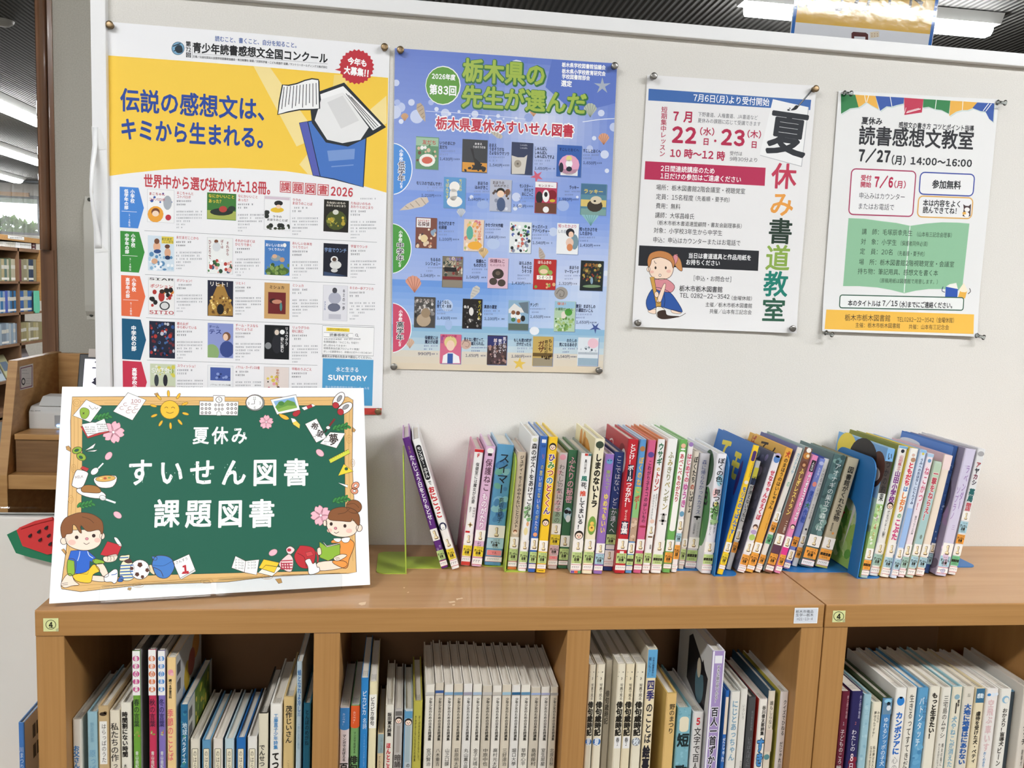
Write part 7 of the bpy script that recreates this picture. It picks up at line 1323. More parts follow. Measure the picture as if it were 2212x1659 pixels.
BC = ['#c4c0b8', '#3f5c94', '#86a8c4', '#6c90ac', '#9c98a8', '#a4b8cc', '#bcb8b4', '#c4bcb0', '#9cbccc', '#2c6088', '#5f8cac', '#98aad0', '#a8aac8', '#a4a09c']
BN = ['pale grey', 'navy', 'light blue', 'blue-grey', 'thin mauve', 'pale periwinkle', 'faint grey', 'faint beige', 'sky blue', 'dark teal blue', 'steel blue', 'periwinkle', 'lavender', 'mid grey']
ORD = ['first', 'second', 'third', 'fourth', 'fifth', 'sixth', 'seventh', 'eighth', 'ninth', 'tenth', 'eleventh', 'twelfth', 'thirteenth', 'last']
for i in range(14):
    r2('I', f'cream poetry volume with a {BN[i]} band, {ORD[i]} of the set of fourteen', TX[i], TY[i], TX[i+1]-1.0, ['#e6dfd2', '#cfc4b2', '#e6dfd4', '#d8ccb8', '#e4dfd8'][i % 5], [('少年少女のための日本名詩選集', 865, 1345, .34, '#33302a', .1, .02), (AU[i], 1430, 1430+50*len(AU[i]), .5, '#33302a', .05, .0)],
       art=arts(band(805+(8 if i > 10 else 0)-(20 if i == 1 else 0), 835+(8 if i > 10 else 0)-(20 if i == 1 else 0), BC[i], 1, 1.5), band(835, 843, '#a8a29a', 1, 1.6)), left='#d8d2c6', edge='#e4ddd0', stamp=False)
build_row()
BOUND[:] = [x_s[5], x_s[6]]
r3 = shelfrow('poetry books in the third bay')
def haiku(nm, x0, y, x1, mark, c='#e8dfc8', kind='disc', mc='#3a6cac'):
    segs = [('写真で見る', 705, 890, .36, '#4a443a', .1, .0), ('俳句歳時記', 905, 1290, .72, '#26221c', -.02, .05)]
    if kind == 'disc': segs.append((mark, 1310, 1400, .6, '#e8eef4', -.05, .02))
    else: segs += [(mark[0], 1305, 1365, .4, BK, 0, .012), (mark[1], 1365, 1405, .3, BK, 0, .0)]
    r3('J', nm, x0, y, x1, c, segs, art=arts(dot(1355, mc, .48, -.05, .48, 2) if kind == 'disc' else band(1295, 1430, '#eeebe8', .8, 2), blobs(3, 6, ['#8a8274'], 570, 680, .07)), left='#d8d0bc', hard=False)
haiku('cream haiku book with a blue disc, next to the divider', 1273.6, 1436, 1288.4, '夏')
haiku('cream haiku book with a blue disc, second from the divider', 1290, 1435, 1308.6, '夏')
r3('J', 'book set back with a folded flap between the haiku volumes', 1312, 1426, 1326, '#cfc6b4', [('俳句歳時記', 780, 1160, .6, '#4a443a', -.1, .02)], y=-.235, hard=False, depth=.12)
haiku('cream haiku book with a white slip marked spring one', 1333.9, 1434, 1351.8, '春1', kind='slip')
haiku('cream haiku book with a white slip marked spring two', 1353.7, 1434, 1372.5, '春2', c='#e6d8b8', kind='slip')
haiku('cream haiku book with a grey disc', 1375.2, 1434, 1395.8, '秋', mc='#8a8c90')
r3('J', 'tall cream book of season words with a light blue head', 1400.5, 1402.5, 1421.5, '#ead9b4', [('日本の春夏秋冬に', 410, 620, .22, '#2c4468', .12, .012), ('親しもう！', 410, 620, .26, '#2c4468', -.25, .012), ('四季', 660, 895, .74, '#33306c', 0, .03), ('のことば', 915, 1375, .68, '#26242c', 0, .02), ('絵事典', 1395, 1820, .72, '#26242c', -.04, .05)], art=arts(band(325, 640, '#62a2cc', 1, 1.5)), left='#d4ccb8')
r3('J', 'golden tan book with a small black title', 1440.5, 1497.7, 1463.5, '#ddb876', [('野のまつり', 935, 1270, .5, BK, .1, .012)], left='#c8a860', stamp=False)
r3('K', 'speckled teal book with a large brush title', 1465.2, 1530, 1495, '#7eb0bc', [('短', 1265, 1420, .8, '#1e2a2c', 0, .04), ('歌', 1620, 1780, .8, '#1e2a2c', 0, .04)], art=arts(lambda A, th, V, h: A.lbox(0, (V(1080)+V(1250))/2, .68*th, V(1080)-V(1250), '#e6dcc0', 2, r=.25*th), blobs(4, 30, ['#8cbcc8', '#6ca0b0'], 1000, 1640, .08, 1.3)), dh=0)
r3('K', 'white book with a red five over black title', 1497.8, 1538, 1521.5, '#dcd8d4', [('5', 1085, 1180, .5, '#c8303c', 0, .05), ('文字で百人', 1200, 1690, .6, BK, 0, .01)])
r3('K', 'tall mauve book of a hundred poets with a dark painted cover', 1540.3, 1406, 1567, '#a58fc0', [('すきな歌が見つかる！', 500, 920, .26, BK, .05, .012, '#e8e4ec'), ('百人一首ずかん', 965, 1720, .56, '#26202c', .0, .03, '#ece8ee')], left='#d8d6d4', edge='#d8d6da', art=arts(band(395, 480, '#e8e6ea', .62, 2), band(345, 1700, '#ece8f0', .1, 1.6, .46), band(345, 1700, '#ece8f0', .14, 1.6, -.43)), y=-.27,
   lart=lambda A, d, h: (A.lpoly([(.012, h-.05), (.085, h-.01), (.1, h-.02), (.1, h-.09), (.02, h-.115)], '#2e2c30', 1), A.ell(.045, h-.075, .018, .03, '#5c7c88', 2), A.ell(.05, h-.05, .008, .016, '#d8ccb4', 3), A.lpoly([(.02, h-.05), (.035, h-.03), (.05, h-.06)], '#1c1a1e', 2.5), A.ell(.04, h-.15, .02, .006, '#7c9488', 1)))
r3('K', 'narrow blue book with a cream panel on its spine', 1568, 1492, 1576.5, '#2c66b0', [('だじゃれ', 1310, 1590, .7, '#dce4ee', 0, .02)], art=arts(band(860, 1275, '#e4d4c0', .8, 2)))
r3('K', 'white book with grey-blue brush title', 1579.8, 1494, 1600.6, '#e4e0d6', [('にじとあっちゃん', 895, 1575, .6, '#7ca4bc', .0, .02)], left='#c4c4bc')
r3('K', 'thin white book with small flourishes', 1602.2, 1489, 1617, '#dfdbd2', [('いろいろ', 935, 1110, .4, '#8a867c', 0, 0), ('作文集', 1570, 1660, .3, '#8a867c', .2, 0)])
r3('K', 'charcoal book with faint grey lettering', 1617.9, 1506, 1634.6, '#4b4b4c', [('谷川俊太郎詩集', 1010, 1235, .24, '#8a8a8c', .1, 0), ('いちばんぼくに', 1300, 1640, .5, '#7c7c80', 0, 0)], left='#3a3a3c', right='#b04434')
r3('K', 'white poem collection with large blue letters, red edge', 1641, 1511, 1659.5, '#ece5da', [('谷川俊太郎詩集', 955, 1290, .4, '#2c2824', .1, .03), ('すき', 1320, 1640, .78, '#4c8cc8', 0, .05, '#26303c')], left='#b8443a', edge='#e0d4cc')
r3('K', 'cream book with thin black title, behind the white collection', 1662, 1492, 1676.5, '#e2d6c2', [('誰もしらない', 900, 1215, .5, '#3a342c', 0, .0)], art=arts(dot(1530, '#5c8c90', .44, -.1, .44), band(1225, 1470, '#d8c4b4', 1, 1.4)), left='#2c4c60')
r3('K', 'pale pink book of riddles, rightmost in the third bay', 1690, 1494, 1707.5, '#ece0da', [('クイズでひねる', 890, 1290, .4, BK, .1, .01), ('だじゃれ川柳', 1355, 1720, .38, BK, .05, .01)], left='#d8c458', edge='#e8e4dc')
build_row()
BOUND[:] = [fx(1832, 1354), X2+.385]
r4 = shelfrow('story books in the right unit')
r4('L', 'dark red book with white title, leftmost in the right unit', 1819.8, 1493.6, 1837.6, '#6c2438', [('命と愛の物語', 970, 1190, .2, '#d8b8bc', .25, 0), ('1', 1215, 1255, .3, '#d8d0e0', 0, 0), ('子どものころ', 1290, 1620, .5, '#ece4e2', -.05, .0), ('戦', 1630, 1690, .6, '#dcd8d4', -.1)], hard=False)
r4('L', 'navy book with a red eight and white title', 1841.3, 1493.6, 1865.6, '#2c2858', [('命と愛の物語', 970, 1190, .16, '#c8c4dc', .3, 0), ('2', 1215, 1250, .2, '#d87c7c', .05, 0), ('わたしの', 1290, 1500, .42, '#ece8f0', 0, .0), ('8', 1510, 1600, .42, '#f0d8d8', 0, .03), ('日', 1605, 1680, .42, '#ece8f0', 0, .0)], art=arts(blobs(5, 6, ['#7c2438', '#5c2048'], 1560, 1700, .3, 1.3)), hard=False)
r4('L', 'short pale blue book beside the navy one', 1867.6, 1500.4, 1884.3, '#9cc0cc', [('空の青', 1060, 1200, .5, '#b4d0d8', 0, 0)], art=arts(blobs(6, 10, ['#acccd4', '#8cb4c4'], 1050, 1640, .2, 1.3)))
r4('L', 'cream book with two columns of small black type', 1886.3, 1517.6, 1905.8, '#e8dfc8', [('みんなの', 1120, 1230, .24, BK, .2, .0), ('夢はなんですか？', 1120, 1370, .28, BK, -.15, .0), ('私の夢は大人に', 1445, 1680, .26, BK, .1, .0), ('なるまで生きる', 1445, 1680, .26, BK, -.25, .0)])
r4('L', 'blue book with a puppy photo at its head', 1908.8, 1508, 1928.6, '#4a86bc', [('ゆれるシッポの子犬・', 1175, 1690, .5, '#dce8f0', .0, .012)], art=arts(band(1000, 1150, '#6c8ca4', 1, 1.4), dot(1050, '#26303c', .2, .1, .2), dot(1090, '#dce0e4', .24, .15, .3), dot(1025, '#8cc4dc', .4, 0, .24)), left='#3c4c2c', right='#3c4a2c')
r4('L', 'white book with a blue egg shape and blue title', 1936.2, 1486.7, 1960.6, '#ece8e0', [('カンボジアに', 1125, 1530, .58, '#2c6cc0', -.0, .05), ('心の', 1545, 1690, .5, '#9c9a98', -.0, .0)], art=arts(dot(1025, '#2f80cc', .34, 0, .4), dot(990, '#c8d4dc', .14, 0, .12)))
r4('L', 'white book with widely spaced black title', 1962.2, 1485.6, 1982.4, '#e6e0d2', [('生きるってすてきだね', 960, 1740, .5, '#33302c', .0, .0)], left='#dcd8d0')
r4('L', 'sky blue book with a white katakana title', 1985.3, 1486.7, 2007.5, '#5f9cc4', [('しあわせの', 975, 1220, .34, '#3c5c84', .28, .0), ('バトンタッチ', 985, 1450, .44, '#e8f0f4', -.1, .012)], art=arts(blobs(7, 12, ['#6ca8cc', '#4c88b4', '#88b8d4'], 1250, 1640, .2, 1.3)))
r4('L', 'white book with heavy black title and exclamation mark', 2010.3, 1483.3, 2032.8, '#e9e2d0', [('もっと生きたい！', 945, 1380, .52, '#26221c', -.0, .05)])
r4('L', 'white book about an island dog, plain black title', 2036.2, 1485.6, 2056.7, '#e4dfd2', [('三宅島のムサシ', 970, 1375, .5, '#33302c', .0, .0), ('噴火の島に', 1420, 1640, .22, '#4a4640', .15, 0), ('おいてきぼりになった犬', 1420, 1690, .22, '#4a4640', -.2, 0)])
r4('L', 'cream book with a pale blue title', 2059.3, 1483.3, 2080.8, '#e2dac4', [('戦争', 1010, 1080, .2, BK, .2, .02), ('犬やねこが消えた', 1165, 1650, .5, '#7cacc4', -.05, .02)], art=arts(dot(985, '#8cacb8', .26, .0, .26), band(1040, 1140, '#33302c', .12, 3)), left='#9cc4cc')
r4('L', 'white book with a bold blue title about mines', 2083.3, 1484.4, 2106.8, '#dcd4c4', [('大地に地雷はにあわない', 1050, 1625, .6, '#2c5ca0', .0, .05), ('鳥と地雷', 955, 985, .3, '#6c665c', 0, 0)])
r4('L', 'cream book with a bold black title about a dog', 2109.3, 1486.7, 2129.5, '#e4d6b4', [('虐待を受けた犬・ペティ', 1120, 1610, .46, '#26221c', -.0, .03)], art=arts(band(905, 1040, '#3c6c8c', .9, 1.5), lambda A, th, V, h: A.ltext('感動', .0, V(975), .7*th, .5*th, '#dce8ec', 4, .03)))
r4('L', 'white book with pale pink title and a bird', 2132.8, 1487.9, 2158.2, '#e8e2dc', [('空飛ぶ', 1010, 1240, .5, '#dcb8b8', -.05, .02), ('車いす', 1250, 1500, .5, '#dcb8b8', -.05, .02), ('おくのきり', 1500, 1650, .24, '#5c94c4', -.1, .02)], art=arts(dot(965, '#3c88c8', .16, -.3, .12), dot(965, '#dce4ec', .16, .05, .16), dot(960, '#dce4ec', .14, .35, .14)))
r4('L', 'white book with a swirl and a guide dog title', 2163.2, 1489, 2186.6, '#e8e4da', [('おかえり！盲導犬', 1090, 1450, .44, '#3a3630', .05, .02), ('ビーン', 1460, 1640, .4, '#3a3630', -.05, .02)], art=arts(dot(1010, '#8cb4cc', .34, .0, .34), dot(1015, '#e8e4da', .22, .08, .24, 4)))
r4('L', 'dark book set back, second from the photo\'s right edge', 2189, 1494, 2202, '#44505a', [], y=-.245, left='#7cb4d4', depth=.13)
r4('L', 'white book with black katakana, cut by the right edge of the photo', 2204.5, 1484, 2225, '#e4dcd0', [('バトンタッチ', 1040, 1440, .5, '#33302c', .1, .012), ('聴導犬', 1480, 1640, .2, '#5c564e', .1, 0)])
build_row()
# ---------------------------------------------------------------- things stuck to the panel, the partition and the grey wall
def K(x, y): return (x/2.676, 740 + y/2.676)           # close-up coordinates of the counter corner
M_RED = mat('red_origami_paper', '#d63434', .6); M_RIND = mat('green_origami_paper', '#1c7a54', .6); M_SEED = mat('black_seed', '#1c1414', .6)
yw = .03
w0 = on_y(*K(200, 1150), yw-.012)
mel = empty('paper_watermelon', w0); tag(mel, 'red and green paper watermelon slice stuck to the white partition', 'paper decoration')
def wmel(name, pts, y0, y1, m):
    """folded paper: outline at its own distance, y offsets at the top and bottom of the slice"""
    q = [on_y(*K(x, y), yw - (y0 + (y1-y0)*max(0, min(1, (y-1010)/260)))) - w0 for x, y in pts]
    n = len(q); mb = MB().add(q + [v + Vector((0, .0012, 0)) for v in q], [tuple(t) for t in tessellate_polygon([[Vector((v.x, v.z, 0)) for v in q]])] + [tuple(n+i for i in reversed(t)) for t in tessellate_polygon([[Vector((v.x, v.z, 0)) for v in q]])] + [(i, (i+1) % n, n+(i+1) % n, n+i) for i in range(n)])
    return mb.build(name, m, mel)
wmel('rind', [(40, 1110), (95, 1083), (140, 1150), (270, 1195), (420, 1190), (420, 1262), (298, 1273), (200, 1248), (185, 1245), (92, 1217)], .006, .019, M_RIND)
wmel('flesh', [(95, 1085), (110, 1072), (290, 1020), (302, 1008), (312, 1018), (430, 1120), (400, 1195), (275, 1226), (200, 1200), (130, 1176)], .009, .0215, M_RED)
wmel('top_fold', [(110, 1070), (200, 1032), (300, 1009), (306, 1022), (200, 1050), (116, 1079)], .0112, .0225, M_RED)
for x, y in ((170, 1118), (221, 1094), (263, 1072), (278, 1118), (228, 1142), (286, 1166)):
    wmel('seed', [(x+11, y-14), (x+10, y+2), (x+2, y+10), (x-7, y+8), (x-8, y), (x, y-8)], .0116, .0238, M_SEED)
# white strap taped to the panel's left frame
def S(x, y): return (170 + x/4.61, 240 + y/4.61)
M_STRAP = mat('white_plastic_strap', '#f3f3f3', .35)
o0 = on_y(*S(180, 700), -.0125)
stp = empty('white_strap', o0); tag(stp, 'white plastic strap taped along the panel\'s left edge', 'strap')
rows = [(160, 138, 190, 0), (330, 140, 191, .001), (420, 142, 194, .006), (560, 145, 188, .013), (700, 148, 184, .017), (820, 151, 182, .018), (950, 154, 192, .014), (1100, 160, 206, .008), (1250, 163, 222, .002), (1310, 164, 227, .0006), (1365, 162, 229, .0004)]
vs = []
for y, xa_, xb_, d_ in rows:
    l, r_ = on_y(*S(xa_, y), -.0127) - o0, on_y(*S(xb_, y), -.0127) - o0
    vs += [l + Vector((0, -d_, 0)), r_ + Vector((0, -d_-.0005, 0)), r_ + Vector((0, -d_+.0006, 0)), l + Vector((0, -d_+.0008, 0))]
n = len(rows); fs_ = [(i*4+j, i*4+(j+1) % 4, (i+1)*4+(j+1) % 4, (i+1)*4+j) for i in range(n-1) for j in range(4)] + [(0, 1, 2, 3), (4*n-4, 4*n-3, 4*n-2, 4*n-1)]
MB().add(vs, fs_).build('strap_band', M_STRAP, stp, smooth=True)
M_TAPE = mat('translucent_tape', '#e4e4e2', .35)
for y0_, y1_, x0_, x1_ in ((150, 390, 128, 286), (1290, 1410, 160, 300)):
    q = [on_y(*S(x, y), -.0126) - o0 for x, y in ((x0_, y0_), (x1_*.75, y0_+30), (x1_, y1_-10), (x0_+10, y1_))]
    MB().add(q + [v + Vector((0, .0003, 0)) for v in q], [(0, 1, 2, 3), (7, 6, 5, 4), (0, 4, 5, 1), (1, 5, 6, 2), (2, 6, 7, 3), (3, 7, 4, 0)]).build('tape', M_TAPE, stp)
# cover strip screwed to the grey wall
p, q = on_y(183, 424, YW), on_y(189, 690, YW); ux = (p.x+q.x)/2
cov = empty('wall_cover_strip', (ux, YW, q.z)); tag(cov, 'off-white cover strip screwed upright to the grey wall', 'cover strip')
M_COV = mat('off_white_plastic', '#cfccc2', .45); M_SCREW = mat('dark_screw', '#4c4e48', .5, .6)
hh = p.z-q.z
MB().prism([(0, 0), (-.0025, 0), (-.0025, hh*.03), (-.012, hh*.07), (-.014, hh*.12), (-.014, hh*.9), (-.004, hh*.96), (-.0025, hh), (0, hh)], 0, 0, .05).build('channel', M_COV, cov)
for z in (.012, hh-.008):
    o = MB().lathe([(.0048, 0), (.0048, .0015), (.003, .0028)], 14, mtx=Matrix.Rotation(PI/2, 4, 'X')).build('screw', M_SCREW, cov); o.location = (.012, -.0026 if z < .05 else -.0042, z)

# ---------------------------------------------------------------- self-checkout counter behind the partition
XK = -.835
def kx_(x, y): return on_x(*K(x, y), XK)
tf, tb, cf, cb = on_x(39, 779, XK), on_x(117.7, 762.4, XK), on_x(17, 1026, XK), on_x(17, 1057, XK)
yb = tb.y + .02
ctr = empty('checkout_counter', (XK, (cf.y+yb)/2, 0)); tag(ctr, 'wooden checkout counter with slanted side panel behind the white partition', 'counter')
cy_ = (cf.y+yb)/2
def rel(v): return (v[0]-XK, v[1]-cy_, v[2])
outline = [(cf.y-.004-cy_, 0), (cf.y-.004-cy_, cf.z), (tf.y-cy_, tf.z), (yb+.02-cy_, tb.z), (yb+.02-cy_, 0)]
MB().prism(outline, 0, -.02, 0).build('side_panel', M_WOODK, ctr, .001)
MB().box(rel((XK, yb, 0)), rel((-.43, yb+.02, tb.z-.002))).build('back_panel', M_WOODK, ctr, .001)
MB().box(rel((XK, cf.y, cb.z)), rel((-.43, yb, cf.z))).build('worktop', M_WOODK, ctr, .001)
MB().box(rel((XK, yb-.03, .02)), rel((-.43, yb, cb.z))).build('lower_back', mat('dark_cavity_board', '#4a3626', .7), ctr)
MB().box(rel((XK, cf.y+.01, cb.z-.30)), rel((-.43, yb-.03, cb.z-.28))).build('lower_shelf', M_WOODK, ctr)
# riser box on the worktop
bf = on_z(*K(90, 752), cf.z-ZT); bt = on_y(*K(90, 530), bf.y)
rz = empty('riser_box', (bf.x, bf.y, cf.z+.0006)); tag(rz, 'dark-fronted wooden box on the counter carrying the printer', 'box')
MB().box((0, .004, 0), (.36, yb-bf.y-.002, bt.z-cf.z-.012)).build('box_body', noise_mat('walnut_front', '#7a5836', '#8e6a44', 8, .5, (1, 6, 16)), rz)
MB().box((0, -.001, bt.z-cf.z-.0118), (.36, yb-bf.y-.002, bt.z-cf.z)).build('box_top', M_WOODK, rz, .0008)
# label printer
pz = bt.z; pf = on_z(*K(162, 500), pz-ZT); yp_ = pf.y+.004
M_PRN = mat('white_printer_plastic', '#dcdcda', .4); M_PRN2 = mat('grey_printer_slot', '#a8aaac', .5); M_LED = mat('blue_led', '#7ab8ff', .4, emit=6)
top = on_y(*K(165, 362), yp_).z - pz; tb2 = .135
pr = empty('receipt_printer', (pf.x, yp_, pz)); tag(pr, 'white receipt printer on the wooden box', 'printer')
MB().prism([(0, 0), (0, top*.72), (.012, top*.95), (.075, top*1.02), (.075, 0)], 0, 0, .16).build('printer_body', M_PRN, pr, .003)
MB().prism([(.006, top*.96), (.03, top*1.32), (.07, top*1.34), (.074, top*1.02)], 0, .018, .145).build('printer_lid', M_PRN, pr, .002)
MB().box((.055, -.002, top*.12), (.15, .004, top*.6)).build('paper_slot', M_PRN2, pr, .001)
MB().box((.06, -.006, top*.02), (.14, .001, top*.11)).build('front_ledge', M_PRN, pr, .001)
MB().box((.06, -.0035, top*.13), (.078, -.0015, top*.2)).build('status_light', M_LED, pr)
A = Art(lambda x, y: (lambda q: (q.x-pf.x, q.z-pz))(on_y(*K(x, y), yp_-.0006)))
A.micro(176, 394, 70, 7, '#55585c')
me = A.mesh('maker_mark', (Vector((0, -.0006, 0)), SX, SZ, SNF)); me.materials.append(M_PRINT); link('maker_mark', me, pr)
# notice on the side panel
A = Art(lambda x, y: (lambda q: (q.y-cy_, q.z))(on_x(*K(x, y), XK+.0006)))
A.poly([(114, 140), (191, 121), (192, 258), (116, 276)], '#dcd6d0', 0)
for q in ([(118, 147), (187, 130), (187, 136), (118, 153)], [(118, 265), (187, 247), (187, 253), (118, 271)], [(118, 147), (122, 146), (122, 270), (118, 271)], [(183, 131), (187, 130), (187, 253), (183, 254)]): A.poly(q, '#8c5a64', 1)
A.ell(135, 225, 9, 17, None, 1, ol='#3a3634', lw=4)
for y, w in ((160, 26), (178, 34), (208, 26), (222, 34), (236, 30)): A.micro(128 if y < 190 else 150, y, w, 5, '#8a8684')
me = A.mesh('notice', (Vector((.0006, 0, 0)), Vector((0, 1, 0)), SZ, Vector((1, 0, 0)))); me.materials.append(M_PRINT); o = link('notice', me, ctr); o['label'] = 'small printed notice with a red-brown border'
# tablet leaning on the back panel
yt = yb-.07
ta, tbm = on_y(175.6, 766, yt+.03), on_y(170, 838, yt)
tab = empty('tablet', (tbm.x, yt, tbm.z)); tag(tab, 'black tablet with a lit white screen behind the panel edge', 'tablet')
tu = (ta - tbm); hl = tu.length; tu.normalize(); tn = Vector((1, 0, 0)).cross(tu).normalized()
if tn.y > 0: tn = -tn
def tq(x0, x1, z0, z1, d0, d1): return MB().add([SX*x + tu*z + tn*d for d in (d0, d1) for x, z in ((x0, z0), (x1, z0), (x1, z1), (x0, z1))], [(0, 1, 2, 3), (7, 6, 5, 4), (0, 4, 5, 1), (1, 5, 6, 2), (2, 6, 7, 3), (3, 7, 4, 0)])
tq(-.001, .20, -.06, hl, 0, .008).build('tablet_case', mat('black_plastic', '#141517', .35), tab, .002)
tq(.012, .19, -.05, hl-.0125, .0081, .0085).build('screen', mat('lit_screen', '#eceaf6', .3, emit=.55), tab)
A = Art(); A.lpoly([(.03, .012), (.036, .016), (.034, .02), (.05, .034), (.06, .03), (.06, .004), (.05, .0)], '#3a3a4c', 1); A.lbox(.06, .048, .06, .004, '#8a8a9c', 1); A.lbox(.06, hl-.02, .05, .004, '#3a3a4c', 1)
me = A.mesh('screen_picture', (tn*.0086, SX, tu, tn)); me.materials.append(M_PRINT); link('screen_picture', me, tab)
tq(.02, .07, hl-.008, hl+.012, .009, .0105).build('paper_tab', mat('beige_card', '#d6ccc4', .7), tab)
# support for the tablet
MB().box((-.0, .01, -.065), (.19, yb-yt-.002, -.058)).build('tablet_rest', mat('black_plastic', '#141517', .35), tab)

# ---------------------------------------------------------------- far reading room at the left
XB = -3.6
def far(px, py): return on_x(px, py, XB)
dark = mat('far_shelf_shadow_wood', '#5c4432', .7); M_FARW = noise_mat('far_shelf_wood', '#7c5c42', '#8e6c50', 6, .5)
TZ = [far(20, y).z for y in (508, 519, 534, 541, 609.5, 678, 746, 822)]
ya, yz = far(-60, 600).y, far(108, 600).y
bc = empty('library_bookcase', (XB, (ya+yz)/2, 0)); tag(bc, 'tall wooden bookcase in the reading room at the far left', 'bookcase')
ym = (ya+yz)/2
def fb(name, y0, y1, z0, z1, m=M_FARW, d0=0, d1=-.26): return MB().box((d1, y0-ym, z0), (d0, y1-ym, z1)).build(name, m, bc)
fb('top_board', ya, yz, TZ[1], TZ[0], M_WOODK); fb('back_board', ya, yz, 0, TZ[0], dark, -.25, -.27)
for k, (z, th_) in enumerate(((TZ[3], TZ[2]-TZ[3]), (TZ[4]-.014, .02), (TZ[5]-.016, .022), (TZ[6]-.018, .022), (TZ[7]-.02, .022), (TZ[7]-.34, .022))): fb('shelf_board', ya, yz, z, z+th_, M_FARW)
yd = far(41, 600).y; ye = far(86, 600).y
fb('upright', yd-.012, yd+.012, 0, TZ[2]); fb('upright', ya-.02, ya, 0, TZ[0])
fb('end_panel', ye, ye+.05, far(88, 650).z, TZ[2], M_WOODK, .02); fb('plinth', ya, yz, 0, .08)
A = Art(lambda x, y: (lambda q: (q.y-ym, q.z))(far(x, y))); A.rect(17, 510, 52, 517, '#eceae6', 0); A.micro(21, 513.5, 27, 3.6, '#8a8884')
me = A.mesh('shelf_sign', (Vector((.002, 0, 0)), Vector((0, 1, 0)), SZ, Vector((1, 0, 0)))); me.materials.append(M_PRINT); link('shelf_sign', me, bc)
rg = random.Random(31)
TIERS = [('top', TZ[2], 524, [(-20, 38, 2.6, ['#e4e0d8', '#d8d2c4'], ['off-white', 'cream']), (39, 73, 11, ['#f0efec'], ['white']), (77, 83, 3, ['#7a4a4c', '#5c3c44'], ['maroon', 'plum'])]),
         ('second', TZ[4]+.006, 559, [(-20, 37, 5.2, ['#8a8a72', '#6f7a5c', '#a89a74', '#5c7068', '#b0a890', '#a07c60'], ['khaki', 'moss', 'tan', 'grey-green', 'sand', 'brown']), (44.5, 82.5, 5.4, ['#b8b09c', '#33445c', '#8c8468', '#6c3a40', '#a8a088', '#2c3c54', '#9c9678'], ['sand', 'navy', 'khaki', 'maroon', 'beige', 'dark blue', 'olive'])]),
         ('third', TZ[5]+.006, 628, [(-20, 38, 5.0, ['#3c4450', '#2f6a98', '#8c9cb4', '#465878', '#4a5ca8'], ['slate', 'blue', 'grey-blue', 'steel blue', 'violet-blue']), (44.5, 82.5, 8.2, ['#35609c', '#365e98', '#9c9c88', '#8c9480', '#3c4c64', '#54687c'], ['blue', 'royal blue', 'stone', 'sage', 'dark blue', 'slate blue'])]),
         ('fourth', TZ[6]+.004, 698, [(-20, 39, 4.6, ['#8a9cac', '#9aa8b4', '#7c8894', '#a8b0b4', '#5c7084'], ['pale blue', 'silver', 'grey', 'light grey', 'slate']), (46, 95, 5.4, ['#a89c70', '#b4a884', '#948a64', '#bcb498', '#8c8468'], ['straw', 'sand', 'olive', 'cream', 'khaki'])])]
NUM = ['first', 'second', 'third', 'fourth', 'fifth', 'sixth', 'seventh', 'eighth', 'ninth', 'tenth', 'eleventh', 'twelfth', 'thirteenth', 'fourteenth', 'fifteenth', 'sixteenth', 'seventeenth', 'eighteenth', 'nineteenth', 'twentieth', 'twenty-first', 'twenty-second', 'twenty-third', 'twenty-fourth', 'twenty-fifth', 'twenty-sixth', 'twenty-seventh', 'twenty-eighth']
M_FARB = mat('far_book_cover', '#ffffff', .6, attr=True)
for tn_, zb_, ytop, bays in TIERS:
    for bi, (x0, x1, wpx, cols, names) in enumerate(bays):
        x, k = x0, 0
        seg = ['left bay', 'right bay', 'end bay'][bi]
        while x < x1-1.5:
            w = min(wpx*rg.uniform(.8, 1.2), x1-x); a_, b_ = far(x, 600).y, far(x+w, 600).y
            if x + w > 0:
                h_ = far((x+20)/2+10, ytop).z - zb_; ci = rg.randrange(len(cols)); hh_ = h_*rg.uniform(.95, 1.0)
                mb = MB().box((-.16, a_+.002, 0), (0, b_-.002, hh_), cols[ci])
                if rg.random() < .7: mb.box((-.01, a_+.0015, hh_*.55), (.0008, b_-.0015, hh_*.72), '#c8c4b8'); mb.box((-.01, a_+.0015, hh_*.06), (.0008, b_-.0015, hh_*.16), '#e4e0d8')
                o = mb.build('library_book', M_FARB); o.location = (XB-.015, 0, zb_+.003)
                tag(o, f'{names[ci]} book, {NUM[min(k, 27)]} from the photo edge, {tn_} tier of far bookcase, {seg}', 'book', 'books in the far bookcase'); k += 1
            x += w
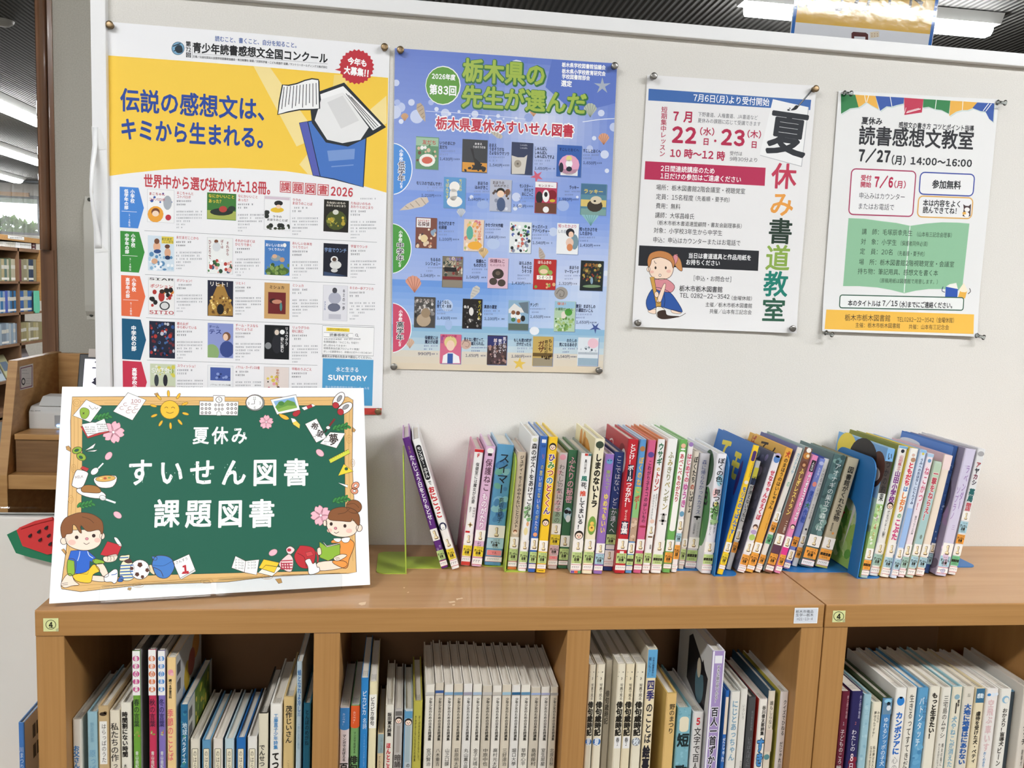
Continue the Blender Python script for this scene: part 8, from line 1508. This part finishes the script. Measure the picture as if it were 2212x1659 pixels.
# tilted magazines below and the green shelf tag
for x0, x1, yt_, yb_, c_, lb in ((-12, 18, 775, 822, '#a8b4bc', 'grey-blue magazine on the tilted display shelf of the far bookcase'), (20, 38, 768, 812, '#b4b088', 'straw-coloured magazine on the tilted display shelf of the far bookcase'), (52, 66, 758, 772, '#8c929c', 'grey magazine on the lowest visible right shelf of the far bookcase'), (68, 84, 754, 768, '#a09494', 'pinkish magazine on the lowest visible right shelf of the far bookcase')):
    a_, b_ = far(x0, 800).y, far(x1, 800).y; z0, z1 = far((x0+x1)/2, yb_+3).z, far((x0+x1)/2, yt_).z
    if x0 > 40: z0 = TZ[7]+.004
    mb = MB().add([(0, a_, z0), (0, b_, z0), (-.10, b_, z1), (-.10, a_, z1), (-.012, a_, z0), (-.012, b_, z0), (-.112, b_, z1), (-.112, a_, z1)], [(0, 1, 2, 3), (7, 6, 5, 4), (0, 4, 5, 1), (1, 5, 6, 2), (2, 6, 7, 3), (3, 7, 4, 0)], c_)
    mb.add([(.001-.03, a_+.02, z0+(z1-z0)*.3), (.001-.03, b_-.02, z0+(z1-z0)*.3), (.001-.07, b_-.02, z0+(z1-z0)*.7), (.001-.07, a_+.02, z0+(z1-z0)*.7)], [(0, 1, 2, 3)], '#6c7c90')
    o = mb.build('magazine', M_FARB); o.location = (XB-.02, 0, 0); tag(o, lb, 'magazine', 'magazines in the far bookcase')
a_, b_ = far(71, 640).y, far(83, 640).y
o = MB().prism([(a_, far(77, 676).z+.02), (a_+.02, far(77, 676).z), (b_-.02, far(77, 676).z), (b_, far(77, 676).z+.03), (b_-.01, far(77, 628).z), (a_+.005, far(77, 628).z)], 0, XB+.004, XB+.012).build('green_tag', mat('mint_card', '#6cc8a4', .6)); tag(o, 'mint green card hanging over the third shelf of the far bookcase', 'tag')
# end wall with window, curtain, greenery outside
YE = 12.5
wl, wr = -9, on_y(86, 450, YE).x; wz0, wz1 = on_y(40, 507, YE).z, on_y(40, 421, YE).z
mb = MB().box((-9, YE, 0), (9, YE+.15, wz0)).box((-9, YE, wz1), (9, YE+.15, ZT+CZ)).box((wr, YE, wz0), (9, YE+.15, wz1))
o = mb.build('wall_end', M_WALLC); o['kind'] = 'structure'
wn = empty('window_1', (wr, YE, wz0)); wn['kind'] = 'structure'
MB().box((-5, .03, 0), (0, .09, .04)).box((-5, .03, wz1-wz0-.05), (0, .09, wz1-wz0)).box((-.05, .03, 0), (0, .09, wz1-wz0)).build('window_frame', M_WINF, wn)
MB().box((-5, .055, .04), (-.05, .06, wz1-wz0-.05)).build('pane', clear_mat('window_glass', '#f2f6f6'), wn)
def wavy(y, x0, x1, z0, z1, n, amp, wl_):
    vs, fs_ = [], []
    for i in range(n+1):
        x = x0+(x1-x0)*i/n; yy = y + amp*math.sin(2*PI*x/wl_) + amp*.4*math.sin(2*PI*x/wl_*1.7+1)
        vs += [(x, yy, z0), (x, yy, z1), (x, yy+.004, z0), (x, yy+.004, z1)]
    for i in range(n):
        a_, b_ = i*4, i*4+4; fs_ += [(a_, b_, b_+1, a_+1), (a_+2, a_+3, b_+3, b_+2), (a_+1, b_+1, b_+3, a_+3), (a_, a_+2, b_+2, b_)]
    return MB().add(vs, fs_)
m = bpy.data.materials.new('sheer_curtain'); m.use_nodes = True; nt = m.node_tree; nt.nodes.clear()
_o = nt.nodes.new('ShaderNodeOutputMaterial'); _t = nt.nodes.new('ShaderNodeBsdfTransparent'); _d = nt.nodes.new('ShaderNodeBsdfDiffuse'); _l = nt.nodes.new('ShaderNodeBsdfTranslucent'); _a = nt.nodes.new('ShaderNodeMixShader'); _b2 = nt.nodes.new('ShaderNodeMixShader')
_d.inputs[0].default_value = (.8, .8, .8, 1); _l.inputs[0].default_value = (.8, .8, .8, 1); _a.inputs[0].default_value = .5; _b2.inputs[0].default_value = .22
nt.links.new(_d.outputs[0], _a.inputs[1]); nt.links.new(_l.outputs[0], _a.inputs[2]); nt.links.new(_t.outputs[0], _b2.inputs[1]); nt.links.new(_a.outputs[0], _b2.inputs[2]); nt.links.new(_b2.outputs[0], _o.inputs[0])
zc = on_y(40, 394, YE-.3).z
o = wavy(YE-.25, wr-5, wr+.2, on_y(40, 509, YE-.3).z, zc, 320, .035, .16).build('sheer_curtain', m); tag(o, 'white sheer curtain in pleats across the reading room window', 'curtain')
o = wavy(YE-.32, wr+.13, wr+.8, on_y(40, 512, YE-.3).z, zc, 60, .03, .11).build('dark_curtain', mat('dark_curtain_cloth', '#4a4e4a', .9)); tag(o, 'dark grey curtain gathered at the right end of the window', 'curtain')
z_ = on_y(30, 419, YE-.15).z
o = MB().box((wr-5, YE-.14, z_-.03), (wr-.1, YE-.1, z_+.03)).build('curtain_rail', M_WOODK); tag(o, 'wooden rail across the top of the window behind the curtain', 'rail')
o = MB().box((wr-5, YE-.36, zc), (wr+1, YE-.12, zc+.06)).build('trim_4', M_WINF); o['kind'] = 'structure'
M_LEAF = noise_mat('hedge_leaves', '#a4d05c', '#dcf0a4', 9, .8)
bm = bmesh.new(); rg = random.Random(3)
for i in range(2600):
    x, z = rg.uniform(max(-8.7, wr-4.5), wr+.8), rg.uniform(.3, 1)
    zc2 = ZT + 1.26 + .07*math.sin(x*2.3); zz = zc2*z if z > 0 else 0
    c_ = Vector((x, YE+1.5+rg.uniform(-.3, .3)+.4*z, zz)); s_ = rg.uniform(.05, .12)
    t_ = Matrix.Rotation(rg.uniform(0, 6), 3, 'Z') @ Matrix.Rotation(rg.uniform(-1, 1), 3, 'X')
    bm.faces.new([bm.verts.new(c_ + t_ @ Vector(q)*s_) for q in ((-1, 0, 0), (0, -.2, .9), (1, 0, 0), (0, .2, -.9))])
me = bpy.data.meshes.new('hedge'); bm.to_mesh(me); bm.free(); me.materials.append(M_LEAF)
o = link('hedge', me); tag(o, 'bright green hedge outside the reading room window', 'hedge', None, 'stuff')
solid('ground_1', (-12, YE+.15, -.3), (12, YE+14, -.02), noise_mat('garden_ground', '#8a9a6c', '#b0b48c', 4, .9))
r = empty('garden_tree', (wr-.9, YE+4.5, 0)); tag(r, 'pale grey tree trunk outside the window, above the hedge', 'tree')
MB().tube([(0, 0, 0), (.05, 0, 1.2), (-.03, 0, 2.4), (.1, 0, 3.6)], .11, 10).build('trunk', noise_mat('pale_bark', '#8a8478', '#a8a294', 12, .9), r)
MB().tube([(0, 0, 1.5), (.5, .1, 2.0), (.9, .1, 2.2)], .035, 7).tube([(0, 0, 1.9), (-.5, .1, 2.3), (-.9, 0, 2.8)], .035, 7).build('branches', MATS['pale_bark'], r)
# small round outlet in the ceiling
c_ = on_z(6, 44, CZ)
o = MB().lathe([(.008, -.03), (.03, -.028), (.05, -.014), (.056, 0)], 24).build('ceiling_outlet', mat('outlet_white', '#b8b4ac', .5)); o.location = c_; tag(o, 'round pale outlet on the ribbed ceiling, top left', 'ceiling outlet')

# ---------------------------------------------------------------- hanging sign over the panel
pc = on_y(1860, 26, 1.0)                              # the laminated face tips towards the aisle lamp it mirrors
nb = ((CAM-pc).normalized() + (Vector((2.7, -1.77, ZT+CZ-.09))-pc).normalized()).normalized()
SGN = Vector((0, nb.y, nb.z)).normalized(); SGT = Vector((0, -SGN.z, SGN.y)); SGT = SGT if SGT.z > 0 else -SGT
so = on_pl(1703, 96, pc, SGN); sw_ = on_pl(2012, 96, pc, SGN).x - so.x
def fl(x, y): q = on_pl(x, y, pc, SGN) - so; return (q.x, q.dot(SGT))
hs = empty('hanging_sign', so, (math.asin(-SGN.z) if False else math.atan2(SGT.z, SGT.y)-PI/2, 0, 0)); tag(hs, 'yellow travel section sign with blue edges hanging above the panel', 'sign')
SH, SL = .42, -.16
A = Art(fl); x0_, x1_ = 0, sw_
A.lbox((x0_+x1_)/2, (SH+SL)/2, x1_-x0_, SH-SL, '#e8eaf0', 0)
zg = fl(1860, 61)[1]
A.lbox((x0_+x1_)/2, (SH-.02+zg)/2, x1_-x0_-.02, SH-.02-zg, '#e6b94e', 1)
A.lbox(x0_+.007, (SH+SL)/2, .010, SH-SL, '#2f6ec0', 2); A.lbox(x1_-.007, (SH+SL)/2, .010, SH-SL, '#2f6ec0', 2)
A.t('旅行ガイド', 1862, -10, 284, 78, '#3a2c20', 3, .012)
A.poly([(1838, 96), (1838, 72), (1842, 69), (1869, 71), (1874, 75), (1874, 98), (1868, 98), (1868, 80), (1844, 79), (1844, 96)], '#5c3030', 3)
A.poly([(1878, 70), (1897, 68), (1898, 80), (1879, 83)], '#e6d8c0', 3)
for i in range(3):
    for j in range(2): A.ell(1882+i*6, 73.5+j*5, 1.2, 1.2, '#b89a84', 4, n=6)
me = A.mesh('sign_face', (Vector((0, -.0032, 0)), SX, SZ, SNF)); me.materials.append(mat('laminated_print', '#ffffff', .07, attr=True, bump=(30, .1), spec=.4)); link('sign_face', me, hs)
MB().box((0, -.003, SL), (sw_, 0, SH)).build('sign_board', mat('white_foam_board', '#f0f0f0', .6), hs)
_u = hs.rotation_euler.to_matrix().inverted() @ Vector((0, 0, 1))
for x in (.04, sw_-.04): MB().tube([Vector((x, -.0015, SH-.01)), Vector((x, -.0015, SH-.01)) + _u*(ZT+CZ-so.z-SH*.99)], .0012, 6).build('hanging_cord', mat('clear_cord', '#c8c8c8', .4), hs)
